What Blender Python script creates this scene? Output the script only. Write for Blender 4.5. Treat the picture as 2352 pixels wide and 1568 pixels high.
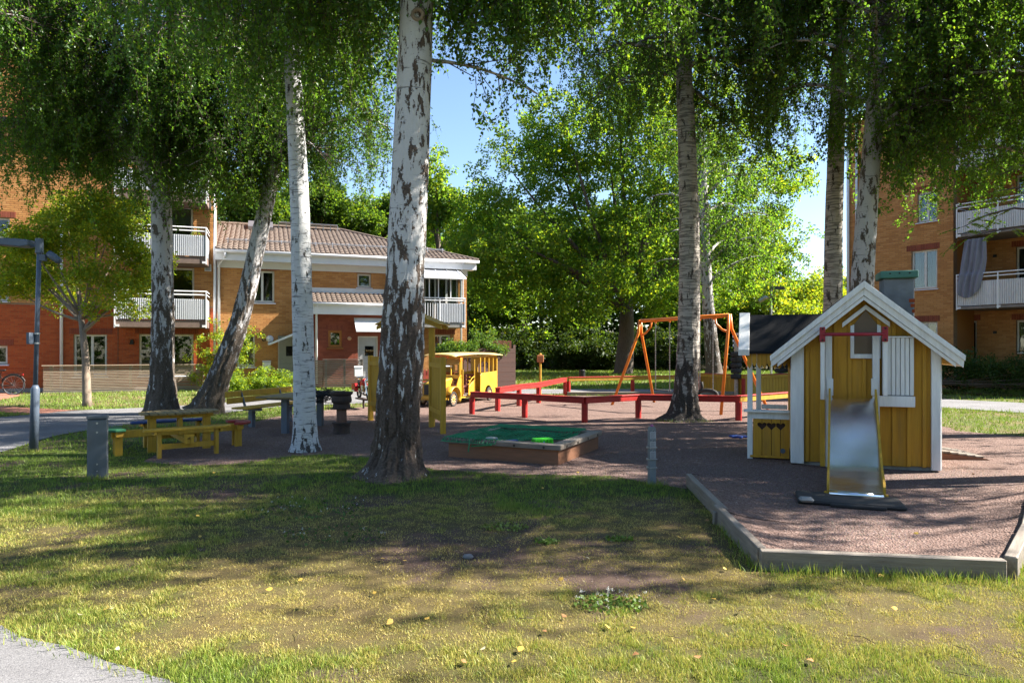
import bpy, bmesh, math, random
import numpy as np
from mathutils import Vector, Matrix, noise as mnoise
R = math.radians
for o in list(bpy.data.objects): bpy.data.objects.remove(o)
scene = bpy.context.scene
COL = scene.collection
# ---------------------------------------------------------------- camera, sky, sun, exposure
F, CX, HY, EYE = 1568.0, 1176.0, 798.0, 1.65       # focal length, centre, horizon (2352 x 1568 measure), eye height
cam_d = bpy.data.cameras.new('camera'); cam = bpy.data.objects.new('camera', cam_d); COL.objects.link(cam)
cam.location = (0, 0, EYE); cam.rotation_euler = (R(90), 0, 0)
cam_d.lens = 24; cam_d.sensor_width = 36; cam_d.shift_y = 14/2352; cam_d.clip_start = .1; cam_d.clip_end = 1500
scene.camera = cam
SUN_EL, SUN_AZ = R(41), R(82)                    # azimuth clockwise from +Y: the sun stands to the right and behind
wd = bpy.data.worlds.new('World'); scene.world = wd; wd.use_nodes = True
nt = wd.node_tree; nt.nodes.clear()
sky = nt.nodes.new('ShaderNodeTexSky'); sky.sky_type = 'NISHITA'; sky.sun_disc = False
sky.sun_elevation = SUN_EL; sky.sun_rotation = SUN_AZ; sky.air_density = 1.0; sky.dust_density = .25; sky.ozone_density = 2.6
bg = nt.nodes.new('ShaderNodeBackground'); bg.inputs[1].default_value = .062
ow = nt.nodes.new('ShaderNodeOutputWorld'); nt.links.new(sky.outputs[0], bg.inputs[0]); nt.links.new(bg.outputs[0], ow.inputs[0])
sd = bpy.data.lights.new('sun', 'SUN'); sd.energy = 5.0; sd.angle = R(.53); sd.color = (1, .93, .82)
sun = bpy.data.objects.new('sun', sd); COL.objects.link(sun)
sv = Vector((math.sin(SUN_AZ)*math.cos(SUN_EL), math.cos(SUN_AZ)*math.cos(SUN_EL), math.sin(SUN_EL)))
sun.rotation_euler = (-sv).to_track_quat('-Z', 'Y').to_euler(); sun.location = (20, 0, 30)
scene.render.engine = 'CYCLES'
vs = scene.view_settings; vs.view_transform = 'Standard'; vs.look = 'None'; vs.gamma = 1; vs.exposure = 2.2; vs.use_curve_mapping = False
cy = scene.cycles; cy.max_bounces = 6; cy.diffuse_bounces = 3; cy.glossy_bounces = 3; cy.transmission_bounces = 4; cy.transparent_max_bounces = 8
cy.caustics_reflective = False; cy.caustics_refractive = False

# ---------------------------------------------------------------- helpers
def G(x, y):                                      # ground point seen at a pixel of the photograph
    d = F*EYE/(y-HY); return ((x-CX)*d/F, d)
def at(x, y, d):                                  # point at depth d
    return Vector(((x-CX)*d/F, d, EYE+(HY-y)*d/F))
class Frame:                                      # a wall plane: origin, angle; local x along it, local y into it
    def __init__(s, px, py, ang):
        s.o = Vector((px, py, 0)); s.a = R(ang); s.u = Vector((math.cos(s.a), math.sin(s.a))); s.v = Vector((-math.sin(s.a), math.cos(s.a)))
    def px(s, x, y=HY, d=0):                      # pixel -> (along, height) on the plane d in front of it
        k = (x-CX)/F; bx = s.o.x-d*s.v.x; by = s.o.y-d*s.v.y
        t = (k*by-bx)/(s.u.x-k*s.u.y); Y = by+t*s.u.y
        return t, EYE+(HY-y)*Y/F
    def s(s, x, d=0): return s.px(x, HY, d)[0]
    def z(s, x, y, d=0): return s.px(x, y, d)[1]
def link(o, parent=None):
    COL.objects.link(o)
    if parent is not None: o.parent = parent
    return o
def tag(o, label=None, cat=None, group=None, kind=None):
    if label: o['label'] = label
    if cat: o['category'] = cat
    if group: o['group'] = group
    if kind: o['kind'] = kind
    return o
def thing(name, label, cat, loc=(0, 0, 0), rz=0, group=None):
    o = bpy.data.objects.new(name, None); o.empty_display_size = .2; link(o)
    o.location = loc if len(loc) == 3 else (loc[0], loc[1], 0); o.rotation_euler = (0, 0, rz)
    return tag(o, label, cat, group)
def mobj(name, me, parent=None, loc=None, rot=None):
    o = bpy.data.objects.new(name, me); link(o, parent)
    if loc is not None: o.location = loc
    if rot is not None: o.rotation_euler = rot
    return o
def cp(o, parent=None):
    c = o.copy(); COL.objects.link(c); c.parent = parent
    for ch in list(o.children): cp(ch, c)
    return c
class MB:
    def __init__(s): s.v = []; s.f = []; s.t = []
    def add(s, vs, fs, t=None):
        n = len(s.v); s.v += [tuple(p) for p in vs]; s.f += [tuple(i+n for i in f) for f in fs]
        if t is not None: s.t += [t]*len(vs)
        return s
    def box(s, x0, x1, y0, y1, z0, z1, t=None):
        return s.add([(x0,y0,z0),(x1,y0,z0),(x1,y1,z0),(x0,y1,z0),(x0,y0,z1),(x1,y0,z1),(x1,y1,z1),(x0,y1,z1)],
                     [(0,3,2,1),(4,5,6,7),(0,1,5,4),(1,2,6,5),(2,3,7,6),(3,0,4,7)], t)
    def bar(s, a, b, w, h, up=(0, 0, 1)):
        a, b = Vector(a), Vector(b); d = (b-a).normalized(); u = Vector(up)
        if abs(d.dot(u)) > .98: u = Vector((0, 1, 0)) if abs(d.y) < .9 else Vector((1, 0, 0))
        r = d.cross(u).normalized(); u = r.cross(d)
        q = []
        for p in (a, b):
            for i, j in ((-1,-1),(1,-1),(1,1),(-1,1)): q.append(p+r*(i*w/2)+u*(j*h/2))
        return s.add(q, [(3,2,1,0),(4,5,6,7),(0,1,5,4),(1,2,6,5),(2,3,7,6),(3,0,4,7)])
    def tube(s, pts, rad, n=8, cap=True, closed=False):
        pts = [Vector(p) for p in pts]; m = len(pts); rad = rad if hasattr(rad, '__len__') else [rad]*m
        ref = None; vs = []
        for i, p in enumerate(pts):
            if closed: t = pts[(i+1) % m]-pts[i-1]
            else: t = pts[min(i+1, m-1)]-pts[max(i-1, 0)]
            t.normalize()
            if ref is None: ref = Vector((0, 0, 1)) if abs(t.z) < .9 else Vector((1, 0, 0))
            r = (ref-t*ref.dot(t)); r.normalize(); ref = r; q = t.cross(r)
            for k in range(n):
                a = 2*math.pi*k/n; vs.append(p+(r*math.cos(a)+q*math.sin(a))*rad[i])
        fs = []
        for i in range(m if closed else m-1):
            j = (i+1) % m
            for k in range(n): fs.append((i*n+k, i*n+(k+1) % n, j*n+(k+1) % n, j*n+k))
        if cap and not closed: fs += [tuple(range(n))[::-1], tuple(range((m-1)*n, m*n))]
        return s.add(vs, fs)
    def lathe(s, prof, n=20, c=(0, 0, 0), axis='z'):
        vs = []; m = len(prof)
        for r, h in prof:
            for k in range(n):
                a = 2*math.pi*k/n; x, y = r*math.cos(a), r*math.sin(a)
                p = (x, y, h) if axis == 'z' else ((h, x, y) if axis == 'x' else (y, h, x))
                vs.append((p[0]+c[0], p[1]+c[1], p[2]+c[2]))
        fs = [(i*n+k, i*n+(k+1) % n, (i+1)*n+(k+1) % n, (i+1)*n+k) for i in range(m-1) for k in range(n)]
        if prof[0][0] > 1e-4: fs.append(tuple(range(n))[::-1])
        if prof[-1][0] > 1e-4: fs.append(tuple(range((m-1)*n, m*n)))
        return s.add(vs, fs)
    def prism(s, poly, d0, d1, plane='xz'):           # outline extruded between d0 and d1
        n = len(poly); vs = []
        for d in (d0, d1):
            for a, b in poly: vs.append((a, d, b) if plane == 'xz' else ((a, b, d) if plane == 'xy' else (d, a, b)))
        return s.add(vs, [tuple(range(n))[::-1], tuple(range(n, 2*n))]+[(i, (i+1) % n, n+(i+1) % n, n+i) for i in range(n)])
    def mesh(s, name, m, bevel=0, smooth=False):
        me = bpy.data.meshes.new(name); me.from_pydata(s.v, [], s.f)
        if s.t and len(s.t) == len(s.v):
            at_ = me.attributes.new('tint', 'FLOAT', 'POINT'); at_.data.foreach_set('value', s.t)
        bm = bmesh.new(); bm.from_mesh(me); bmesh.ops.recalc_face_normals(bm, faces=bm.faces)
        if bevel: bmesh.ops.bevel(bm, geom=[e for e in bm.edges if len(e.link_faces) == 2 and e.calc_face_angle(0) > .5], offset=bevel, segments=1, affect='EDGES', profile=.5)
        bm.to_mesh(me); bm.free()
        if smooth: me.shade_smooth()
        if m: me.materials.append(m)
        return me
    def build(s, name, m, parent=None, bevel=0, smooth=False, loc=None, rot=None):
        return mobj(name, s.mesh(name, m, bevel, smooth), parent, loc, rot)
def B(name, m, parent, x0, x1, y0, y1, z0, z1, bevel=0):
    return MB().box(x0, x1, y0, y1, z0, z1).build(name, m, parent, bevel)
def fastmesh(name, co, faces, m, tint=None, smooth=False):   # co (n,3), faces (k,3 or 4), tint (n,3)
    me = bpy.data.meshes.new(name); n = len(co); k, w = faces.shape
    me.vertices.add(n); me.vertices.foreach_set('co', np.ascontiguousarray(co, np.float32).ravel())
    me.loops.add(k*w); me.loops.foreach_set('vertex_index', np.ascontiguousarray(faces, np.int32).ravel())
    me.polygons.add(k); me.polygons.foreach_set('loop_start', np.arange(0, k*w, w, dtype=np.int32))
    me.update(calc_edges=True)
    if tint is not None:
        a = me.attributes.new('tint', 'FLOAT_COLOR', 'POINT'); c = np.ones((n, 4), np.float32); c[:, :3] = tint; a.data.foreach_set('color', c.ravel())
    if smooth: me.shade_smooth()
    if m: me.materials.append(m)
    return me
def hsh(i, j, k, s):
    h = (i*374761393+j*668265263+k*2147483647+s*144269504) & 0xffffffff
    h = ((h ^ (h >> 13))*1274126177) & 0xffffffff
    return ((h ^ (h >> 16)) & 0xffff)/65535.0
def vnoise(x, y, z=None, seed=0):                    # smooth value noise 0..1
    x = np.asarray(x, float); y = np.asarray(y, float); z = np.zeros_like(x) if z is None else np.asarray(z, float)
    i, j, k = [np.floor(a).astype(np.int64) for a in (x, y, z)]; f = [a-b for a, b in ((x, i), (y, j), (z, k))]
    u, v, w = [t*t*(3-2*t) for t in f]; r = 0
    for a in (0, 1):
        for b in (0, 1):
            for c in (0, 1):
                r = r+hsh(i+a, j+b, k+c, seed)*(u if a else 1-u)*(v if b else 1-v)*(w if c else 1-w)
    return r
def fbm(x, y, z=None, seed=0, o=4):
    r = 0; a = .5; s = 0; x = np.asarray(x, float); y = np.asarray(y, float); z = np.zeros_like(x) if z is None else np.asarray(z, float)
    for k in range(o): r = r+a*vnoise(x*2**k, y*2**k, z*2**k, seed+k); s += a; a *= .5
    return r/s
def inpoly(x, y, poly):
    r = np.zeros(len(x), bool); n = len(poly)
    for i in range(n):
        (x1, y1), (x2, y2) = poly[i], poly[(i+1) % n]
        c = ((y1 > y) != (y2 > y)) & (x < (x2-x1)*(y-y1)/((y2-y1) or 1e-9)+x1); r ^= c
    return r

# ---------------------------------------------------------------- materials
MATS = {}
class NT:
    def __init__(s, name):
        s.m = bpy.data.materials.new(name); s.m.use_nodes = True; s.t = s.m.node_tree; s.t.nodes.clear()
        s.out = s.n('ShaderNodeOutputMaterial')
    def n(s, k, **kw):
        a = s.t.nodes.new(k)
        for p, v in kw.items(): setattr(a, p, v)
        return a
    def l(s, a, b): s.t.links.new(a, b)
    def noise(s, vec, scale, detail=4, rough=.55, dist=0):
        a = s.n('ShaderNodeTexNoise'); a.inputs['Scale'].default_value = scale; a.inputs['Detail'].default_value = detail
        a.inputs['Roughness'].default_value = rough; a.inputs['Distortion'].default_value = dist
        if vec: s.l(vec, a.inputs['Vector'])
        return a.outputs[0]
    def ramp(s, fac, stops):
        a = s.n('ShaderNodeValToRGB'); e = a.color_ramp.elements
        while len(e) < len(stops): e.new(.5)
        for i, (p, c) in enumerate(stops): e[i].position = p; e[i].color = (*c, 1) if len(c) == 3 else c
        s.l(fac, a.inputs[0]); return a.outputs[0]
    def mix(s, fac, a, b, mode='MIX'):
        n = s.n('ShaderNodeMix', data_type='RGBA', blend_type=mode)
        for sock, v in ((n.inputs[0], fac), (n.inputs[6], a), (n.inputs[7], b)):
            if isinstance(v, (int, float)): sock.default_value = v
            elif isinstance(v, tuple): sock.default_value = (*v, 1)
            else: s.l(v, sock)
        return n.outputs[2]
    def math(s, op, a, b=0.0, c=None):
        n = s.n('ShaderNodeMath', operation=op)
        for i, v in enumerate((a, b) if c is None else (a, b, c)):
            if isinstance(v, (int, float)): n.inputs[i].default_value = v
            else: s.l(v, n.inputs[i])
        return n.outputs[0]
    def coord(s, kind='Object', scale=(1, 1, 1)):
        a = s.n('ShaderNodeTexCoord'); m = s.n('ShaderNodeMapping'); m.inputs['Scale'].default_value = scale
        s.l(a.outputs[kind], m.inputs[0]); return m.outputs[0]
    def bump(s, h, strength, dist=.01):
        b = s.n('ShaderNodeBump'); b.inputs['Strength'].default_value = strength; b.inputs['Distance'].default_value = dist
        s.l(h, b.inputs['Height']); return b.outputs[0]
    def bsdf(s, col, rough=.6, metal=0, normal=None, spec=.4):
        p = s.n('ShaderNodeBsdfPrincipled')
        for k, v in (('Base Color', col), ('Roughness', rough), ('Metallic', metal), ('Specular IOR Level', spec)):
            if isinstance(v, (int, float)): p.inputs[k].default_value = v
            elif isinstance(v, tuple): p.inputs[k].default_value = (*v, 1)
            else: s.l(v, p.inputs[k])
        if normal is not None: s.l(normal, p.inputs['Normal'])
        return p
    def done(s, sh): s.l(sh.outputs[0] if hasattr(sh, 'outputs') else sh, s.out.inputs[0]); return s.m
def mul(c, k): return tuple(min(1, a*k) for a in c)
def M(name, col=None, col2=None, rough=.6, scale=6, stretch=(1, 1, 1), bump=.15, bscale=30, metal=0, rnd=.12, spec=.4, dirt=0, dirtcol=(.08, .065, .045)):
    if name in MATS: return MATS[name]
    t = NT(name); v = t.coord('Object', stretch)
    oi = t.n('ShaderNodeObjectInfo')
    off = t.n('ShaderNodeVectorMath', operation='ADD'); t.l(v, off.inputs[0])
    cv = t.n('ShaderNodeCombineXYZ'); r9 = t.math('MULTIPLY', oi.outputs['Random'], 17.0)
    for i in range(3): t.l(r9, cv.inputs[i])
    t.l(cv.outputs[0], off.inputs[1]); v = off.outputs[0]
    col2 = col2 or mul(col, .72)
    f = t.noise(v, scale, 6, .62); c = t.mix(t.ramp(f, [(.32, (0, 0, 0)), (.68, (1, 1, 1))]), col2, col)
    if dirt:
        g = t.noise(v, scale*.35, 8, .7); c = t.mix(t.math('MULTIPLY', t.ramp(g, [(.5, (0, 0, 0)), (.72, (1, 1, 1))]), dirt), c, dirtcol)
    h = t.n('ShaderNodeHueSaturation'); t.l(c, h.inputs['Color'])
    t.l(t.math('ADD', 1-rnd/2, t.math('MULTIPLY', oi.outputs['Random'], rnd)), h.inputs['Value'])
    nb = t.noise(v, bscale, 5, .6)
    rr = t.math('ADD', rough-.08, t.math('MULTIPLY', f, .16))
    MATS[name] = t.done(t.bsdf(h.outputs[0], rr, metal, t.bump(nb, bump) if bump else None, spec)); return MATS[name]
def wood(name, col, col2, **k):                     # painted or weathered board: streaks along local z, worn in places
    return M(name, col, col2, **{**dict(rough=.65, scale=5, stretch=(6, 6, .6), bump=.25, bscale=22, rnd=.16, dirt=.35), **k})
YEL = wood('yellow_paint', (.50, .29, .022), (.38, .21, .016))
YELD = wood('ochre_house_paint', (.50, .26, .018), (.40, .195, .014), stretch=(8, 8, .5))
YELB = M('yellow_bus_paint', (.56, .34, .028), (.47, .27, .02), rough=.42, scale=3, dirt=.3, bump=.06, spec=.5, dirtcol=(.2, .11, .03))
WHT = wood('white_paint', (.74, .74, .73), (.62, .62, .62), dirt=.25, dirtcol=(.28, .27, .24))
RED = wood('red_paint', (.42, .018, .014), (.30, .012, .010), stretch=(3, 3, 3), dirt=.25, rough=.5)
DRED = M('dark_red_paint', (.30, .012, .03), (.23, .010, .022), rough=.45)
ORG = M('orange_paint', (.72, .20, .015), (.60, .15, .01), rough=.4, bump=.05, dirt=.25, dirtcol=(.25, .08, .02))
GWOOD = wood('grey_timber', (.23, .20, .17), (.14, .115, .095), stretch=(7, 7, .7))
GWOODX = wood('grey_timber_lengthwise', (.23, .20, .17), (.14, .115, .095), stretch=(.7, 7, 7))
SLAT = wood('slat_timber', (.36, .285, .21), (.22, .165, .12), stretch=(.6, 8, 8))
BRNX = wood('brown_board', (.23, .105, .055), (.16, .072, .040), stretch=(.7, 6, 6))
TOPW = wood('worn_table_board', (.24, .17, .06), (.16, .12, .06), stretch=(5, .7, 5))
BLUE = M('blue_paint', (.018, .05, .19), (.012, .035, .13), rough=.5, dirt=.2)
GRN = M('green_paint', (.01, .13, .055), (.008, .09, .04), rough=.55, dirt=.2)
STEELP = M('grey_painted_steel', (.085, .11, .15), (.06, .08, .115), rough=.45, bump=.04, dirt=.3)
CABG = M('grey_cabinet', (.095, .112, .13), (.07, .083, .098), rough=.55, bump=.06, dirt=.4, scale=4)
BLACK = M('black_plastic', (.012, .012, .013), rough=.5, bump=.05)
RUB = M('rubber', (.022, .021, .021), (.035, .033, .032), rough=.85, bump=.3, bscale=60)
RUST = M('rusty_iron', (.065, .038, .030), (.025, .020, .019), rough=.8, scale=9, bump=.4)
WMET = M('white_metal', (.70, .71, .73), (.62, .63, .66), rough=.45, bump=.03, rnd=.05, scale=2)
BALC = M('balcony_sheet', (.50, .52, .56), (.44, .46, .50), rough=.45, bump=.03, rnd=.04, scale=1.5)
WFRAME = M('window_frame_paint', (.66, .64, .60), (.55, .53, .50), rough=.5, bump=.05, rnd=.05)
CONC = M('concrete', (.28, .27, .25), (.20, .19, .18), rough=.9, scale=5, bump=.35, bscale=50)
DOORG = M('grey_door_paint', (.36, .37, .38), (.32, .33, .34), rough=.5, bump=.04)
CHROME = M('chrome', (.75, .75, .76), rough=.15, metal=1, bump=0)
GALV = M('galvanised', (.45, .46, .47), (.34, .35, .36), rough=.4, metal=.8, bump=.05)
FELT = M('roofing_felt', (.020, .021, .024), (.014, .015, .017), rough=.95, bump=.5, bscale=180, scale=3, spec=.15)
TEXT = M('black_lettering', (.012, .012, .012), rough=.5, bump=0)
INTER = M('dark_interior', (.055, .05, .045), (.04, .035, .03), rough=.9, bump=0)
CURT = M('curtain', (.55, .53, .50), (.42, .41, .39), rough=.9, scale=14, stretch=(3, 1, .2), bump=0)
WOODN = wood('varnished_wood', (.36, .14, .025), (.26, .095, .018))
def m_slide():
    t = NT('polished_slide_steel'); v = t.coord('Object', (1, 1, 1)); f = t.noise(v, 3, 5); g = t.noise(t.coord('Object', (30, 2, 2)), 14, 6, .7)
    return t.done(t.bsdf(t.mix(f, (.66, .68, .71), (.78, .79, .81)), t.math('ADD', .17, t.math('MULTIPLY', f, .10)), 1, t.bump(t.noise(v, 1.2, 2), .06, .05)))
SLIDE = m_slide()
def m_glass():
    t = NT('window_glass'); lw = t.n('ShaderNodeFresnel'); lw.inputs[0].default_value = 1.55
    tr = t.n('ShaderNodeBsdfTransparent'); tr.inputs[0].default_value = (.75, .8, .8, 1)
    gl = t.n('ShaderNodeBsdfGlossy'); gl.inputs['Roughness'].default_value = .02
    mx = t.n('ShaderNodeMixShader'); t.l(t.math('MINIMUM', 1.0, t.math('MULTIPLY', lw.outputs[0], 1.4)), mx.inputs[0]); t.l(tr.outputs[0], mx.inputs[1]); t.l(gl.outputs[0], mx.inputs[2])
    return t.done(mx)
GLASS = m_glass()
def m_brick(name, stops):
    t = NT(name); a = t.n('ShaderNodeAttribute', attribute_name='tint'); v = t.coord('Object')
    c = t.ramp(a.outputs['Fac'], stops); n = t.noise(v, 25, 5, .7)
    c = t.mix(t.math('MULTIPLY', n, .5), c, mul(stops[0][1], .55)); big = t.noise(v, .5, 3)
    c = t.mix(t.math('MULTIPLY', big, .35), c, mul(stops[-1][1], .75))
    return t.done(t.bsdf(c, .85, 0, t.bump(t.noise(v, 60, 5), .35), .25))
BR_Y = m_brick('yellow_brick', [(0, (.42, .18, .06)), (.5, (.55, .26, .085)), (1, (.62, .32, .12))])
BR_R = m_brick('red_brick', [(0, (.35, .065, .022)), (.5, (.47, .095, .03)), (1, (.53, .13, .04))])
BR_D = m_brick('dark_red_brick', [(0, (.20, .055, .035)), (.5, (.26, .07, .04)), (1, (.30, .085, .05))])
MORT_Y = M('mortar', (.30, .19, .11), (.24, .15, .09), rough=.95, scale=10)
MORT_R = M('red_mortar', (.26, .08, .04), (.21, .065, .035), rough=.95, scale=10)
TILE = M('concrete_roof_tile', (.165, .125, .10), (.105, .08, .066), rough=.85, scale=7, bump=.3, rnd=.1)
def m_leaf(name, kd, kt, tr=.5, gloss=.05, rough=.5):
    t = NT(name); a = t.n('ShaderNodeAttribute', attribute_name='tint')
    d = t.n('ShaderNodeBsdfDiffuse'); t.l(t.mix(1.0, a.outputs['Color'], kd, 'MULTIPLY'), d.inputs[0])
    r = t.n('ShaderNodeBsdfTranslucent'); t.l(t.mix(1.0, a.outputs['Color'], kt, 'MULTIPLY'), r.inputs[0])
    m1 = t.n('ShaderNodeMixShader'); m1.inputs[0].default_value = tr; t.l(d.outputs[0], m1.inputs[1]); t.l(r.outputs[0], m1.inputs[2])
    g = t.n('ShaderNodeBsdfGlossy'); g.inputs['Roughness'].default_value = rough; g.inputs[0].default_value = (.8, .85, .8, 1)
    m2 = t.n('ShaderNodeMixShader'); m2.inputs[0].default_value = gloss; t.l(m1.outputs[0], m2.inputs[1]); t.l(g.outputs[0], m2.inputs[2])
    return t.done(m2)
LEAF = m_leaf('birch_leaf', (.036, .092, .015), (.165, .32, .02), .5, .02, .35)
LEAFM = m_leaf('maple_leaf', (.07, .13, .014), (.32, .42, .02), .5, .02)
LEAFF = m_leaf('far_leaf', (.040, .085, .013), (.19, .32, .018), .48, .012)
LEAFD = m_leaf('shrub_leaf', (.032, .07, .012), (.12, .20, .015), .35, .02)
GRASS = m_leaf('grass_blade', (1, 1, 1), (1.0, 1.0, .8), .35, .03)
def m_bark(name, white, dark, z0, z1, horiz=1.0, patch=.52, pscale=3.0, hthr=.62):
    t = NT(name); tc = t.n('ShaderNodeTexCoord'); sp = t.n('ShaderNodeSeparateXYZ'); t.l(tc.outputs['Object'], sp.inputs[0])
    def mp(s):
        m = t.n('ShaderNodeMapping'); m.inputs['Scale'].default_value = s; t.l(tc.outputs['Object'], m.inputs[0]); return m.outputs[0]
    hgt = t.n('ShaderNodeMapRange'); hgt.inputs[1].default_value = z0; hgt.inputs[2].default_value = z1; t.l(sp.outputs[2], hgt.inputs[0]); hgt = hgt.outputs[0]
    n1 = t.noise(mp((5, 5, 1.7)), pscale, 5, .6, .35)                    # upright black diamonds
    n2 = t.noise(mp((1.5, 1.5, 16)), 2.2*horiz, 4, .6)                   # horizontal lenticels
    n3 = t.noise(mp((9, 9, 9)), 4, 5, .7)
    thr = t.math('ADD', patch, t.math('MULTIPLY', t.math('SUBTRACT', 1.0, hgt), -.22))
    d1 = t.ramp(t.math('SUBTRACT', t.math('ADD', n1, t.math('MULTIPLY', t.math('SUBTRACT', n3, .5), .36)), thr), [(.03, (0, 0, 0)), (.055, (1, 1, 1))])
    d2 = t.ramp(n2, [(hthr, (0, 0, 0)), (hthr+.05, (1, 1, 1))])
    w = t.mix(n3, mul(white, .78), white); w = t.mix(t.math('MULTIPLY', d2, .75), w, mul(white, .22))
    dk = t.mix(t.ramp(n3, [(.35, (0, 0, 0)), (.65, (1, 1, 1))]), mul(dark, .35), dark)
    c = t.mix(d1, w, dk)
    hb = t.math('ADD', t.math('MULTIPLY', n3, t.math('ADD', .25, d1)), t.math('MULTIPLY', d2, -.2))
    return t.done(t.bsdf(c, .8, 0, t.bump(hb, .8, .03), .25))
BARK1 = m_bark('birch_bark_white', (.50, .49, .49), (.13, .095, .075), .3, 3.3, 1, .515, 2.3)
BARK2 = m_bark('birch_bark_smooth', (.52, .53, .55), (.10, .09, .085), -.7, .5, 1.6, .58, 2.4, .57)
BARK3 = m_bark('birch_bark_rugged', (.46, .45, .46), (.13, .105, .085), .3, 4.2, 1, .53, 2.0)
BARK5 = m_bark('birch_bark_banded', (.43, .39, .35), (.085, .07, .06), .2, 2.3, 1.0, .56, 2.0, .50)
BARKD = M('brown_bark', (.11, .085, .065), (.05, .04, .033), rough=.9, scale=5, stretch=(4, 4, .8), bump=.8, bscale=14)
BARKM = M('grey_brown_bark', (.26, .20, .15), (.16, .125, .10), rough=.85, scale=6, stretch=(4, 4, 1), bump=.5, bscale=20)
TWIG = M('twig', (.06, .035, .025), (.035, .022, .018), rough=.8, bump=0)
# ---------------------------------------------------------------- ground
def m_ground():
    t = NT('lawn_soil'); v = t.coord('Object')
    n1 = t.noise(v, .55, 5, .6); n2 = t.noise(v, 6, 6, .7); n3 = t.noise(v, 60, 5, .7)
    g = t.mix(n2, (.045, .075, .014), (.11, .125, .026)); dry = t.mix(n3, (.09, .065, .032), (.20, .15, .07)); soil = t.mix(n3, (.045, .032, .026), (.12, .09, .078))
    c = t.mix(t.ramp(n1, [(.42, (0, 0, 0)), (.60, (1, 1, 1))]), g, dry)
    c = t.mix(t.ramp(n2, [(.52, (0, 0, 0)), (.64, (1, 1, 1))]), c, soil)
    return t.done(t.bsdf(c, .95, 0, t.bump(n3, .6, .02), .15))
def m_gravel():
    t = NT('pink_gravel'); v = t.coord('Object'); vo = t.n('ShaderNodeTexVoronoi'); vo.inputs['Scale'].default_value = 55; t.l(v, vo.inputs[0])
    c = t.ramp(vo.outputs['Color'], [(.1, (.105, .062, .050)), (.5, (.185, .118, .098)), (.85, (.265, .185, .158)), (1, (.38, .31, .28))])
    n = t.noise(v, 1.3, 5, .65); c = t.mix(t.ramp(n, [(.35, (0, 0, 0)), (.7, (1, 1, 1))]), t.mix(.55, c, (.11, .075, .065)), c)
    n2 = t.noise(v, 14, 6, .7); c = t.mix(t.ramp(n2, [(.55, (0, 0, 0)), (.75, (.6, .6, .6))]), c, (.085, .06, .05))
    return t.done(t.bsdf(c, .95, 0, t.bump(t.math('ADD', vo.outputs['Distance'], n2), .9, .02), .2))
def m_asphalt():
    t = NT('worn_asphalt'); v = t.coord('Object'); n = t.noise(v, 130, 4, .8); n2 = t.noise(v, 1.1, 5, .6)
    c = t.mix(t.ramp(n, [(.35, (0, 0, 0)), (.65, (1, 1, 1))]), (.07, .07, .077), (.25, .245, .25)); c = t.mix(t.math('MULTIPLY', t.ramp(n2, [(.4, (0, 0, 0)), (.65, (1, 1, 1))]), .55), c, (.085, .083, .085))
    return t.done(t.bsdf(c, .9, 0, t.bump(n, .5, .008), .25))
def m_paver():
    t = NT('red_paving'); v = t.coord('Object'); b = t.n('ShaderNodeTexBrick'); b.inputs['Scale'].default_value = 4.5
    b.inputs['Color1'].default_value = (.26, .10, .07, 1); b.inputs['Color2'].default_value = (.33, .15, .10, 1); b.inputs['Mortar'].default_value = (.13, .09, .07, 1); t.l(v, b.inputs[0])
    return t.done(t.bsdf(b.outputs[0], .9, 0, t.bump(t.noise(v, 50), .3), .2))
def sheet(name, poly, z, m, kind='structure', th=None):
    me = bpy.data.meshes.new(name); bm = bmesh.new()
    f = bm.faces.new([bm.verts.new((x, y, z)) for x, y in poly]); f.normal_update()
    if f.normal.z < 0: f.normal_flip()
    bmesh.ops.triangulate(bm, faces=bm.faces); bm.to_mesh(me); bm.free(); me.materials.append(m)
    o = mobj(name, me); o['kind'] = kind; return o
def ragged(poly, amp, seed, step=.25):                 # worn, wavering edge
    rng = random.Random(seed); out = []
    for i, (a, b) in enumerate(zip(poly, poly[1:]+poly[:1])):
        L = math.dist(a, b); n = max(1, min(60, int(L/step)))
        for k in range(n):
            t = k/n; x = a[0]+(b[0]-a[0])*t; y = a[1]+(b[1]-a[1])*t
            s = max(.25, min(1.6, y/10)); out.append((x+rng.uniform(-amp, amp)*s, y+rng.uniform(-amp, amp)*s))
    return out
sheet('ground', [(-400, -60), (400, -60), (400, 700), (-400, 700)], 0, m_ground())
GRAVEL_P = [G(*p) for p in [(330, 1062), (450, 1070), (560, 1064), (660, 1048), (760, 1044), (850, 1052), (1000, 1080), (1200, 1090), (1400, 1094), (1500, 1112), (1570, 1122), (1590, 1118),
    (1660, 1205), (1742, 1296), (2297, 1314), (2330, 1185), (2420, 1120), (2520, 1080), (2500, 1008), (2352, 1003), (2200, 990), (2150, 975), (2150, 940),
    (1900, 918), (1600, 908), (1300, 909), (1150, 911), (1010, 920), (900, 930), (800, 937), (700, 947), (610, 962), (540, 985), (470, 1003), (380, 1028)]]
sheet('gravel', ragged(GRAVEL_P, .05, 3), .006, m_gravel())
PATH_P = [G(*p) for p in [(-300, 1150), (-100, 1075), (0, 1040), (86, 1014), (130, 1001), (203, 988), (324, 971), (500, 951), (650, 933), (850, 926), (1000, 911.5), (1150, 905), (1600, 903), (1900, 914), (2152, 935), (2352, 949), (2700, 978),
    (2700, 948), (2352, 926), (2152, 916), (1900, 903), (1600, 894), (1150, 894), (960, 893), (800, 900), (650, 906), (508, 926), (324, 937), (173, 943), (0, 959), (-150, 972), (-400, 1000)]]
ASPH = m_asphalt()
sheet('path', ragged(PATH_P, .03, 5, .5), .011, ASPH)
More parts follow.
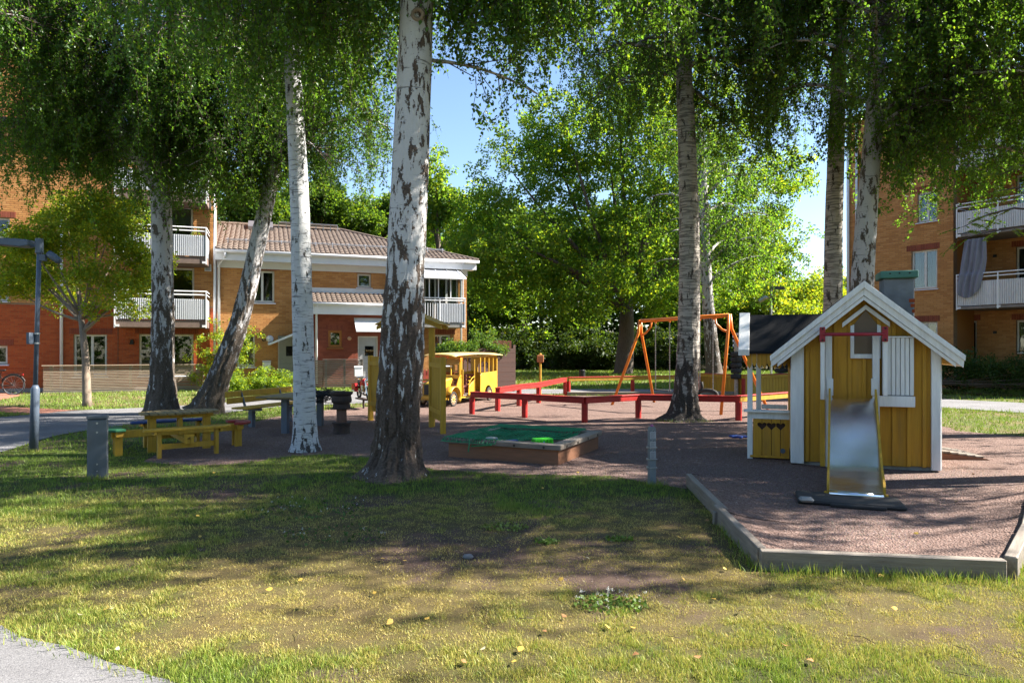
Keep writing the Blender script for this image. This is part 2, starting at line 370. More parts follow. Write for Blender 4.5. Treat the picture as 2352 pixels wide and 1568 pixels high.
NEAR_P = [(-14, 6.4), (-9, 5.6), (-5.2, 4.75), (-3.9, 4.34), (-3.02, 4.03), (-2.75, 3.86), (-2.45, 3.76), (-2.12, 3.58), (-1.68, 3.36), (-1.2, 3.05), (-.5, 2.4), (.5, 1.2), (1, -3), (-14, -3)]
sheet('footpath', ragged(NEAR_P, .035, 8, .12), .010, ASPH)
PAV1 = [G(*p) for p in [(-200, 902), (20, 902), (50, 908), (10, 917), (-200, 930)]]
PAV2 = [G(*p) for p in [(-200, 928), (0, 933), (150, 941), (240, 943.5), (100, 952), (0, 946), (-200, 945)]]
pv = m_paver(); sheet('paving', PAV1, .007, pv); sheet('paving', PAV2, .007, pv)
TERR = [(-18.2, 24.5), (-11.8, 26.5), (-12.0, 27.9), (-18.2, 26.0)]
sheet('paving', TERR, .005, pv)

# ---------------------------------------------------------------- building helpers
def sub_iv(a, b, cuts):
    iv = [(a, b)]
    for c, d in cuts:
        nx = []
        for p, q in iv:
            if d <= p or c >= q: nx.append((p, q)); continue
            if c > p: nx.append((p, c))
            if d < q: nx.append((d, q))
        iv = nx
    return iv
def wall_core(name, parent, s0, s1, z0, z1, ops, m, y0=0, th=.3):
    zs = sorted({z0, z1}|{z for o in ops for z in o[2:4] if z0 < z < z1}); mb = MB()
    for a, b in zip(zs, zs[1:]):
        for p, q in sub_iv(s0, s1, [(o[0], o[1]) for o in ops if o[2] <= a+1e-6 and o[3] >= b-1e-6]): mb.box(p, q, y0, y0+th, a, b)
    return mb.build(name, m, parent)
def brickwork(parent, s0, s1, bands, ops, y0=0, seed=0, L=.25, H=.077):
    rng = random.Random(seed)
    for z0, z1, m in bands:
        mb = MB(); n = int((z1-z0)/H)
        for r in range(n):
            za = z0+r*H+.006; zb = za+H-.012
            cuts = [(o[0]-.004, o[1]+.004) for o in ops if o[2] < zb and o[3] > za]
            for p, q in sub_iv(s0, s1, cuts):
                k = math.floor((p-s0)/L)-1; off = (r % 2)*L*.5
                while True:
                    a = s0+k*L+off+.005; b = a+L-.011; k += 1
                    if a > q: break
                    a, b = max(a, p+.003), min(b, q-.003)
                    if b-a < .03: continue
                    y = y0-.009-rng.random()*.004
                    mb.add([(a, y0, za), (b, y0, za), (b, y0, zb), (a, y0, zb), (a, y, za), (b, y, za), (b, y, zb), (a, y, zb)],
                           [(4, 5, 6, 7), (0, 1, 5, 4), (1, 2, 6, 5), (2, 3, 7, 6), (3, 0, 4, 7)], rng.random())
        mb.build('brickwork', m, parent)['kind'] = 'stuff'
def lintel(parent, s0, s1, z0, z1, y0=0, m=None):
    mb = MB(); n = max(2, int((s1-s0)/.077)); w = (s1-s0)/n; rng = random.Random(int(s0*100))
    for i in range(n): mb.box(s0+i*w+.005, s0+(i+1)*w-.005, y0-.018-rng.random()*.004, y0, z0+.004, z1-.004, rng.random())
    o = mb.build('lintel', m or BR_D, parent); return o
def window(parent, s0, s1, z0, z1, mull=(), y0=0, fm=None, sill=True, curtain=False, deep=1.0, name='window', rec=.07, fw=.07, trans=None):
    fm = fm or WFRAME; mb = MB(); ya, yb = y0+rec, y0+rec+.07
    mb.box(s0, s0+fw, ya, yb, z0, z1).box(s1-fw, s1, ya, yb, z0, z1).box(s0+fw, s1-fw, ya, yb, z0, z0+fw).box(s0+fw, s1-fw, ya, yb, z1-fw, z1)
    ss = [s0+fw]+[s0+(s1-s0)*m for m in mull]+[s1-fw]
    for m in mull: c = s0+(s1-s0)*m; mb.box(c-.045, c+.045, ya+.003, yb-.003, z0+fw, z1-fw)
    if trans: mb.box(s0+fw, ss[1]-.045 if mull else s1-fw, ya+.005, yb-.005, trans-.03, trans+.03)
    w = mb.build(name, fm, parent, .006)
    for a, b in zip(ss, ss[1:]):
        B('pane', GLASS, w, a, b, ya+.03, ya+.036, z0+fw, z1-fw)
    ib = MB(); d = yb+deep; e = .02
    a, b, c, g = s0-e, s1+e, z0-e, z1+e
    ib.add([(a, yb+.17, c), (b, yb+.17, c), (b, yb+.17, g), (a, yb+.17, g), (a-.3, d, c-.2), (b+.3, d, c-.2), (b+.3, d, g+.2), (a-.3, d, g+.2)], [(4, 5, 6, 7), (0, 1, 5, 4), (1, 2, 6, 5), (2, 3, 7, 6), (3, 0, 4, 7)])
    ib.build('interior', INTER, w)
    if curtain:
        rng = random.Random(int(s0*50)); n = 24
        spans = [(s0+fw, s0+fw+(s1-s0)*.2), (s1-fw-(s1-s0)*.2, s1-fw)] if curtain == 'side' else [(s0+fw, s1-fw)]
        zb = z0+fw if curtain == 'side' else z1-(z1-z0)*.45
        for p, q in spans:
            vs = []; cm = MB()
            for i in range(n+1):
                x = p+(q-p)*i/n; y = yb+.06+.03*math.sin(i*1.9)+rng.uniform(-.006, .006); vs += [(x, y, zb), (x, y, z1-fw)]
            cm.add(vs, [(2*i, 2*i+2, 2*i+3, 2*i+1) for i in range(n)]).build('curtain', CURT, w)
    if sill: MB().add([(s0-.06, y0-.10, z0-.05), (s1+.06, y0-.10, z0-.05), (s1+.06, y0+rec, z0), (s0-.06, y0+rec, z0), (s0-.06, y0-.10, z0-.075), (s1+.06, y0-.10, z0-.075), (s1+.06, y0+rec, z0-.06), (s0-.06, y0+rec, z0-.06)],
                       [(0, 1, 2, 3), (7, 6, 5, 4), (0, 4, 5, 1), (1, 5, 6, 2), (2, 6, 7, 3), (3, 7, 4, 0)]).build('sill', WMET if fm is not WOODN else WOODN, w)
    return w
def ribbed(mb, a, b, z0, z1, y, pitch=.07, dep=.018, axis='x'):     # corrugated sheet
    n = max(2, int((b-a)/pitch)); vs = []
    for i in range(n+1):
        for f, dd in ((0, 0), (.35, 0), (.5, dep), (.85, dep)):
            s = a+(b-a)*(i+f)/n
            if s > b+1e-6: continue
            for zz in (z0, z1): vs.append((s, y+dd, zz) if axis == 'x' else (y+dd, s, zz))
    k = len(vs)//2
    return mb.add(vs, [(2*i, 2*i+2, 2*i+3, 2*i+1) for i in range(k-1)])
def balcony(parent, s0, s1, zs0, zp0, zp1, zr, front, back=0, sheet_m=None, bars=None, slab_m=None):
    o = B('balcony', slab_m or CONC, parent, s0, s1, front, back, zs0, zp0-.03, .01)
    mb = MB(); p0 = s0 if bars is None else bars
    ribbed(mb, p0, s1, zp0, zp1, front-.03); mb.box(p0, s1, front-.012, front-.006, zp0, zp1)
    mb.build('parapet_panel', sheet_m or BALC, o)
    for sx in (s0, s1-.03):
        m2 = MB(); ribbed(m2, front, back, zp0, zp1, sx, axis='y'); m2.box(sx+.02, sx+.026, front, back, zp0, zp1); m2.build('side_panel', sheet_m or BALC, o)
    m3 = MB()
    for z in (zr, zr-(zr-zp1)*.45): m3.tube([(s0, back, z), (s0, front-.02, z), (s1, front-.02, z), (s1, back, z)], .025, 6)
    n = max(2, int((s1-s0)/1.2)); 
    for i in range(n+1): s = s0+.02+(s1-s0-.04)*i/n; m3.box(s-.02, s+.02, front-.045, front-.03+.02, zs0-.02, zr)
    m3.build('railing', WMET, o)
    if bars:
        k = int((bars-s0)/.11)
        for i in range(k): s = s0+.06+i*.11; MB().box(s-.012, s+.012, front-.03, front-.008, zp0-.02, zp1).build('baluster', WMET, o)
    for i in range(n+1): s = s0+.1+(s1-s0-.2)*i/n; B('bracket', WMET, o, s-.06, s+.06, front-.05, front-.0, zs0+.02, zs0+.1)
    return o
def text_part(txt, size, m, parent, loc, rot, depth=.004, name='lettering'):
    cu = bpy.data.curves.new(name, 'FONT'); cu.body = txt; cu.size = size; cu.extrude = depth; cu.align_x = 'CENTER'; cu.align_y = 'CENTER'
    tmp = bpy.data.objects.new('tmp', cu); COL.objects.link(tmp); dg = bpy.context.evaluated_depsgraph_get()
    me = bpy.data.meshes.new_from_object(tmp.evaluated_get(dg)); bpy.data.objects.remove(tmp); bpy.data.curves.remove(cu)
    me.materials.clear(); me.materials.append(m); return mobj(name, me, parent, loc, rot)
def pipe(parent, pts, r=.045, m=None, name='downpipe'):
    return MB().tube(pts, r, 10).build(name, m or WMET, parent, smooth=True)

# ---------------------------------------------------------------- left apartment building
F1 = Frame(-11.876, 27.43, 20); S, Z = F1.s, F1.z
lb = thing('apartment_building', 'tall orange and red brick apartment building with grey balconies behind the slatted fence', 'building', (F1.o.x, F1.o.y), F1.a)
sl = S(-230); ztop = Z(400, 320); zb = Z(300, 700)
def op(x0, x1, y0, y1, d=0, fr=F1):                 # opening from pixels
    xm = (x0+x1)/2; return (fr.s(x0, d), fr.s(x1, d), fr.z(xm, y1, d), fr.z(xm, y0, d))
w_g0 = op(-38, 17, 794, 835); w_g1 = op(169.6, 245, 768, 862); w_g2 = op(319.6, 444, 768, 862); w_1 = op(320, 446, 614, 712); w_2 = op(326, 443, 472, 562)
w_3 = op(330, 443, 330, 420); w_l1 = op(-20, 20, 640, 690); w_l2 = op(-20, 22, 500, 548)
ops = [w_g0, w_g1, w_g2, w_1, w_2, w_3, w_l1, w_l2]
wall_core('wall', lb, sl, 0, 0, ztop, ops, MORT_Y)
brickwork(lb, sl, 0, [(.15, zb, BR_R), (zb, ztop-.1, BR_Y)], ops, seed=1)
B('plinth', CONC, lb, sl, 0, -.03, 0, 0, .15)
MB().add([(0, .3, 0), (-1.2, 8, 0), (-1.2, 8, ztop), (0, .3, ztop), (-.3, .3, 0), (-1.5, 8, 0), (-1.5, 8, ztop), (-.3, .3, ztop)], [(0, 1, 2, 3), (4, 7, 6, 5), (0, 3, 7, 4), (1, 5, 6, 2), (3, 2, 6, 7), (0, 4, 5, 1)]).build('end_wall', BR_Y, lb)
B('back_wall', MORT_Y, lb, sl, -1.2, 8, 8.3, 0, ztop)
B('roof', FELT, lb, sl, .2, -.25, 8.3, ztop, ztop+.18)
gs0, gs1 = S(100), S(232)
gp = [(sl, ztop+.18), (gs1, ztop+.18), (gs1, Z(232, 215)), (gs0, Z(100, 67)), (sl, Z(-230, -250))]
MB().prism(gp, .0, 5).build('gable_wall', BR_Y, lb)
gz1, gz0 = Z(232, 215), Z(100, 67)
MB().prism([(gs1+.2, gz1-.2), (gs0, gz0), (sl, Z(-230, -250)), (sl, Z(-230, -250)+.25), (gs0, gz0+.28), (gs1+.25, gz1+.05)], -.25, 5.2).build('gable_roof', M('grey_sheet_roof', (.22, .22, .25), rough=.5), lb)
pipe(lb, [(gs1-.15, -.1, ztop), (gs1-.15, -.1, gz1-.1)])
for w, mu, cu, tr in ((w_g0, (), None, None), (w_g1, (.55,), None, None), (w_g2, (.42,), None, None), (w_1, (.45,), None, None), (w_2, (.45,), 'top', None), (w_3, (.45,), 'side', None), (w_l1, (), 'side', None), (w_l2, (), None, None)):
    window(lb, *w, mu, curtain=cu, fm=WFRAME, trans=Z(330, 805) if w is w_g2 else None)
    lintel(lb, w[0]-.15, w[1]+.2, w[3]+.02, w[3]+.24)
bs0, bs1 = S(262, 1.3), S(475, 1.3)
for (ys, yp, yt, yr) in ((752, 733, 686, 668), (604, 586, 538, 520), (463, 441, 394, 376)):
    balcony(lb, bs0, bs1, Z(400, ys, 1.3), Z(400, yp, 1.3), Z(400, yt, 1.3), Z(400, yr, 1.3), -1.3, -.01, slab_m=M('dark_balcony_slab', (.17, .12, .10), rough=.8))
for y in (472, 615):
    B('wall_vent', WMET, lb, S(470), S(485.5), -.05, -.012, Z(478, y+8), Z(478, y-8))
    for k in range(5):
        zz = Z(478, y+6-2.6*k); B('vent_slat', M('vent_dark', (.08, .08, .08)), lb.children[-1], S(472), S(483.5), -.058, -.051, zz, zz+.02)
pipe(lb, [(S(142.5), -.09, .1), (S(142.5), -.09, Z(142, 470))], .055)
pipe(lb, [(-.06, -.1, .1), (-.06, -.1, Z(497, 395))], .05)
B('cable_duct', M('duct', (.2, .1, .06)), lb, S(270.5), S(271.7), -.03, -.0125, .3, Z(270, 690))
MB().prism([(S(299), Z(303, 790.5)), (S(308.5), Z(303, 790.5)), (S(306.5), Z(303, 779.5)), (S(301.5), Z(303, 779.5))], -.16, -.012).build('wall_lamp', BLACK, lb)
# ---------------------------------------------------------------- row house in the middle
rh = thing('row_house', 'two storey yellow brick row house with brown tiled hip roof and white eaves', 'house', (F1.o.x, F1.o.y), F1.a)
s1 = S(1072); ze = 5.15; zroof = 5.52
o_u1 = op(572, 630, 622, 694); o_u2 = op(821, 852, 629, 659.5); o_l1 = op(545, 585.5, 768, 841); o_d8 = (S(638.5), S(690), .16, Z(660, 772)); o_r = op(996, 1034, 769, 838); o_b = op(975, 1052, 638, 742)
ops = [o_u1, o_u2, o_l1, o_d8, o_r, o_b]
wall_core('wall', rh, .02, s1, 0, ze, ops, MORT_Y)
brickwork(rh, .02, s1, [(.1, .62, BR_R), (.62, ze, BR_Y)], ops, seed=2)
B('end_wall', BR_Y, rh, s1-.3, s1, .3, 8.2, 0, ze); B('back_wall', MORT_Y, rh, 0, s1-.3, 8, 8.3, 0, ze)
B('plinth', CONC, rh, .02, s1, -.02, 0, 0, .1)
window(rh, *o_u1, (.52,)); window(rh, *o_u2); window(rh, *o_l1, curtain='side'); window(rh, *o_r, (.42,), curtain='side'); window(rh, *o_b, (.33, .66), sill=False, curtain='side')
for w in (o_u1, o_u2, o_r): lintel(rh, w[0]-.14, w[1]+.22, w[3]+.03, w[3]+.25)
lintel(rh, o_l1[0], o_l1[1]+.2, o_l1[3]+.03, o_l1[3]+.25)
def door(parent, o, y0):
    d = B('door', DOORG, parent, o[0]+.05, o[1]-.05, y0+.10, y0+.15, o[2], o[3]-.05)
    fr = MB().box(o[0], o[0]+.05, y0+.06, y0+.17, o[2], o[3]).box(o[1]-.05, o[1], y0+.06, y0+.17, o[2], o[3]).box(o[0]+.05, o[1]-.05, y0+.06, y0+.17, o[3]-.05, o[3]); fr.build('frame', WFRAME, d)
    w = o[1]-o[0]; h = o[3]-o[2]
    B('pane', GLASS, d, o[0]+w*.36, o[0]+w*.80, y0+.092, y0+.097, o[2]+h*.58, o[2]+h*.79); B('pane_backing', INTER, d, o[0]+w*.36, o[0]+w*.80, y0+.0975, y0+.0995, o[2]+h*.58, o[2]+h*.79)
    for k in range(1, 5): B('groove', M('door_groove', (.16, .165, .17)), d, o[0]+.06, o[1]-.06, y0+.097, y0+.0995, o[2]+h*(.1*k+.02), o[2]+h*(.1*k+.024))
    MB().tube([(o[0]+.12, y0+.10, o[2]+h*.49), (o[0]+.12, y0+.04, o[2]+h*.49), (o[0]+.24, y0+.04, o[2]+h*.49)], .012, 6).build('handle', GALV, d)
    B('kick_plate', YEL, d, o[0]+.06, o[1]-.06, y0+.095, y0+.0995, o[2]+.01, o[2]+.2)
    return d
door(rh, o_d8, 0)
B('back_panel', INTER, rh, o_d8[0], o_d8[1], .2, .22, .16, o_d8[3])
B('door_step', CONC, rh, o_d8[0]-.2, o_d8[1]+.2, -.9, -.02, 0, .155, .01)
text_part('8', .36, TEXT, rh, (S(606), -.02, Z(606, 777)), (R(90), 0, 0), .008, 'house_number')
MB().lathe([(0, -.1), (.07, -.09), (.13, -.05), (.15, -.012)], 16, (S(619.5), 0, Z(619, 778)), 'y').build('wall_lamp', WMET, rh, smooth=True)
B('bell_box', WMET, rh, S(615), S(623), -.05, -.012, Z(619, 792), Z(619, 786.5))
# canopy over door 8
cz0, cz1 = Z(640, 793, .9), Z(690, 762, .9)
MB().prism([(S(617, .9), cz0), (S(695, .9), cz1), (S(695, .9), cz1+.1), (S(617, .9), cz0+.08)], -1.0, -.013).build('door_canopy', WMET, rh)
# eaves, gutter, roof
sr = S(1100, .5); rs = S(782, -4.2); zr = 7.3
B('soffit', WMET, rh, .0, sr-.12, -.42, 0.29, ze, ze+.05); B('fascia', WMET, rh, -.02, sr-.1, -.46, -.42, ze-.02, zroof-.02)
B('frieze', WMET, rh, .02, s1+.02, -.045, -.012, ze-.28, ze)
MB().tube([(-.02, -.53, zroof-.04), (sr, -.53, zroof-.04)], .065, 8).build('gutter', WMET, rh, smooth=True)
pipe(rh, [(.35, -.53, zroof-.08), (.35, -.5, zroof-.25), (.1, -.13, zroof-.55), (.1, -.13, .2)], .045)
pipe(rh, [(s1-.3, -.53, zroof-.08), (s1-.3, -.12, ze-.35), (s1-.3, -.12, .2)], .045)
def tiled(parent, s0a, s1a, s0b, s1b, y0, z0, y1, z1, name='roof_tile', tw=.20):
    L = math.hypot(y1-y0, z1-z0); nr = max(1, round(L/.30)); mb = MB(); ny, nz = -(z1-z0)/L, (y1-y0)/L; rng = random.Random(int(L*99))
    for r in range(nr):
        f0 = r/nr; f1 = min(1, (r+1)/nr+.03); a0 = s0a+(s0b-s0a)*f0; b0 = s1a+(s1b-s1a)*f0
        i0, i1 = math.floor(a0/tw*6), math.ceil(b0/tw*6); vs = []
        for i in range(i0, i1+1):
            s = min(max(i*tw/6, a0), b0); h = .045*(abs(math.sin(math.pi*(i % 6)/6))**.7)
            for f, e in ((f0, .0), (f0, .035), (f1, .0)):
                y = y0+(y1-y0)*f; z = z0+(z1-z0)*f; hh = (h+e) if e or f != f0 else h*.0-.01
                vs.append((s, y+ny*hh, z+nz*hh))
        k = i1-i0+1; fs = []
        for i in range(k-1): fs += [(3*i, 3*i+3, 3*i+4, 3*i+1), (3*i+1, 3*i+4, 3*i+5, 3*i+2)]
        mb.add(vs, fs)
    o = mb.build(name, TILE, parent); o['kind'] = 'stuff'; return o
MB().add([(-.0, -.5, zroof), (sr, -.5, zroof), (rs, 4.2, zr), (-.4, 4.2, zr), (sr, 8.9, zroof), (-.4, 8.9, zroof)], [(0, 1, 2, 3), (1, 4, 2), (4, 5, 3, 2), (0, 3, 5)]).build('roof', TILE, rh)
tiled(rh, .0, sr, -.4, rs, -.5, zroof+.012, 4.2, zr+.012)
MB().tube([(sr-.02, -.48, zroof+.04), (rs, 4.2, zr+.06)], .085, 8).tube([(-.4, 4.2, zr+.06), (rs, 4.2, zr+.06)], .085, 8).build('ridge_tile', TILE, rh)
gm = MB()
for f in (.22, .26): gm.tube([(.3, -.5+4.7*f, zroof+1.78*f+.17), (sr-1.3, -.5+4.7*f, zroof+1.78*f+.17)], .018, 5)
for i in range(14): s = .4+i*(sr-1.8)/13; gm.bar((s, .55, zroof+.36), (s, .65, zroof+.66), .03, .03)
gm.build('snow_guard', GALV, rh)
wk = MB(); 
for dy in (0, .25): wk.tube([(S(640, -4), 3.8+dy, zr+.2), (S(775, -4), 3.8+dy, zr+.2)], .02, 5)
wk.box(S(640, -4), S(775, -4), 3.82, 4.03, zr+.17, zr+.185)
for i in range(9): s = S(640, -4)+i*(S(775, -4)-S(640, -4))/8; wk.box(s-.015, s+.015, 3.9, 3.95, zr-.1, zr+.17)
wk.build('roof_walkway', GALV, rh)
for x in (570, 603): MB().prism([(3.1, zroof+1.44), (4.0, zroof+1.78), (4.0, zroof+2.0), (3.1, zroof+1.6)], S(x, -3.5), S(x+24, -3.5), 'yz').build('skylight', M('skylight_frame', (.12, .11, .11), rough=.4), rh)
# red brick porch with its own low tiled roof
ps0, ps1 = S(712, 1), S(935, 1); zp = Z(760, 716, 1)
o_pw = op(754, 785, 759, 797, 1); o_d10 = (S(822, 1), S(868, 1), .16, Z(845, 772, 1)); ops = [o_pw, o_d10]
wall_core('porch_wall', rh, ps0, ps1, 0, zp, ops, MORT_R, -1.0); brickwork(rh, ps0, ps1, [(.1, zp, BR_D)], ops, -1.0, 3)
B('porch_side', BR_D, rh, ps0, ps0+.25, -.7, -.012, 0, zp); B('porch_side', BR_D, rh, ps1-.25, ps1, -.7, -.012, 0, zp)
window(rh, *o_pw, fm=WOODN, y0=-1.0, deep=.6, fw=.09, rec=.03); lintel(rh, o_pw[0]-.1, o_pw[1]+.12, o_pw[3]+.04, o_pw[3]+.22, -1.0)
door(rh, o_d10, -1.0); B('back_panel', INTER, rh, o_d10[0], o_d10[1], -.8, -.78, .16, o_d10[3])
B('door_step', CONC, rh, o_d10[0]-.3, o_d10[1]+.3, -2.0, -1.02, 0, .155, .01)
zpe = Z(780, 697, 1.4); zpt = Z(780, 674, .02)
B('porch_fascia', WMET, rh, ps0-.15, ps1+.1, -1.38, -1.34, zp-.12, zpe-.02); B('porch_soffit', WMET, rh, ps0-.1, ps1+.1, -1.34, -.72, zp+.0, zp+.03)
MB().tube([(ps0-.15, -1.44, zpe-.02), (ps1+.1, -1.44, zpe-.02)], .055, 8).build('gutter', WMET, rh, smooth=True)
MB().add([(ps0-.15, -1.4, zpe), (ps1+.1, -1.4, zpe), (ps1+.1, -.015, zpt), (ps0-.15, -.015, zpt), (ps0-.15, -.015, zpe-.1), (ps1+.1, -.015, zpe-.1)], [(0, 1, 2, 3), (0, 3, 4), (1, 5, 2), (0, 4, 5, 1)]).build('porch_roof', TILE, rh)
tiled(rh, ps0-.15, ps1+.1, ps0-.15, ps1+.1, -1.4, zpe+.01, -.02, zpt+.01)
B('flashing', WMET, rh, ps0-.15, ps1+.1, -.05, -.013, zpt-.02, Z(780, 662, 0))
pipe(rh, [(S(727, 1), -1.44, zpe-.06), (S(726.5, 1), -1.12, zp-.15), (S(726.5, 1), -1.12, .2)], .045)
az0, az1 = Z(845, 760, 1.9), Z(845, 730, 1.02)
MB().prism([(-1.013, az1), (-1.75, az0+.05), (-1.75, az0-.03), (-1.70, az0-.03), (-1.013, az1-.08)], S(813, 1), S(884, 1), 'yz').build('door_canopy', WMET, rh)
MB().lathe([(0, -.14), (.05, -.13), (.085, -.07), (.06, -.02), (.03, -.0)], 12, (S(802, 1), -1.0, Z(802, 777, 1)), 'y').build('wall_lamp', M('lamp_glass', (.6, .35, .2), rough=.3), rh, smooth=True)
text_part('10', .36, TEXT, rh, (S(966, 0), -.02, Z(966, 780)), (R(90), 0, 0), .008, 'house_number')
# glazed balcony at the right corner
b = balcony(rh, S(950, 1.3), S(1068.5, 1.3), Z(1040, 752, 1.3), Z(1040, 740, 1.3), Z(1040, 697, 1.3), Z(1040, 685, 1.3), -1.3, -.013, bars=S(1003.6, 1.3))
gz0, gz1 = Z(1040, 684, 1.3), Z(1040, 640, 1.3)
for x0, x1 in ((966, 985), (986, 1006), (1007, 1034), (1035, 1062)):
    a_, b_ = S(x0, 1.2), S(x1, 1.2); B('glazing_pane', GLASS, b, a_+.02, b_-.02, -1.24, -1.232, gz0, gz1)
gm = MB()
for x in (965, 985.5, 1006.5, 1034.5, 1063): s = S(x, 1.2); gm.box(s-.02, s+.02, -1.27, -1.21, gz0-.05, gz1)
gm.box(S(950, 1.2), S(1064, 1.2), -1.28, -1.2, gz1, gz1+.1); gm.build('glazing_frame', WMET, b)
MB().prism([(-.013, Z(1040, 617, 0)), (-1.55, Z(1040, 638, 1.5)), (-1.55, Z(1040, 641, 1.5)), (-.013, Z(1040, 622, 0))], S(950, 1.3), S(1068, 1.3), 'yz').build('awning', WMET, b)
for x in (978, 1003, 1030, 1055): MB().bar((S(x, .8), -.05, Z(1040, 617, 0)+.02), (S(x, .8), -1.55, Z(1040, 638, 1.5)+.015), .025, .03).build('awning_seam', WMET, b)
# ---------------------------------------------------------------- right apartment building
F2 = Frame(14.8, 30.2, -57); S2, Z2 = F2.s, F2.z
rb = thing('apartment_building', 'orange brick apartment building with white balconies behind the dark hedge', 'building', (F2.o.x, F2.o.y), F2.a)
e1 = S2(2190); zt = 11.5
q_m = op(2094, 2152.6, 574.5, 662.5, 0, F2); q_u = op(2108, 2152, 440, 508, 0, F2); q_l = op(2100, 2153, 739, 812, 0, F2)
ops = [q_m, q_u, q_l]
wall_core('wall', rb, 0, e1, 0, zt, ops, MORT_Y); brickwork(rb, 0, e1, [(.1, zt, BR_Y)], ops, seed=4)
window(rb, *q_m, (.52,), curtain='side'); window(rb, *q_u, (.5,)); window(rb, *q_l, (.5,))
for w in ops: lintel(rb, w[0]-.2, w[1]+.1, w[3]+.01, w[3]+.25)
e2 = S2(2520); yb = 1.7
def opb(x0, x1, y0, y1):
    return op(x0, x1, y0, y1, -yb, F2)
d1 = opb(2221, 2243, 737, 830); d2 = opb(2334, 2375, 735, 812); d3 = opb(2334, 2375, 566, 668); d4 = opb(2334, 2375, 400, 505); d5 = opb(2222, 2243, 428, 505)
ops = [d1, d2, d3, d4, d5]
wall_core('loggia_wall', rb, e1-.3, e2, 0, zt, ops, MORT_Y, yb); brickwork(rb, e1, e2, [(.1, zt, BR_Y)], ops, yb, 5)
B('return_wall', BR_Y, rb, e1-.3, e1+.002, .3, yb, 0, zt)
for w in ops: window(rb, *w, (.5,) if w[1]-w[0] > .6 else (), y0=yb, sill=False, curtain='side'); lintel(rb, w[0]-.15, w[1]+.15, w[3]+.02, w[3]+.25, yb)
B('end_wall', BR_Y, rb, 0, .3, .3, 10, 0, zt); B('roof', FELT, rb, -.3, e2, -.3, 10, zt, zt+.2); B('back_wall', MORT_Y, rb, .3, e2, 9.7, 10, 0, zt); B('far_wall', BR_Y, rb, e2, e2+.3, -.3, 10, 0, zt)
sa = S2(2197, .3); white_sheet = M('white_balcony_sheet', (.66, .66, .68), (.58, .58, .61), rough=.45, bump=.02, rnd=.03)
for (ys, yp, yt, yr) in ((711, 703, 649, 632), (546, 537, 489, 471), (392, 384, 335, 318)):
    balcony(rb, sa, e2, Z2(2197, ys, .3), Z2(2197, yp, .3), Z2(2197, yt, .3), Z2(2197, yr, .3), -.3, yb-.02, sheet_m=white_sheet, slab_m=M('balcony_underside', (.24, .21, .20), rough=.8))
for dz in (3.6, 6.6): B('wall_socket', BLACK, rb, S2(2282, -yb), S2(2290, -yb), yb-.05, yb-.012, dz-1.4, dz-1.3)
pipe(rb, [(.12, -.08, .2), (.12, -.08, zt)], .05); pipe(rb, [(.5, -.08, .2), (.5, -.08, zt)], .05)
# cloth hung from the balcony above over the railing
cl = MB(); nu, nv = 40, 30; vs = []
ct0, ct1 = S2(2217, .33), S2(2266, .33); cb0, cb1 = S2(2199, .33), S2(2251, .33); zt0 = Z2(2240, 548, .33); zt1 = Z2(2225, 684, .33); zrl = Z2(2197, 632, .3)
for j in range(nv+1):
    f = j/nv
    for i in range(nu+1):
        g = i/nu; wdt = f**1.3
        s = (ct0+(cb0-ct0)*min(1, f*1.25))*(1-g)+(ct1+(cb1-ct1)*max(0, f*1.6-.6) + .0)*g
        z = zt0+(zt1-zt0)*f + (.25*f*(abs(g-.45)*2)**2 if f > .6 else 0)*(f-.6)/.4
        y = -.36+.05*math.sin(g*26+f*2)+.03*math.sin(g*11-f*5)-(.06 if z < zrl+.05 else 0)
        vs.append((s, y, z))
cl.add(vs, [(j*(nu+1)+i, j*(nu+1)+i+1, (j+1)*(nu+1)+i+1, (j+1)*(nu+1)+i) for j in range(nv) for i in range(nu)])
co = cl.build('hanging_cloth', M('grey_cloth', (.23, .24, .30), (.19, .20, .25), rough=.95, scale=4), None, smooth=True, loc=(F2.o.x, F2.o.y, 0), rot=(0, 0, F2.a))
tag(co, 'grey cloth hung over a white balcony railing like a curtain', 'cloth')
# ---------------------------------------------------------------- trees
def nrm(a): return a/np.maximum(np.linalg.norm(a, axis=-1, keepdims=True), 1e-9)
def leaf_mesh(name, pos, axis, size, m, rng, tint, asp=.72, fold=.25):
    n = len(pos); axis = nrm(axis); r = rng.normal(size=(n, 3)); w = nrm(np.cross(axis, r)); nn = np.cross(w, axis)
    L = size[:, None]; W = L*asp*.5
    co = np.empty((n, 4, 3)); co[:, 0] = pos; co[:, 2] = pos+axis*L; mid = pos+axis*L*.4-nn*L*fold*.5
    co[:, 1] = mid-w*W+nn*L*fold; co[:, 3] = mid+w*W+nn*L*fold
    b = np.arange(n)[:, None]*4; f = np.concatenate([b+np.array([[0, 1, 2]]), b+np.array([[0, 2, 3]])], 1).reshape(-1, 3)
    return fastmesh(name, co.reshape(-1, 3), f, m, np.repeat(tint, 4, 0))
def tints(rng, n, base=1.0, yel=.12, var=.25):
    v = base*(1+var*(rng.random(n)-.5)); y = (rng.random(n) < yel)*rng.random(n)
    return np.stack([v*(1+.25*(rng.random(n)-.5)+1.1*y), v*(1+.35*y), v*(1-.3*y)], 1)
def bez(a, b, c, n):
    t = np.linspace(0, 1, n)[:, None]; return (1-t)**2*a+2*t*(1-t)*b+t*t*c
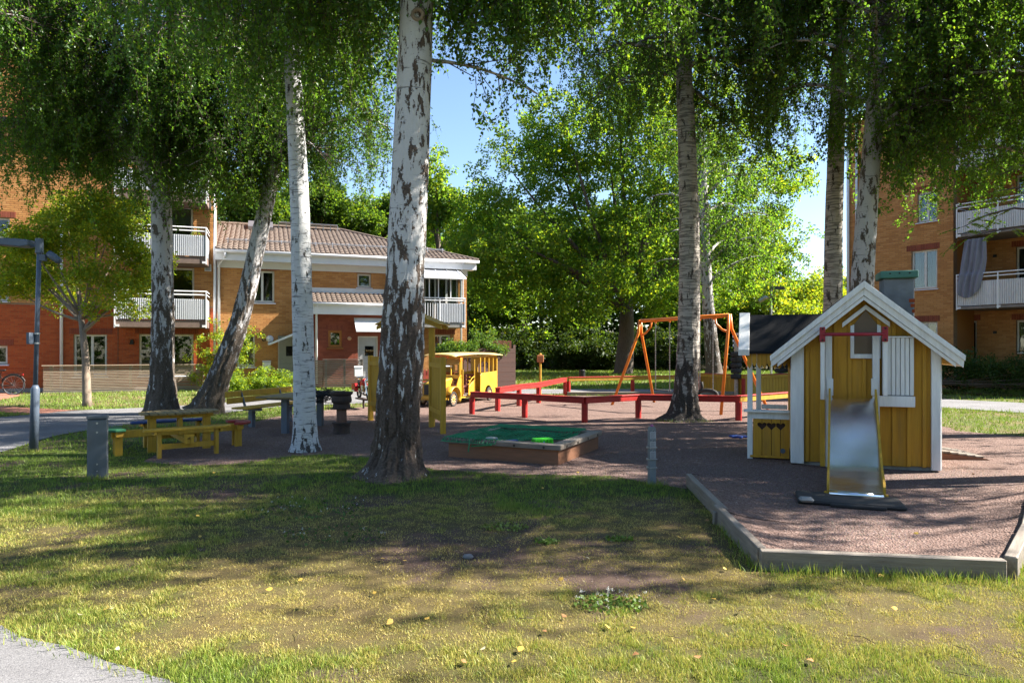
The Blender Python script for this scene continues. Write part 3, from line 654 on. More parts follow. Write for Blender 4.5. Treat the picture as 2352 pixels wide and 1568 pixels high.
def bark_tube(path, rad, n, furrow, seed, fscale=1.0, zfade=(0, 3), flare=0.0):
    path = np.array(path, float); m = len(path); ang = np.linspace(0, 2*math.pi, n, endpoint=False)
    T = np.gradient(path, axis=0); T = nrm(T); ref = np.array([1., 0, 0]); co = np.empty((m, n, 3))
    for i in range(m):
        r = ref-T[i]*ref.dot(T[i]); r /= np.linalg.norm(r); q = np.cross(T[i], r); z = path[i, 2]
        k = 1-min(1, max(0, (z-zfade[0])/(zfade[1]-zfade[0])))
        cx, cy = np.cos(ang), np.sin(ang); R0 = rad[i]
        d = fbm(cx*R0*14*fscale+5, cy*R0*14*fscale+5, np.full(n, z*2.6), seed, 4)-.5
        rid = 1-2*np.abs(fbm(cx*R0*11*fscale, cy*R0*11*fscale, np.full(n, z*1.5), seed+9, 3)-.5)*2
        fl = flare*math.exp(-max(0, z)/.16)*(.55+.9*vnoise(cx*1.6+3, cy*1.6+3, np.zeros(n), seed+4))
        rr = R0*(1+.02*(d))+furrow*k*(d*1.4-np.clip(rid-.72, 0, 1)*1.6)+.012*d*(1-k)+R0*fl
        co[i] = path[i]+(r*np.cos(ang)[:, None]+q*np.sin(ang)[:, None])*rr[:, None]
    a = np.arange(m-1)[:, None]*n; k = np.arange(n)[None]; k2 = (k+1) % n
    f = np.stack([a+k, a+k2, a+n+k2, a+n+k], -1).reshape(-1, 4)
    return co.reshape(-1, 3), f
def resample(pts, step=.035):
    p = np.array(pts, float); d = np.r_[0, np.cumsum(np.linalg.norm(np.diff(p[:, :3], axis=0), axis=1))]
    n = max(4, int(d[-1]/step)); t = np.linspace(0, d[-1], n); q = np.stack([np.interp(t, d, p[:, i]) for i in range(4)], 1)
    k = max(1, int(.5/step))                         # soften the corners
    if n > 4*k:
        ker = np.ones(2*k+1)/(2*k+1)
        for i in range(3):
            pad = np.pad(q[:, i], k, mode='reflect', reflect_type='odd'); q[:, i] = np.convolve(pad, ker, 'valid')
    return q
def auto_limbs(rng, trunk, h0, h1, n, l0, l1, az=None, rise=.5):
    out = []; zs = trunk[:, 2]
    for k in range(n):
        f = (k+.5)/n; h = h0+(h1-h0)*f; i = int(np.argmin(abs(zs-h))); a = (k*2.39996+rng.normal()*.3) if az is None else rng.uniform(*az)
        L = (l0+(l1-l0)*f)*rng.uniform(.75, 1.2); d = np.array([math.cos(a), math.sin(a), 0])
        p = trunk[i, :3]; out.append((p, p+d*L*.55+np.array([0, 0, L*rise]), p+d*L+np.array([0, 0, L*rise*.55]), trunk[i, 3]*.35))
    return out
SPR_L = [.45, .8, 1.2, 1.7, 2.3]
def make_sprays():
    out = []
    for k, L in enumerate(SPR_L):
        for v in range(2):
            rng = np.random.default_rng(900+k*2+v); P = []; A = []; tw = MB()
            n = int(L*34)+4; s = np.sort(rng.random(n))[:, None]; dr = rng.normal(size=2)*.10*L
            def at_(u): return np.concatenate([dr[0]*u+.06*L*np.sin(u*5+v), dr[1]*u+.05*L*np.sin(u*4+k), -L*u], 1)
            P.append(at_(s)+rng.normal(size=(n, 3))*.035); d = rng.normal(size=(n, 3))*.7; d[:, 2] -= .75; A.append(d)
            tw.tube([tuple(p) for p in at_(np.linspace(0, 1, 4)[:, None])], [.006, .005, .0035, .002], 3, False)
            for j in range(int(L*4)+1):                               # side twiglets
                u = rng.random((1, 1))*.85; p0 = at_(u)[0]; l = rng.uniform(.12, .4); az = rng.uniform(0, 6.28); e = p0+np.array([math.cos(az)*l*.75, math.sin(az)*l*.75, -l*.75])
                m = int(l*36)+2; q = rng.random((m, 1)); P.append(p0*(1-q)+e*q+rng.normal(size=(m, 3))*.02); d = rng.normal(size=(m, 3))*.7; d[:, 2] -= .7; A.append(d)
                tw.tube([tuple(p0), tuple(e)], [.003, .002], 3, False)
            P = np.concatenate(P); A = np.concatenate(A); n = len(P)
            me = leaf_mesh('leaf_spray', P, A, rng.uniform(.7, 1.25, n)*.056, LEAF, rng, tints(rng, n, 1.0+.2*v-.1))
            bm = bmesh.new(); bm.from_mesh(me); nb = len(bm.faces); tm = tw.mesh('t', None); bm.from_mesh(tm); bm.faces.ensure_lookup_table()
            for f in bm.faces[nb:]: f.material_index = 1
            bm.to_mesh(me); bm.free(); me.materials.append(TWIG); bpy.data.meshes.remove(tm)
            o = bpy.data.objects.new('leaf_spray_source', me); out.append(o)
    return out
SPRAYS = make_sprays()
def spray_group(srcs, gname):
    g = bpy.data.node_groups.new(gname, 'GeometryNodeTree')
    g.interface.new_socket('Geometry', in_out='INPUT', socket_type='NodeSocketGeometry'); g.interface.new_socket('Geometry', in_out='OUTPUT', socket_type='NodeSocketGeometry')
    gi = g.nodes.new('NodeGroupInput'); go = g.nodes.new('NodeGroupOutput'); jn = g.nodes.new('GeometryNodeJoinGeometry')
    def named(n, t): a = g.nodes.new('GeometryNodeInputNamedAttribute'); a.data_type = t; a.inputs[0].default_value = n; return a.outputs[0]
    cls = named('cls', 'INT'); rot = named('rot', 'FLOAT_VECTOR'); scl = named('scl', 'FLOAT')
    for k, o in enumerate(srcs):
        oi = g.nodes.new('GeometryNodeObjectInfo'); oi.inputs[0].default_value = o; oi.inputs[1].default_value = True
        cm = g.nodes.new('FunctionNodeCompare'); cm.data_type = 'INT'; cm.operation = 'EQUAL'; g.links.new(cls, cm.inputs[2]); cm.inputs[3].default_value = k
        ip = g.nodes.new('GeometryNodeInstanceOnPoints'); g.links.new(gi.outputs[0], ip.inputs['Points']); g.links.new(cm.outputs[0], ip.inputs['Selection'])
        g.links.new(oi.outputs['Geometry'], ip.inputs['Instance']); g.links.new(rot, ip.inputs['Rotation']); g.links.new(scl, ip.inputs['Scale']); g.links.new(ip.outputs[0], jn.inputs[0])
    g.links.new(jn.outputs[0], go.inputs[0]); return g
SPRAY_G = spray_group(SPRAYS, 'hang_sprays')
def birch(name, label, pts, limbs, bark, seed, dens=22, smax=1.7, smin=.5, hmin=3.6, furrow=.02, zfade=(.3, 4), flare=.35, stems=(), keep=None, group='birch trees', nseg=40, spread=.42, cat='tree', ls=1.0, gap=.40):
    rng = np.random.default_rng(seed); base = pts[0]
    root = thing(name, label, cat, (base[0], base[1], 0), 0, group); off = np.array([base[0], base[1], 0])
    tr = resample(pts); co, f = bark_tube(tr[:, :3], tr[:, 3], nseg, furrow, seed, 1, zfade, flare)
    mobj('trunk', fastmesh('trunk', co-off, f, bark, smooth=True), root)
    for s in stems:
        q = resample(s, .06); c2, f2 = bark_tube(q[:, :3], q[:, 3], 14, furrow*.5, seed+3, 1, zfade, 0); mobj('limb', fastmesh('limb', c2-off, f2, bark, smooth=True), root)
    if callable(limbs): limbs = limbs(rng, tr)
    mb = MB(); tw = MB(); P = []; Cc = []; Rr = []; Sc = []; cen = sum(SPR_L)
    for (a, b, c, r) in limbs:
        a, b, c = [np.array(v, float) for v in (a, b, c)]; q = bez(a, b, c, 9); rr = np.linspace(r, .012, 9); mb.tube([tuple(v-off) for v in q], list(rr), 6)
        L = np.linalg.norm(c-a); n = max(3, int(L*dens)); t = rng.uniform(.18, 1.02, n)[:, None]
        bp = (1-t)**2*a+2*t*(1-t)*b+t*t*c
        an = bp+rng.normal(size=(n, 3))*np.array([spread, spread, spread*.6])*(.5+t)
        ln = rng.uniform(smin, smax, n)*(.6+.6*t[:, 0])
        gapn = fbm(an[:, 0]*.75+seed, an[:, 1]*.75, an[:, 2]*.6, 40, 2); edgen = fbm(an[:, 0]*1.1+seed, an[:, 1]*1.1, None, 60, 2)
        for k in range(n):
            if gapn[k] < gap: continue
            hm = (hmin(an[k]) if callable(hmin) else hmin)+1.7*max(0., edgen[k]-.42)*2
            l = min(ln[k], an[k, 2]-hm-rng.random()*.8)
            if l < .25 or (keep is not None and not keep(an[k])): continue
            i = min(range(5), key=lambda j: abs(SPR_L[j]*ls-l)); P.append(an[k]-off); Cc.append(2*i+int(rng.random() < .5)); Sc.append(ls*min(1.2, max(.75, l/SPR_L[i]/ls)))
            Rr.append((rng.normal()*.12, rng.normal()*.12, rng.uniform(0, 6.28)))
            tw.tube([tuple(bp[k]-off), tuple(an[k]-off)], [.010, .006], 3, False)
    mb.build('branches', bark if bark is not BARK1 else BARK5, root, smooth=True); tw.build('twigs', TWIG, root)['kind'] = 'stuff'
    n = len(P); me = bpy.data.meshes.new('crown'); me.vertices.add(n); me.vertices.foreach_set('co', np.array(P, np.float32).ravel())
    a = me.attributes.new('cls', 'INT', 'POINT'); a.data.foreach_set('value', np.array(Cc, np.int32))
    a = me.attributes.new('scl', 'FLOAT', 'POINT'); a.data.foreach_set('value', np.array(Sc, np.float32))
    a = me.attributes.new('rot', 'FLOAT_VECTOR', 'POINT'); a.data.foreach_set('vector', np.array(Rr, np.float32).ravel())
    me.materials.append(LEAF); o = mobj('crown', me, root); o['kind'] = 'stuff'; md = o.modifiers.new('sprays', 'NODES'); md.node_group = SPRAY_G
    return n
def V4(x, y, d, r): p = at(x, y, d); return (p.x, p.y, p.z, r)
tot = 0
# big birch in the middle
D = 8.8
t1 = [V4(908, 1092, D, .335), V4(909, 1075, D, .32), V4(913, 1000, D, .285), V4(920, 880, D, .272), V4(925, 760, D, .265), V4(932, 600, D, .245), V4(942, 400, D, .232), V4(950, 200, D, .222), V4(958, 0, D, .21), V4(962, -200, D, .19), V4(960, -600, D, .15), V4(950, -1100, D, .1), V4(945, -1500, D, .04)]
def l1(rng, tr):
    L = auto_limbs(rng, tr, 6.6, 15, 34, 3.0, 1.4)
    P = lambda h: np.array([np.interp(h, tr[:, 2], tr[:, i]) for i in range(3)])
    for h, (ex, ey, ez), mid in ((5.35, (.35, 9.3, 5.1), .25), (6.2, (.1, 8.5, 6.2), .6), (6.3, (-2.9, 9.4, 6.2), .6), (6.4, (-3.6, 8.6, 6.6), .8), (6.5, (1.6, 9.6, 6.7), .9), (6.4, (1.9, 8.3, 6.5), .8), (6.6, (-4.4, 7.6, 6.9), .9), (6.8, (2.6, 9.2, 7.0), .9), (6.9, (-2.2, 10.6, 6.9), .8), (6.9, (.4, 10.6, 7.0), .8)):
        a = P(h); e = np.array([ex, ey, ez]); L.append((a, (a+e)/2+np.array([0, 0, mid]), e, .03))
    return L
tot += birch('birch_tree', 'thick birch with dark furrowed foot and white diamond-marked trunk beside the sandbox', t1, l1, BARK1, 11, dens=22, smax=2.1, hmin=lambda p: 4.15 if p[0] < -2.2 else (4.5 if p[0] < .2 else 5.2), furrow=.11, zfade=(.2, 3.2), nseg=160, flare=.5)
def knot(tree, trp, x, y, d, r, m):
    p = at(x, y, d); o = tree; R0 = float(np.interp(p.z, [t[2] for t in trp], [t[3] for t in trp])); b = o.location
    ring = [(p.x-b.x+r*math.cos(a), p.y-b.y-R0*.97, p.z+r*math.sin(a)) for a in [2*math.pi*k/16 for k in range(16)]]
    k = MB().tube(ring, r*.42, 8, closed=True).build('knot', m, o, smooth=True); MB().lathe([(0, -.004), (r*.9, 0.0)], 14, (p.x-b.x, p.y-b.y-R0*.95, p.z), 'y').build('knot_hollow', TWIG, k)
knot(bpy.data.objects['birch_tree'], t1, 965, 52, 8.8, .065, BARKM)
# slim smooth birch
D = 10.9
t2 = [V4(702, 1037, D, .19), V4(702, 1020, D, .185), V4(700, 940, D, .175), V4(697, 800, D, .165), V4(692, 600, D, .155), V4(686, 400, D, .142), V4(674, 200, D, .13), V4(667, 0, D, .118), V4(664, -300, D, .1), V4(668, -700, D, .06), V4(670, -900, D, .03)]
def l2(rng, tr):
    L = auto_limbs(rng, tr, 7.4, 13.5, 24, 2.3, 1.0)
    P = lambda h: np.array([np.interp(h, tr[:, 2], tr[:, i]) for i in range(3)])
    for h, (ex, ey, ez), mid in ((6.9, (-2.4, 11.3, 6.6), .6), (7.1, (-4.6, 10.8, 6.7), .6), (7.0, (-2.7, 10.2, 6.8), .5), (6.8, (-4.3, 11.9, 6.4), .6), (7.2, (-5.4, 10.4, 7.0), .8), (7.3, (-3.0, 12.2, 6.9), .6), (7.2, (-5.0, 9.6, 7.1), .8)):
        a = P(h); e = np.array([ex, ey, ez]); L.append((a, (a+e)/2+np.array([0, 0, mid]), e, .028))
    return L
tot += birch('birch_tree', 'slim smooth white birch standing at the edge of the grass by the wooden table', t2, l2, BARK2, 12, dens=26, smax=2.2, hmin=lambda p: 4.3 if p[0] > -3.6 else 4.6, furrow=.012, zfade=(.1, 1.2), nseg=48, flare=.45)
# two rugged birches behind the picnic table
D = 17.0
t3 = [V4(372, 951, D, .36), V4(372, 940, D, .35), V4(373, 860, D, .275), V4(374, 700, D, .25), V4(372, 520, D, .24), V4(368, 430, D, .23), V4(376, 350, D, .16), V4(400, 200, D, .13), V4(415, 0, D, .11), V4(420, -300, D, .04)]
st3 = [[V4(366, 440, D, .17), V4(345, 395, D, .16), V4(300, 330, D-.2, .15), V4(250, 245, D-.5, .14), V4(210, 170, D-.7, .13), V4(140, 70, D-.9, .11), V4(70, 0, D-1.2, .09), V4(10, -90, D-1.4, .05)],
       [V4(366, 440, D, .12), V4(330, 375, D+.3, .10), V4(250, 330, D+.8, .08), V4(150, 300, D+1.4, .05)]]
def l3(rng, tr):
    L = auto_limbs(rng, tr, 6.6, 12.5, 22, 3.4, 1.6)
    for s in st3:
        q = resample(s, .2); L += auto_limbs(rng, q[len(q)//3:], float(q[len(q)//3, 2]), float(q[-1, 2]), 24, 2.5, 1.6)
    return L
tot += birch('birch_tree', 'rugged birch with a heavy limb leaning over the street lamp side, behind the picnic table', t3, l3, BARK3, 13, dens=24, smax=2.4, hmin=lambda p: (4.7 if p[0] < -10 else 5.0)+.4*math.sin(p[0]*1.7), furrow=.08, zfade=(.2, 5), nseg=84, stems=st3, flare=.4)
t4 = [V4(473, 950, D, .40), V4(478, 938, D, .37), V4(497, 880, D, .285), V4(530, 800, D, .245), V4(562, 700, D, .21), V4(583, 600, D, .20), V4(600, 520, D, .19), V4(626, 410, D, .175), V4(645, 300, D, .16), V4(665, 150, D, .15), V4(680, -50, D, .12), V4(690, -300, D, .04)]
def l4(rng, tr):
    L = auto_limbs(rng, tr, 6.4, 13, 26, 3.1, 1.4)
    P = lambda h: np.array([np.interp(h, tr[:, 2], tr[:, i]) for i in range(3)])
    for h, (ex, ey, ez), mid in ((6.0, (-7.6, 16.0, 5.9), .7), (6.2, (-7.0, 15.3, 6.2), .7), (6.3, (-8.6, 16.2, 6.6), .9), (6.5, (-4.6, 16.2, 6.3), .7)):
        a = P(h); e = np.array([ex, ey, ez]); L.append((a, (a+e)/2+np.array([0, 0, mid]), e, .04))
    return L
tot += birch('birch_tree', 'rugged birch with a strongly leaning trunk in front of the row house', t4, l4, BARK3, 14, dens=24, smax=2.6, hmin=lambda p: 4.0 if p[0] < -6.2 else 4.9, furrow=.08, zfade=(.2, 5), nseg=84, flare=.35)
# birch in front of the swing
D = 15.5
t5 = [V4(1571, 966, D, .37), V4(1572, 950, D, .31), V4(1575, 900, D, .275), V4(1581, 800, D, .25), V4(1584, 650, D, .235), V4(1583, 500, D, .22), V4(1577, 300, D, .2), V4(1569, 130, D, .175), V4(1562, -50, D, .15), V4(1555, -400, D, .07)]
def l5(rng, tr):
    L = auto_limbs(rng, tr, 7.8, 14, 32, 3.2, 1.5)
    P = lambda h: np.array([np.interp(h, tr[:, 2], tr[:, i]) for i in range(3)])
    for h, (ex, ey, ez), mid in ((7.75, (1.7, 15.2, 7.1), .7), (7.6, (5.6, 16.2, 6.6), .2), (8, (6.2, 15.4, 7.6), .8), (8.2, (2.6, 14.4, 8.0), .7), (7.9, (4.6, 17.2, 7.4), .5)):
        a = P(h); e = np.array([ex, ey, ez]); L.append((a, (a+e)/2+np.array([0, 0, mid]), e, .05))
    return L
tot += birch('birch_tree', 'tall birch with dark banded bark in front of the orange swing frame', t5, l5, BARK5, 15, dens=20, smax=2.4, hmin=lambda p: 5.4+.6*math.sin(p[0]*2.1), furrow=.07, zfade=(.1, 2.6), nseg=84, flare=.55)
# two behind the playhouse
D = 15.2
t6 = [V4(1908, 975, D, .25), V4(1910, 950, D, .21), V4(1913, 690, D, .195), V4(1915, 500, D, .185), V4(1922, 300, D, .17), V4(1928, 100, D, .15), V4(1930, -100, D, .13), V4(1930, -400, D, .05)]
def l6(rng, tr): return auto_limbs(rng, tr, 7.6, 13.5, 26, 2.6, 1.2)
tot += birch('birch_tree', 'straight birch with pale dashed bark standing behind the playhouse kiosk roof', t6, l6, BARK5, 16, dens=22, smax=2.4, hmin=lambda p: 5.0+.6*math.sin(p[0]*2), furrow=.012, zfade=(.1, 1.5), nseg=48, flare=.4, gap=.44)
D = 13.2
t7 = [V4(1972, 1010, D, .26), V4(1973, 960, D, .22), V4(1980, 640, D, .205), V4(1990, 500, D, .19), V4(2000, 380, D, .17), V4(2012, 200, D, .15), V4(2018, 0, D, .13), V4(2020, -300, D, .05)]
def l7(rng, tr):
    L = auto_limbs(rng, tr, 6.0, 12, 28, 2.9, 1.4)
    P = lambda h: np.array([np.interp(h, tr[:, 2], tr[:, i]) for i in range(3)])
    for h, (ex, ey, ez), mid in ((5.4, (8.4, 12.8, 5.2), .5), (5.8, (8.0, 12.0, 5.9), .6), (5.9, (9.4, 12.6, 5.8), .7), (5.7, (7.4, 12.2, 5.4), .5), (6.1, (9.0, 11.6, 6.3), .7)):
        a = P(h); e = np.array([ex, ey, ez]); L.append((a, (a+e)/2+np.array([0, 0, mid]), e, .04))
    return L
tot += birch('birch_tree', 'birch with peeling brown and white bark rising behind the playhouse gable', t7, l7, BARK3, 17, dens=26, smax=2.3, hmin=lambda p: 3.5 if 7.0 < p[0] < 8.2 else 4.3, furrow=.015, zfade=(.1, 6), nseg=48, flare=.3, gap=.44)
# shade trees beside the picture (their crowns reach into it at the top right and throw the dapples)
def side_birch(x, y, h0, h1, n, l0, l1_, seed, hm, label, dens=20, keep=None):
    pts = [(x, y, -.02, .3), (x, y, .3, .26), (x+.1, y, 4, .22), (x, y+.1, 8, .17), (x, y, 13, .08), (x, y, h1+1, .03)]
    return birch('birch_tree', label, pts, lambda rng, tr: auto_limbs(rng, tr, h0, h1, n, l0, l1_), BARK5, seed, dens=dens, smax=2.0, hmin=hm, furrow=.03, zfade=(.2, 3), nseg=40, flare=.4, keep=keep, gap=.445)
tot += side_birch(10.6, 13.0, 4.6, 14, 40, 4.0, 1.8, 21, lambda p: 3.9, 'birch standing to the right of the playhouse with low hanging twigs')
def l9(rng, tr):
    P = lambda h: np.array([np.interp(h, tr[:, 2], tr[:, i]) for i in range(3)]); L = []
    for k in range(26):
        h = 5.5+k*.24; a = P(h); e = a+np.array([rng.uniform(-3.4, 2.0), rng.uniform(-1.5, 1.6), rng.uniform(.2, 1.0)]); L.append((a, (a+e)/2+np.array([0, 0, .5]), e, .05))
    for h, e in ((7.6, (9.4, 6.2, 7.6)), (7.8, (8.3, 6.5, 7.9)), (8.0, (5.6, 6.6, 8.6)), (8.2, (4.6, 6.3, 8.9)), (7.9, (6.6, 7.0, 8.4)))*2:
        a = P(h); e = np.array(e)+rng.normal(size=3)*np.array([.5, .15, .2]); L.append((a, (a+e)/2+np.array([0, 0, .5]), e, .05))
    return L
birch('birch_tree', 'birch at the near corner of the gravel pit, outside its timber edge', [(10.6, 9.2, -.02, .3), (10.6, 9.2, .3, .25), (10.5, 9.1, 5, .2), (10.4, 9.1, 9, .12), (10.4, 9.0, 12.5, .03)], l9, BARK5, 24, dens=22, smax=1.5, hmin=4.4, furrow=.03, zfade=(.2, 3), nseg=40, gap=.42)
# birch far behind the swing
D = 38
t8 = [V4(1641, 867, D, .55), V4(1640, 855, D, .45), V4(1633, 780, D, .36), V4(1626, 700, D, .32), V4(1620, 600, D, .30), V4(1612, 400, D, .25), V4(1605, 250, D, .1)]
birch('birch_tree', 'dark trunked birch on the far lawn behind the swing', t8, lambda rng, tr: auto_limbs(rng, tr, 5, 14, 20, 4, 2), BARK3, 18, dens=7, smax=3, hmin=3.6, furrow=.05, zfade=(.2, 6), nseg=32, flare=.5, spread=.7, ls=2.2)

# broad-leaved crowns made of leaf clumps
CL_CACHE = {}
def clump_group(m, tb, yel, droop):
    key = (m.name, round(tb, 2), round(yel, 2), droop)
    if key in CL_CACHE: return CL_CACHE[key]
    objs = []
    for v in range(4):
        rng = np.random.default_rng(700+v); n = 46; d = nrm(rng.normal(size=(n, 3))); P = d*(rng.random(n)**.5)[:, None]*np.array([1, 1, .75]); A = d+rng.normal(size=(n, 3))*.7; A[:, 2] -= .35+droop
        objs.append(bpy.data.objects.new('leaf_clump_source', leaf_mesh('leaf_clump', P, A, rng.uniform(.65, 1.3, n)*.34, m, rng, tints(rng, n, tb*(.85+.12*v), yel), .8, .2)))
    CL_CACHE[key] = spray_group(objs, 'leaf_clumps'); return CL_CACHE[key]
def point_crown(root, P, cls, scl, rot, group, m):
    n = len(P); me = bpy.data.meshes.new('crown'); me.vertices.add(n); me.vertices.foreach_set('co', np.asarray(P, np.float32).ravel())
    a = me.attributes.new('cls', 'INT', 'POINT'); a.data.foreach_set('value', np.asarray(cls, np.int32))
    a = me.attributes.new('scl', 'FLOAT', 'POINT'); a.data.foreach_set('value', np.asarray(scl, np.float32))
    a = me.attributes.new('rot', 'FLOAT_VECTOR', 'POINT'); a.data.foreach_set('vector', np.asarray(rot, np.float32).ravel())
    me.materials.append(m); o = mobj('crown', me, root); o['kind'] = 'stuff'; md = o.modifiers.new('leaves', 'NODES'); md.node_group = group; return o
def clump_tree(name, label, cat, base, clumps, leaf, n, m, seed, trunk=None, limbs=True, bark=None, group=None, tb=1.0, yel=.1, droop=0, nlimb=99, boost=1.7):
    rng = np.random.default_rng(seed); root = thing(name, label, cat, (base[0], base[1], 0), 0, group); off = np.array([base[0], base[1], 0.])
    leaf = leaf*.78; n = int(n*boost/46); C = np.array(clumps, float); vol = (C[:, 3]*C[:, 4]*C[:, 5])**.72; ids = rng.choice(len(C), n, p=vol/vol.sum())
    d = nrm(rng.normal(size=(n, 3))); r = rng.random(n)**.42
    cell = fbm(d[:, 0]*2.2+ids*7.1, d[:, 1]*2.2, d[:, 2]*2.2, seed, 3); r = r*(.62+.75*cell)
    P = C[ids, :3]+d*C[ids, 3:6]*r[:, None]; P[:, 2] = np.maximum(P[:, 2], leaf*1.5); q = leaf/.34
    gp = fbm(P[:, 0]*.32/q, P[:, 1]*.32/q, P[:, 2]*.4/q, seed+5, 2) > .38
    P = P[gp]; n = len(P)
    point_crown(root, P-off, rng.integers(0, 4, n), rng.uniform(.75, 1.25, n)*q, np.stack([rng.normal(size=n)*.3, rng.normal(size=n)*.3, rng.uniform(0, 6.28, n)], 1), clump_group(m, tb, yel, droop), m)
    if trunk:
        h, r0, lean = trunk; mb = MB(); top = np.array([lean[0], lean[1], h])
        q = [np.array([0, 0, -.05]), np.array([0, 0, .15]), top*.5+np.array([.02*h, 0, 0]), top]
        mb.tube([tuple(p) for p in q], [r0*1.35, r0, r0*.82, r0*.62], 12); mb.build('trunk', bark or BARKD, root, smooth=True)
        lb_ = MB()
        for c in C[:nlimb]:
            e = c[:3]-off; s = top*rng.uniform(.75, 1.0); mid = (s+e)/2+np.array([0, 0, -.08*np.linalg.norm(e-s)])+rng.normal(size=3)*.15*r0*4
            lb_.tube([tuple(v) for v in bez(s, mid, e, 8)], list(np.linspace(r0*.42, r0*.06, 8)), 6)
        lb_.build('branches', bark or BARKD, root, smooth=True)
    return root
def crown_clumps(rng, c, rx, ry, rz, n, k=.45):
    out = []
    for i in range(n):
        d = rng.normal(size=3); d /= np.linalg.norm(d); r = rng.random()**.5*.75
        s = rng.uniform(.75, 1.25)*k; out.append((c[0]+d[0]*rx*r, c[1]+d[1]*ry*r, c[2]+d[2]*rz*r, rx*s, ry*s, rz*s*.8))
    return out
rg = np.random.default_rng(5)
# young maple by the fence
bx, by = G(200, 933); cc = []
for x, y, r in ((60, 610, .75), (30, 660, .6), (120, 560, .8), (180, 520, .8), (250, 540, .8), (310, 570, .7), (330, 640, .65), (270, 660, .7), (200, 620, .75), (140, 690, .5), (320, 710, .5), (70, 560, .7), (230, 480, .8), (150, 490, .8), (300, 500, .7), (20, 560, .7), (230, 710, .4), (345, 600, .5), (100, 640, .6)):
    p = at(x, y, 19.3+rg.uniform(-1, 1)); cc.append((p.x, p.y, p.z, r*1.2, r*1.2, r*.75))
clump_tree('maple_tree', 'young maple with thin trunk and yellow green leaves in front of the slatted fence', 'tree', (bx, by), cc, .085, 32000, LEAFM, 31, (2.7, .115, (-.25, .1)), bark=BARKM, tb=1.15, yel=.3)
# great old tree behind the playground
D = 43; ox, oy = at(1432, 860, D).x, D; cc = []
for x, y, r, dd in ((1420, 560, 3.6, 0), (1300, 520, 3.2, 1), (1190, 560, 3.0, -1), (1120, 480, 2.6, 0), (1180, 400, 2.8, 0), (1290, 390, 3.3, 0), (1400, 380, 3.6, 1), (1520, 420, 3.4, 0), (1620, 480, 3.2, 0), (1700, 440, 3.0, 0), (1540, 280, 3.4, 0), (1420, 240, 3.4, 0), (1300, 280, 2.8, 0), (1230, 330, 2.4, 0), (1640, 330, 3.0, 1), (1720, 560, 2.4, 0), (1100, 590, 2.2, 0), (1080, 540, 1.8, 1), (1140, 660, 2.2, 2), (1260, 640, 2.4, 2), (1560, 600, 2.6, 2), (1480, 160, 3, 1), (1600, 200, 3, 1), (1760, 480, 2.2, 0), (1800, 400, 2.4, 1), (1690, 640, 2.0, 1), (1340, 690, 1.8, -2.5), (1470, 670, 1.7, -2.8), (1530, 690, 1.6, -2), (1400, 640, 1.5, -3), (1270, 710, 1.6, -2)):
    p = at(x, y, D+dd+rg.uniform(-1.5, 1.5)); cc.append((p.x, p.y, p.z, r*1.05, r*1.1, r*.78))
clump_tree('old_maple_tree', 'great spreading tree with dark forked trunk behind the playground', 'tree', (ox, oy), cc, .21, 100000, LEAFF, 32, (5.2, .6, (.2, 0)), tb=1.3, yel=.3, nlimb=13)
# trees further back, one by one
far = [  # pixel x, crown centre y, depth, rx, rz, kind
    (730, 470, 50, 3.2, 2.6, 0), (640, 500, 48, 3.2, 3.0, 1), (800, 500, 52, 3.0, 1.8, 0), (880, 500, 55, 2.6, 2.6, 1), (1005, 470, 47, 2.3, 4.2, 2), (960, 560, 50, 2.4, 3.0, 1), (560, 480, 46, 3.0, 3.2, 0),
    (1120, 560, 56, 4.5, 6.0, 0), (1240, 620, 58, 5.0, 5.5, 1), (1360, 600, 60, 5.2, 6.0, 0), (1500, 590, 58, 5.0, 6.0, 1), (1640, 600, 60, 5.5, 6.0, 0), (1745, 600, 56, 4.2, 5.0, 1), (1820, 690, 58, 4.5, 2.9, 3), (1880, 700, 62, 4.0, 2.6, 3), (1770, 705, 50, 3.2, 2.4, 3), (1945, 690, 64, 4.6, 3.2, 3),
    (1080, 700, 50, 3.4, 3.6, 0), (1200, 720, 52, 3.6, 3.2, 1), (1330, 720, 53, 3.6, 3.4, 0), (1560, 730, 54, 3.8, 3.4, 0), (1680, 730, 52, 3.6, 3.2, 1), (1840, 280, 24, 1.0, 1.0, 9)]
kinds = {0: ('leafy_tree', LEAFF, .85, .12), 1: ('leafy_tree', LEAFF, 1.1, .2), 2: ('birch_tree', LEAFF, 1.25, .3), 3: ('leafy_tree', LEAFM, 1.2, .3)}
flabel = ['broad tree with dense dull green crown behind the row house roof ridge', 'bright leafy tree showing over the row house roof beside the leaning birch', 'low green tree crown peeping over the row house ridge', 'olive leafy tree between the roof hip and the thick birch', 'feathery light green tree standing alone against the sky behind the row house corner', 'leafy tree filling in behind the hipped end of the roof', 'dull green tree behind the apartment building end', 'dense dark tree beside the row house corner', 'bright wood-edge tree behind the yellow bus', 'dark wood-edge tree behind the pole with the copper box', 'bright wood-edge tree behind the left swing legs', 'dark wood-edge tree behind the swing bar', 'bright wood-edge tree behind the right swing legs', 'yellow green sunlit tree behind the far street lamp', 'yellow green sunlit tree just beside the straight birch behind the playhouse', 'low sunlit tree in front of the far street lamp tree', 'yellow green tree hidden partly by the right apartment building', 'low branched tree at the wood edge behind the bus roof', 'low branched bright tree behind the trash bin', 'low branched dark tree under the great spreading tree', 'low branched dark tree behind the hanging swing chains', 'low branched bright tree behind the checkered flag']
i = 0
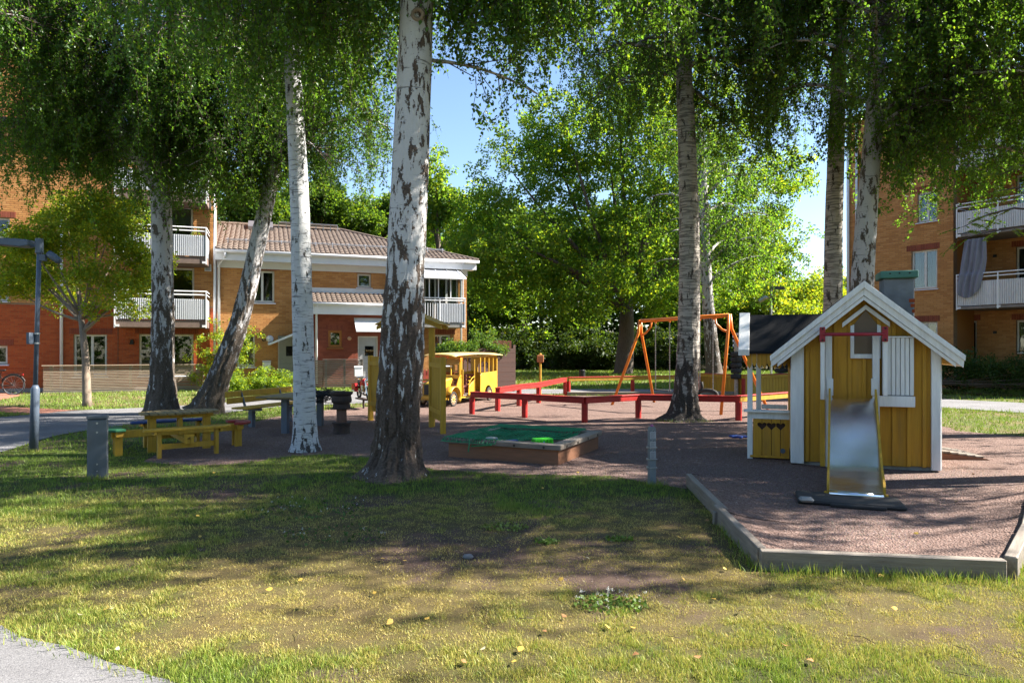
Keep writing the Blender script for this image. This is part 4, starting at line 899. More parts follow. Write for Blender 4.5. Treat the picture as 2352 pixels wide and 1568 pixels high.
for x, y, d, rx, rz, k in far:
    if k == 9: continue
    nm, m, tb, ye = kinds[k]; p = at(x, y, d); rg2 = np.random.default_rng(100+i); c = crown_clumps(rg2, p, rx, rx*.8, rz, 12)
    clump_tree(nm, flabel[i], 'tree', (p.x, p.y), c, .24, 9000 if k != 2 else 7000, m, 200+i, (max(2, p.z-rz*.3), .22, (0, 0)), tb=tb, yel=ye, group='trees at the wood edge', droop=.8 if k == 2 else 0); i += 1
# pine seen over the roof
def pine(x, y, d, label):
    p = at(x, y, d); rgp = np.random.default_rng(9); c = []
    for k in range(9): a = k*2.4; h = p.z-3+k*.75; r = 2.6*(1-k/11); c.append((p.x+math.cos(a)*r*.6, p.y+math.sin(a)*r*.6, h, r*.7, r*.7, .45))
    clump_tree('pine_tree', label, 'tree', (p.x, p.y), c, .22, 6000, LEAFD, 77, (p.z+2, .2, (0, 0)), tb=1.25, yel=.0)
pine(745, 440, 62, 'dark pine standing high over the row house ridge')
# undergrowth and hedges
def shrub(name, label, x, y0, d, w, h, leaf, n, m, seed, tb=1.0, group=None, dep=None, cat='shrub', yel=.1):
    X = (x-CX)*d/F; rgs = np.random.default_rng(seed); c = []
    dep = dep or w*.6
    for k in range(10): c.append((X+rgs.uniform(-.5, .5)*w, d+rgs.uniform(-.4, .4)*dep, h*rgs.uniform(.3, .68), w*.26, dep*.35, h*.36))
    return clump_tree(name, label, cat, (X, d), c, leaf, n, m, seed, (h*.5, .03+.01*h, (0, 0)), tb=tb, yel=yel, group=group)
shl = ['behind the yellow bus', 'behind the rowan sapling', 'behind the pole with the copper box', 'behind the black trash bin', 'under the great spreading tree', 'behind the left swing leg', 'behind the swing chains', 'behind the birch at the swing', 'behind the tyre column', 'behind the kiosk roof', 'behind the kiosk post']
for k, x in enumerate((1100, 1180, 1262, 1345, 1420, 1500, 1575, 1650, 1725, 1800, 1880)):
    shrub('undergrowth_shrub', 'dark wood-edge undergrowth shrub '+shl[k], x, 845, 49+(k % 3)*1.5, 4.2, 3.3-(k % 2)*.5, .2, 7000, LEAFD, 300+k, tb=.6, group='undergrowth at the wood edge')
shrub('tall_shrub', 'tall loose light green shrub growing against the row house wall', 500, 860, 26.4, 2.0, 2.9, .075, 6500, LEAFM, 330, 1.15, yel=.25)
shrub('low_shrub', 'low bright green shrub bed in front of the row house window', 545, 900, 23.6, 1.5, 1.0, .06, 6500, LEAFM, 331, 1.25, yel=.05)
shrub('low_shrub', 'low bright green shrub next to the grey row house door', 612, 900, 24.2, 1.5, 1.0, .06, 6500, LEAFM, 332, 1.25, yel=.05)
shrub('evergreen_bush', 'small dense bush behind the yellow bus roof', 1117, 800, 29.5, 1.1, 2.6, .09, 4000, LEAFD, 333, 1.5)
hx0, hx1 = 11.6, 20
hc = []; rgh = np.random.default_rng(8)
for k in range(34): f = k/33; hx = hx0+(hx1-hx0)*f; hy = 27.2-f*6.3; hc.append((hx, hy+rgh.uniform(-.2, .2), rgh.uniform(.5, 1.25), .65, .6, rgh.uniform(.5, .8)))
clump_tree('hedge', 'long dark green hedge in front of the right apartment building', 'hedge', (15, 24), hc, .075, 42000, LEAFD, 340, (.5, .05, (0, 0)), tb=.85)
ic = []; 
for k in range(16): p = at(1000+k*9, 797+rgh.uniform(-3, 6), 24.5); ic.append((p.x, p.y, p.z, .35, .3, .22))

# rowan reaching in from the right with feathered leaves
rw_ = thing('rowan_tree', 'rowan reaching in with feathered leaves in front of the white balcony', 'tree', (7.9, 8.4)); off = Vector((7.9, 8.4, 0))
MB().tube([(0, 0, -.02), (0, 0, 1.5), (.1, .1, 3.0), (.0, .2, 4.5)], [.09, .075, .055, .02], 10).build('trunk', BARKM, rw_, smooth=True)
lm = MB(); Pl, Al = [], []; rgr = np.random.default_rng(4)
def rowan_branch(pts, n):
    q = [Vector(p)-off for p in pts]; lm.tube([tuple(p) for p in q], list(np.linspace(.016, .004, len(q))), 6)
    for k in range(n):
        f = .25+.75*k/max(1, n-1); u = f*(len(q)-1); i = min(int(u), len(q)-2); b = q[i].lerp(q[i+1], u-i); d = Vector((rgr.normal(-.5, .5), rgr.normal(0, .6), rgr.normal(-.25, .25))).normalized(); L = rgr.uniform(.16, .24)
        sd = d.cross(Vector((0, 0, 1))).normalized(); lm.tube([tuple(b), tuple(b+d*L-Vector((0, 0, .03)))], [.003, .0015], 4, False)
        for j in range(7):
            t = .2+.8*j/6; c = b+d*L*t-Vector((0, 0, .03*t*t))
            for sg in (-1, 1): Pl.append(c); Al.append(sd*sg+d*.45+Vector((0, 0, -.25)))
        Pl.append(b+d*L); Al.append(d)
for pts, n in (([(7.9, 8.4, 3.2), at(2330, 478, 8.3), at(2270, 492, 8.2), at(2215, 520, 8.1)], 9), ([(7.9, 8.5, 2.9), at(2345, 520, 8.4), at(2260, 535, 8.3), at(2200, 552, 8.2)], 6), ([(7.9, 8.4, 3.6), at(2340, 430, 8.5), at(2290, 440, 8.4)], 9), ([(7.9, 8.4, 3.8), at(2350, 380, 8.6), at(2300, 400, 8.6)], 9), ([(7.9, 8.4, 4.2), (8.3, 8.0, 4.6), (8.8, 7.8, 4.6)], 9), ([(7.9, 8.4, 4.0), (8.2, 8.9, 4.6), (8.6, 9.3, 4.5)], 9)): rowan_branch(pts, n)
lm.build('branches', TWIG, rw_)
Pl = np.array([tuple(v) for v in Pl]); Al = np.array([tuple(v) for v in Al]); n = len(Pl)
mobj('crown', leaf_mesh('crown', Pl, Al, rgr.uniform(.055, .075, n), LEAFM, rgr, tints(rgr, n, .8, .05), .34, .08), rw_)['kind'] = 'stuff'
# ---------------------------------------------------------------- playhouse with slide and kiosk
F3 = Frame(3.97, 9.63, -19.9); S3, Z3 = F3.s, F3.z
ph = thing('playhouse', 'ochre wooden playhouse with white trim, grey chimney, steel slide and side kiosk', 'playhouse', (F3.o.x, F3.o.y), F3.a)
W = S3(2158); apx = S3(1981, .05); zap = Z3(1981, 652, .12); slope = (zap-1.60)/(apx-S3(1785, .12)); DP = 1.9
def gh(s): return zap-.13-slope*abs(s-apx)                # underside of the roof
nb = 10; bw = W/nb; rng = random.Random(4)
for i in range(nb):
    a, b = i*bw+.003, (i+1)*bw-.003
    top = [(b, gh(b)-.02), (a, gh(a)-.02)] if not (a < apx < b) else [(b, gh(b)-.02), (apx, gh(apx)-.02), (a, gh(a)-.02)]
    z0 = .06+rng.uniform(-.01, .01)
    MB().prism([(a, z0), (b, z0)]+top, -.0-rng.uniform(0, .004), .022).build('board', YELD, ph, .003)
for i in range(1, nb):
    s = i*bw; MB().prism([(s-.024, .06), (s+.024, .06), (s+.024, gh(s+.024)-.02), (s-.024, gh(s-.024)-.02)], -.026, -.006).build('batten', YELD, ph, .003)
for i in range(11):                                        # side walls and rear
    a = i*DP/11+.002; b = (i+1)*DP/11-.002
    for x0, x1 in ((.0, .02), (W-.02, W)): B('board', YELD, ph, x0, x1, a+.025, b+.02, .06, gh(0)-.02)
MB().prism([(0.02, .06), (W-.02, .06), (W-.02, gh(W)-.02), (apx, gh(apx)-.02), (.02, gh(0)-.02)], DP, DP+.02).build('rear_wall', YELD, ph)
B('floor_slab', CONC, ph, .05, W-.03, .03, DP, 0, .06)
for a, b in ((-.035, S3(1846)), (S3(2137.6), W+.005)):
    MB().prism([(a, -.0+.03), (b, .03), (b, gh(b)-.02), (a, gh(a)-.02)], -.05, -.0075).build('corner_board', WHT, ph, .004)
    x = -.035 if a < .5 else W+.006; x2 = x+.025 if a < .5 else x+.02
    B('corner_board', WHT, ph, x, x2, -.006, .13, .03, gh(0)-.03, .004)
# roof: two felt slopes, white barge boards in two layers
for sg in (-1, 1):
    e = (apx-S3(1775, .12)) if sg < 0 else (S3(2205, .12)-apx)
    p = lambda k, off=0: (apx+sg*k, zap-.06-slope*k+off)
    MB().prism([p(0), p(e), p(e, .055), p(0, .055)], -.16, DP+.15).build('roof', FELT, ph)
    MB().prism([p(0, -.10), p(e+.02, -.10), p(e+.03, .035), p(0, .075)], -.20, -.172).build('barge_board', WHT, ph, .004)
    MB().prism([p(0, .0), p(e+.035, .0), p(e+.04, .075), p(0, .095)], -.228, -.202).build('barge_cap', WHT, ph, .004)
    MB().prism([p(0, -.16), p(e-.06, -.16), p(e-.06, -.105), p(0, -.105)], -.185, -.165).build('barge_under_board', WHT, ph, .003)
    fm = MB(); n = 10
    MB().prism([p(e-.02, -.10), p(e, -.10), p(e, .05), p(e-.02, .05)], -.16, DP+.15).build('fascia', WHT, ph)
# chimney
cx = S3(2059, -1.0); cw = .2; zc0 = gh(cx)-.05; zc1 = Z3(2059, 642, -1.0)
MB().box(cx-cw, cx+cw, .82, 1.2, zc0-.2, zc1).build('chimney', M('rough_plaster', (.20, .21, .23), (.13, .135, .15), rough=.95, scale=5, bump=1.0, bscale=9), ph, .012)
B('chimney_cap', M('green_copper', (.07, .20, .16), (.05, .15, .12), rough=.6), ph, cx-cw-.045, cx+cw+.045, .77, 1.25, zc1+.001, zc1+.11, .012)
for k, dz in enumerate((.35, .42, .50)): B('brick_patch', BR_R, ph, cx+cw-.07+.02*k, cx+cw+.004, .816, .87, zc1-dz, zc1-dz+.05)
for dx in (-.12, .0, .13): MB().lathe([(.012, -.004), (.012, .0)], 8, (cx+dx, .768, zc1+.07), 'y').build('bolt', BLACK, ph)
# gable window with pointed head
wx0, wx1 = S3(1953, .03), S3(2023, .03); wz0, wzs, wzt = Z3(1988, 823, .03), Z3(1988, 745, .03), Z3(1985, 700, .03); wm = (wx0+wx1)/2; f = .045
wz = MB().prism([(wx0, wz0), (wx0+f, wz0), (wx0+f, wzs), (wx0, wzs-.02)], -.055, -.0275).prism([(wx1-f, wz0), (wx1, wz0), (wx1, wzs-.02), (wx1-f, wzs)], -.055, -.0275).box(wx0+f, wx1-f, -.06, -.0275, wz0, wz0+.06)
win = wz.build('window', WHT, ph, .003)
for sg in (-1, 1):
    q = lambda k, o=0: (wm+sg*k, wzt-.62*k*1.35+o)
    MB().prism([q(0, -.065), q(.29, -.065), q(.29, .0), q(0, .0)], -.075, -.056).build('head_board', WHT, win, .003)
MB().prism([(wx0+f, wz0+.06), (wx1-f, wz0+.06), (wx1-f, wzs), (wm, wzt-.07), (wx0+f, wzs)], -.036, -.0275).build('pane', M('brown_board_pane', (.13, .085, .06), (.10, .07, .05), rough=.35), win)
# posts, pull-up bar, white panel
for a, b, y0, y1, d0, d1 in ((1884.5, 1894, 778, 917, .26, .22), (2028, 2038, 756, 908, .26, .22)):
    B('bar_post', WHT, ph, S3(a, .24), S3(b, .24), -.27, -.225, Z3(a, y1, .24), Z3(a, y0-(25 if a < 1900 else 0), .24), .004)
for a, b, y0, y1 in ((1895.5, 1910.5, 769, 1092), (2004, 2019.5, 769, 1060)):
    B('slide_post', WHT, ph, S3(a, .14), S3(b, .14), -.17, -.10, max(.02, Z3(a, y1, .14)), Z3(a, y0, .14), .004)
for a, b in ((1898.5, 1914), (2001.5, 2017)): B('slide_bracket_board', WHT, ph, S3(a, .2), S3(b, .2), -.20, -.172, Z3(a, 908, .2), Z3(a, 869, .2), .003)
zbr = Z3(1960, 767.5, .3); b0, b1 = S3(1889, .3), S3(2033, .3)
pb = MB().tube([(b0, -.30, zbr), (b1, -.30, zbr)], .023, 12).build('pull_up_bar', DRED, ph, smooth=True)
for s in (b0, b1):
    MB().box(s-.035, s+.035, -.315, -.272, zbr-.10, zbr+.10).build('bar_mount', DRED, pb, .008)
    for dz in (-.075, .075): MB().lathe([(.014, -.327), (.014, -.3152)], 8, (s, 0, zbr+dz), 'y').build('bolt', BLACK, pb)
px0, px1 = S3(2026, .1), S3(2100, .1); pz0, pz1 = Z3(2063, 909, .1), Z3(2063, 774, .1)
n = 7; pw = (px1-px0)/n
for i in range(n): B('panel_board', WHT, ph, px0+i*pw+.004, px0+(i+1)*pw-.004, -.10-rng.uniform(0, .006), -.07, pz0+.01, pz1-.012, .004)
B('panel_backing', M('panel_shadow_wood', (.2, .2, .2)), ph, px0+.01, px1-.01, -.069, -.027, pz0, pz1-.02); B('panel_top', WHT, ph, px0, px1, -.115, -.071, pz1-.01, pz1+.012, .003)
B('panel_sill', WHT, ph, S3(2019.5, .12), px1+.004, -.14, -.071, Z3(2063, 934, .12), pz0-.002, .004)
B('slide_panel_board', YEL, ph, S3(1884, .2), S3(1895, .2), -.20, -.16, .03, Z3(1890, 918, .2), .004)
for y in (958, 1000, 1045): MB().lathe([(.017, -.212), (.017, -.2005)], 8, (S3(1890, .2), 0, Z3(1890, y, .2)), 'y').build('bolt', YEL, ph)
# slide
def l3(x, y): d = Vector((x, y))-Vector((F3.o.x, F3.o.y)); return d.dot(F3.u), d.dot(F3.v)
tx, ty = l3(*at(1958, 905, 9.15).xy); ex, ey = l3((1966-CX)/F*7.42, 7.42)
prof = [(0, 1.09), (.03, 1.07), (.10, 1.0), (.45, .58), (.66, .35), (.76, .275), (.84, .235), (.93, .215), (.985, .205), (1.0, .19), (1.004, .17)]
prof = [(np.interp(t, [p[0] for p in prof], [p[0] for p in prof]), 0) for t in ()] or prof
hw = .265; n = 11; vs = []; kk = 9; fine = []
P = np.array(prof); tt = np.linspace(0, len(P)-1, 40)
fine = [(np.interp(t, range(len(P)), P[:, 0]), np.interp(t, range(len(P)), P[:, 1])) for t in tt]
for t, z in fine:
    for i in range(kk):
        g = -1+2*i/(kk-1); vs.append((tx+(ex-tx)*t+g*hw, ty+(ey-ty)*t, z-.12-.006*(1-g*g)+.004*math.sin(t*9+g*3)))
fs = [(r*kk+c, r*kk+c+1, (r+1)*kk+c+1, (r+1)*kk+c) for r in range(len(fine)-1) for c in range(kk-1)]
sm = MB().add(vs, fs); sl_ = sm.build('slide', SLIDE, ph, smooth=True)
MB().tube([(ex-hw, ey, .045), (ex+hw, ey, .045)], .035, 14).build('slide_lip', SLIDE, sl_, smooth=True)
for sg in (-1, 1):
    mb = MB(); vs = []
    for t, z in fine:
        x = tx+(ex-tx)*t+sg*(hw+.012); y = ty+(ey-ty)*t; h = .10 if t < .9 else .10-.5*(t-.9)
        for dx, dz in ((-.012, -.14), (.012, -.14), (.012, h-.09), (-.012, h-.09)): vs.append((x+dx, y, z+dz))
    m_ = len(fine); fs = [(r*4+c, r*4+(c+1) % 4, (r+1)*4+(c+1) % 4, (r+1)*4+c) for r in range(m_-1) for c in range(4)]+[(0, 1, 2, 3), (m_*4-1, m_*4-2, m_*4-3, m_*4-4)]
    mb.add(vs, fs).build('slide_side', YEL, sl_)
    MB().lathe([(.022, -.02), (.022, .02)], 10, (ex+sg*(hw+.03), ey+.02, .05), 'x').build('slide_bolt', YEL, sl_)
B('slide_foot', CONC, ph, ex-.22, ex+.2, ey+.0, ey+.3, .0, .04)
# kiosk on the left side
kx0, ky0, ky1 = -.62, .33, 1.12
kz = Z3(1780, 940, -.33)
kz = .70
for x, y in ((kx0, ky0), (kx0+.12, ky1)): B('kiosk_post', WHT, ph, x, x+.075, y-.0, y+.06, .0, 1.55, .004)
B('kiosk_counter', WHT, ph, kx0-.05, -.036, ky0-.09, ky0+.1, kz, kz+.03, .004); B('kiosk_rail', WHT, ph, kx0+.075, -.036, ky0-.012, ky0+.03, kz-.10, kz-.001, .003)
B('kiosk_rear_rail', WHT, ph, kx0+.2, -.04, ky1, ky1+.05, kz-.02, kz+.05, .003)
hb = [kx0+.078, kx0+.205, kx0+.335, kx0+.46, -.038]
def heart(cx_, cz_, r, side):                                # half heart outline, right or left half, from the bottom tip up
    pts = []
    for k in range(13):
        t = math.pi*k/12; x = 16*math.sin(t)**3; y = 13*math.cos(t)-5*math.cos(2*t)-2*math.cos(3*t)-math.cos(4*t)
        pts.append((cx_+side*x*r/16, cz_+y*r/16))
    return pts[::-1]
for i in range(4):
    a, b = hb[i]+.004, hb[i+1]-.004; poly = [(a, .06), (b, .06)]
    hz = .50
    if i < 3: poly += [(min(b, p[0]), p[1]) for p in heart(b+.0, hz, .062, -1)]
    poly += [(b, kz-.10), (a, kz-.10)]
    if i > 0: poly += [(max(a, p[0]), p[1]) for p in heart(a-.0, hz, .062, 1)[::-1]]
    MB().prism(poly, ky0+.0, ky0+.02).build('kiosk_board', YELD, ph)
B('kiosk_shade_board', M('dark_brown_board', (.07, .032, .024), (.05, .025, .02), rough=.8, stretch=(.6, 6, 6)), ph, kx0+.08, -.04, ky0+.05, ky0+.065, .06, kz-.005); B('kiosk_sill', YELD, ph, kx0+.04, -.04, ky0-.02, ky0+.05, .03, .06, .003); B('kiosk_shelf', GWOODX, ph, kx0+.08, -.04, ky0+.12, ky1, .02, .05)  # kiosk board coloured dark to stand for interior shade behind the heart holes
kr = (-.78, .0); kry0, kzr0, kry1, kzr1 = .12, 1.56, .72, 2.10
MB().prism([(kry0, kzr0), (kry1, kzr1), (kry1+.6, kzr0), (kry1+.6, kzr0+.05), (kry1, kzr1+.05), (kry0-.01, kzr0+.04)], -.68, .75, 'yz').build('kiosk_roof', FELT, ph)
MB().prism([(kry0-.04, kzr0-.03), (kry1, kzr1+.02), (kry1+.63, kzr0-.03), (kry1+.65, kzr0+.06), (kry1, kzr1+.09), (kry0-.06, kzr0+.06)], -.74, -.59, 'yz').build('kiosk_barge_board', WHT, ph, .006)
for i in range(9):
    a = kx0+.0+i*.068; b = a+.064; off = .0 if i % 3 != 1 else .012; lo = 1.37+(.03 if i % 3 == 1 else 0)
    MB().prism([(a, kzr0+.0), (a, lo+.03), (a+.012, lo+.005), ((a+b)/2, lo-.03), (b-.012, lo+.005), (b, lo+.03), (b, kzr0+.0)], ky0-.16-off, ky0-.14-off).build('valance_board', YELD, ph)
MB().lathe([(.036, -.012), (.036, -.0)], 16, (-.13, ky0, .14), 'y').build('maker_plate', STEELP, ph)
# mat, block, ramp, pit edging
mt = thing('rubber_mat', 'black rubber mat lying on the gravel under the slide end', 'mat', G(1962, 1158), F3.a); B('mat_sheet', RUB, mt, -.56, .46, -.20, .32, .008, .05, .015)
B('mat_tile', RUB, mt, -.25, .27, -.26, -.222, .008, .045, .01)
sbk = thing('stone_block', 'small grey concrete block lying at the mat edge beside the slide', 'block', G(1852, 1163), F3.a+.1); MB().box(-.07, .07, -.06, .06, .055, .10).build('block_body', CONC, sbk, .02); sbk.location.z = -.001
rp = thing('wooden_ramp', 'low weathered wooden ramp on the gravel beside the playhouse', 'ramp', G(2165, 1056), R(-6))
for i in range(5): B('plank', GWOOD, rp, i*.115, i*.115+.108, 0, .75, .10-i*.016, .13-i*.016, .004)
MB().prism([(0, .008), (.66, .008), (.6, .03), (0, .098)], .0, .04).build('side_board', BRNX, rp); MB().prism([(0, .008), (.66, .008), (.6, .03), (0, .098)], .70, .74).build('side_board', BRNX, rp)
ed = thing('timber_edging', 'grey timber edging around the gravel pit in front of the slide', 'edging', (0, 0))
def edge(p, q, h=.145, w=.07, m=None, dz=0):
    o = thing; a = Vector((*p, 0)); L = (Vector(q)-Vector(p)).length; an = math.atan2(q[1]-p[1], q[0]-p[0])
    b = MB().box(0, L, -w/2, w/2, -.02, h).build('timber', GWOODX, ed, .007); b.location = a; b.rotation_euler = (0, dz, an); return b
e0, e1_, e2_, e3, e4 = G(1582, 1116), (1.99, 6.42), (1.87, 5.12), (3.52, 4.88), (5.15, 6.75)
edge(e0, e1_, .15); edge((1.955, 6.5), e2_, .16); edge((1.845, 5.085), (3.50, 4.85), .15); edge((3.55, 4.86), (4.32, 5.73), .165, .08); edge((4.335, 5.745), e4, .16, .08); edge((5.165, 6.765), (6.0, 7.75), .16, .08)
for p, q in ((e0, e1_), ((1.955, 6.5), e2_), ((1.845, 5.085), (3.50, 4.85)), ((3.55, 4.86), (4.32, 5.73)), ((4.335, 5.745), e4), ((5.165, 6.765), (6.0, 7.75))):   # gravel heaped against the timbers
    p, q = Vector(p), Vector(q); d = (q-p).normalized(); nn = Vector((-d.y, d.x)); nn = nn if nn.dot(Vector((3.4, 7.6))-(p+q)/2) > 0 else -nn; L = (q-p).length; vs = []; k = 24
    for i in range(k+1):
        c = p+d*L*i/k
        for f in range(7): t = f/6; e = c+nn*(.03+.75*t); vs.append((e.x, e.y, .004+.10*(1-t)**1.6*(.85+.3*float(vnoise(np.array([e.x*4]), np.array([e.y*4]))[0]))-(.012 if f == 6 else 0)))
    o = MB().add(vs, [(i*7+j, i*7+j+1, (i+1)*7+j+1, (i+1)*7+j) for i in range(k) for j in range(6)]).build('gravel_bank', bpy.data.materials['pink_gravel'], None, smooth=True); o['kind'] = 'structure'
for p in ((1.93, 6.38), (4.34, 5.70)): b = B('stake', GWOOD, ed, p[0]-.05, p[0]+.05, p[1]-.03, p[1]+.03, 0, .12, .004)
# ---------------------------------------------------------------- sandbox with green net
sbo = G(1030, 1049); sb = thing('sandbox', 'square wooden sandbox with wide grey rim', 'sandbox', sbo, R(-25.4)); SZ = 1.78
for (x0, x1, y0, y1) in ((0, SZ, 0, .05), (0, SZ, SZ-.05, SZ), (0, .05, .05, SZ-.05), (SZ-.05, SZ, .05, SZ-.05)): B('side_board', BRNX, sb, x0, x1, y0, y1, 0, .215, .004)
for (x0, x1, y0, y1, m) in ((-.05, SZ+.05, -.05, .13, GWOODX), (-.05, SZ+.05, SZ-.13, SZ+.05, GWOODX), (-.05, .13, .132, SZ-.132, GWOOD), (SZ-.13, SZ+.05, .132, SZ-.132, GWOOD)): B('rim_plank', m, sb, x0, x1, y0, y1, .217, .29, .008)
for k in range(4):
    MB().lathe([(.018, -.058), (.018, -.0505)], 8, (.2+k*.46, 0, .25), 'y').build('bolt', BLACK, sb); MB().lathe([(.018, .0505), (.018, .058)], 8, (SZ, .2+k*.46, .25), 'x').build('bolt', BLACK, sb)
B('sand', M('sand', (.30, .23, .16), (.22, .17, .12), rough=.95, bump=.8, bscale=30), sb, .05, SZ-.05, .05, SZ-.05, .005, .12)
def nz(x, y):
    u, v = x/SZ, y/SZ; e = min(max(0, min(u, v, 1-u, 1-v))*4, 1); edge_in = max(0, u-.66)*1.0
    z = .303-.07*e**.8*(1 if v < .85 else .3)+.03*math.sin(x*5.1+y*3)*e+.02*math.sin(y*9-x*4)*e
    if u < -.02 or v < -.02: z -= min(.16, 1.2*max(-u, -v))
    return z
net = MB(); N = 34; lx = lambda i: -.10+i*(1.66/N); ly = lambda j: -.09+j*((SZ+.12)/N)
hole = lambda x, y: (x > .85 and y < .75) and (x-.85)*1.0+(.75-y)*1.4 > .6
for i in range(N+1):
    for axis in (0, 1):
        run = []
        for j in range(2*N+1):
            a, b = lx(i), ly(j/2)
            if axis: a, b = lx(j/2), ly(i)
            w = .012*math.sin(a*31+b*17); p = (a+w, b+.012*math.sin(b*29+a*13), nz(a, b)+.006)
            if hole(a, b):
                if len(run) > 2: net.tube(run, .0075, 3, False)
                run = []; continue
            run.append(p)
        if len(run) > 2: net.tube(run, .0075, 3, False)
edgep = [(lx(N)*.5, -.1, nz(lx(N)*.5, -.1)), (.45, -.1, .2), (.5, -.08, .31), (.62, .1, .26), (.9, .5, .22), (1.1, .8, .24), (1.35, .95, .27), (1.42, 1.2, .26), (1.4, 1.8, .3)]
net.tube(edgep, .010, 5); net.tube([(.42, -.1, .31), (.43, -.13, .22), (.42, -.14, .12)], .010, 5)
nt_ = net.build('sandbox_net', M('green_net_cord', (.012, .21, .085), (.008, .15, .06), rough=.6, bump=0), None, loc=(*sbo, .003), rot=(0, 0, R(-25.4))); tag(nt_, 'green cord net pulled half across the sandbox', 'net')
def sbp(x, y, z=.12): c, s_ = math.cos(R(-25.4)), math.sin(R(-25.4)); return (sbo[0]+x*c-y*s_, sbo[1]+x*s_+y*c, z)
tg = thing('toy_crate', 'bright green plastic toy box lying in the sandbox corner', 'toy', sbp(1.36, .42), R(20)); gp_ = M('green_plastic', (.04, .50, .02), rough=.35, bump=0)
MB().box(-.15, .15, -.07, .07, .0, .19).build('box_body', gp_, tg, .012)
for k in range(6): B('rib', gp_, tg, -.14+k*.05, -.12+k*.05, -.08, -.0705, .02, .17)
B('sticker', M('sticker_blue', (.3, .5, .75)), tg, -.03, .03, -.0735, -.0705, .10, .15)
td = thing('toy_truck', 'blue and yellow toy truck among the sandbox toys', 'toy', sbp(.86, .45), R(30)); bl = M('blue_plastic', (.015, .06, .32), rough=.35, bump=0); ye = M('yellow_plastic', (.65, .42, .02), rough=.35, bump=0)
MB().prism([(-.14, .10), (.14, .10), (.17, .22), (-.17, .22)], -.09, .09).build('bed', bl, td, .006); td.scale = (.6, .6, .6); B('cab', ye, td, .145, .26, -.08, .08, .05, .17, .02)
for x in (-.09, .18):
    for y in (-.10, .10): MB().lathe([(.05, -.02), (.05, .02)], 14, (x, y, .05), 'y').build('wheel', M('toy_red', (.5, .03, .02), rough=.4), td)
B('chassis', ye, td, -.14, .26, -.06, .06, .045, .099)
tb_ = thing('toy_bucket', 'grey toy car part with stripes lying under the net', 'toy', sbp(.55, .35), R(50)); MB().prism([(-.10, 0), (.12, 0), (.12, .09), (.06, .17), (-.06, .17), (-.10, .1)], -.07, .07).build('body', GALV, tb_, .01)
for k in (-.05, .03): B('stripe', bl, tb_, k, k+.03, -.074, -.0705, .01, .15)
# blue star toy and pebble
bt = MB(); pts = []
for k in range(12): a = k*math.pi/6; r = .16 if k % 2 else .085; pts.append((math.cos(a)*r*1.2, math.sin(a)*r))
bo = bt.prism(pts, .0, .035, 'xy').build('star_toy', bl, None, .01, loc=(*G(1697, 1005), .006)); tag(bo, 'blue star shaped sand toy lying on the shaded gravel', 'toy')
# ---------------------------------------------------------------- marker post with plates
ip = thing('marker_post', 'slim grey wooden marker post with small printed plates and metal bands', 'post', G(1497, 1113), R(8)); pwid = .04
MB().prism([(-pwid, 0), (pwid, 0), (pwid, .66), (.03, .70), (-.03, .70), (-pwid, .66)], -.04, .04).build('shaft', M('grey_blue_painted_wood', (.15, .17, .185), (.11, .125, .135), rough=.7, dirt=.3), ip, .005)
platem = M('alu_plate', (.30, .31, .33), (.25, .26, .28), rough=.5, bump=0)
for k, z in enumerate((.655, .535, .42)):
    pl = B('plate', platem, ip, -.036, .036, -.046, -.0405, z-.098, z-.012)
    MB().prism([(-.02, z-.012), (.02, z-.012), (0, z+.012)], -.046, -.0405).build('plate_tab', platem, pl); MB().lathe([(.007, -.05), (.007, -.0462)], 8, (0, 0, z-.003), 'y').build('screw', BLACK, pl)
    for j in range(7): B('print_line', M('print_grey', (.12, .12, .14)), pl, -.029, .026-.006*(j % 3), -.0472, -.0463, z-.027-j*.0105, z-.024-j*.0105)
for z in (.455, .315, .215):
    b = MB().tube([(-.049, -.052, z), (.049, -.052, z), (.049, .046, z), (-.049, .046, z)], .004, 6, closed=True).build('band', GALV, ip); B('band_clip', GALV, b, -.072, -.05, -.03, -.01, z-.008, z+.008)
MB().lathe([(0, .70), (.02, .702), (.024, .712), (.014, .724), (0, .726)], 10).build('chewed_cap', M('pink_lump', (.35, .10, .25), rough=.8), ip, smooth=True)
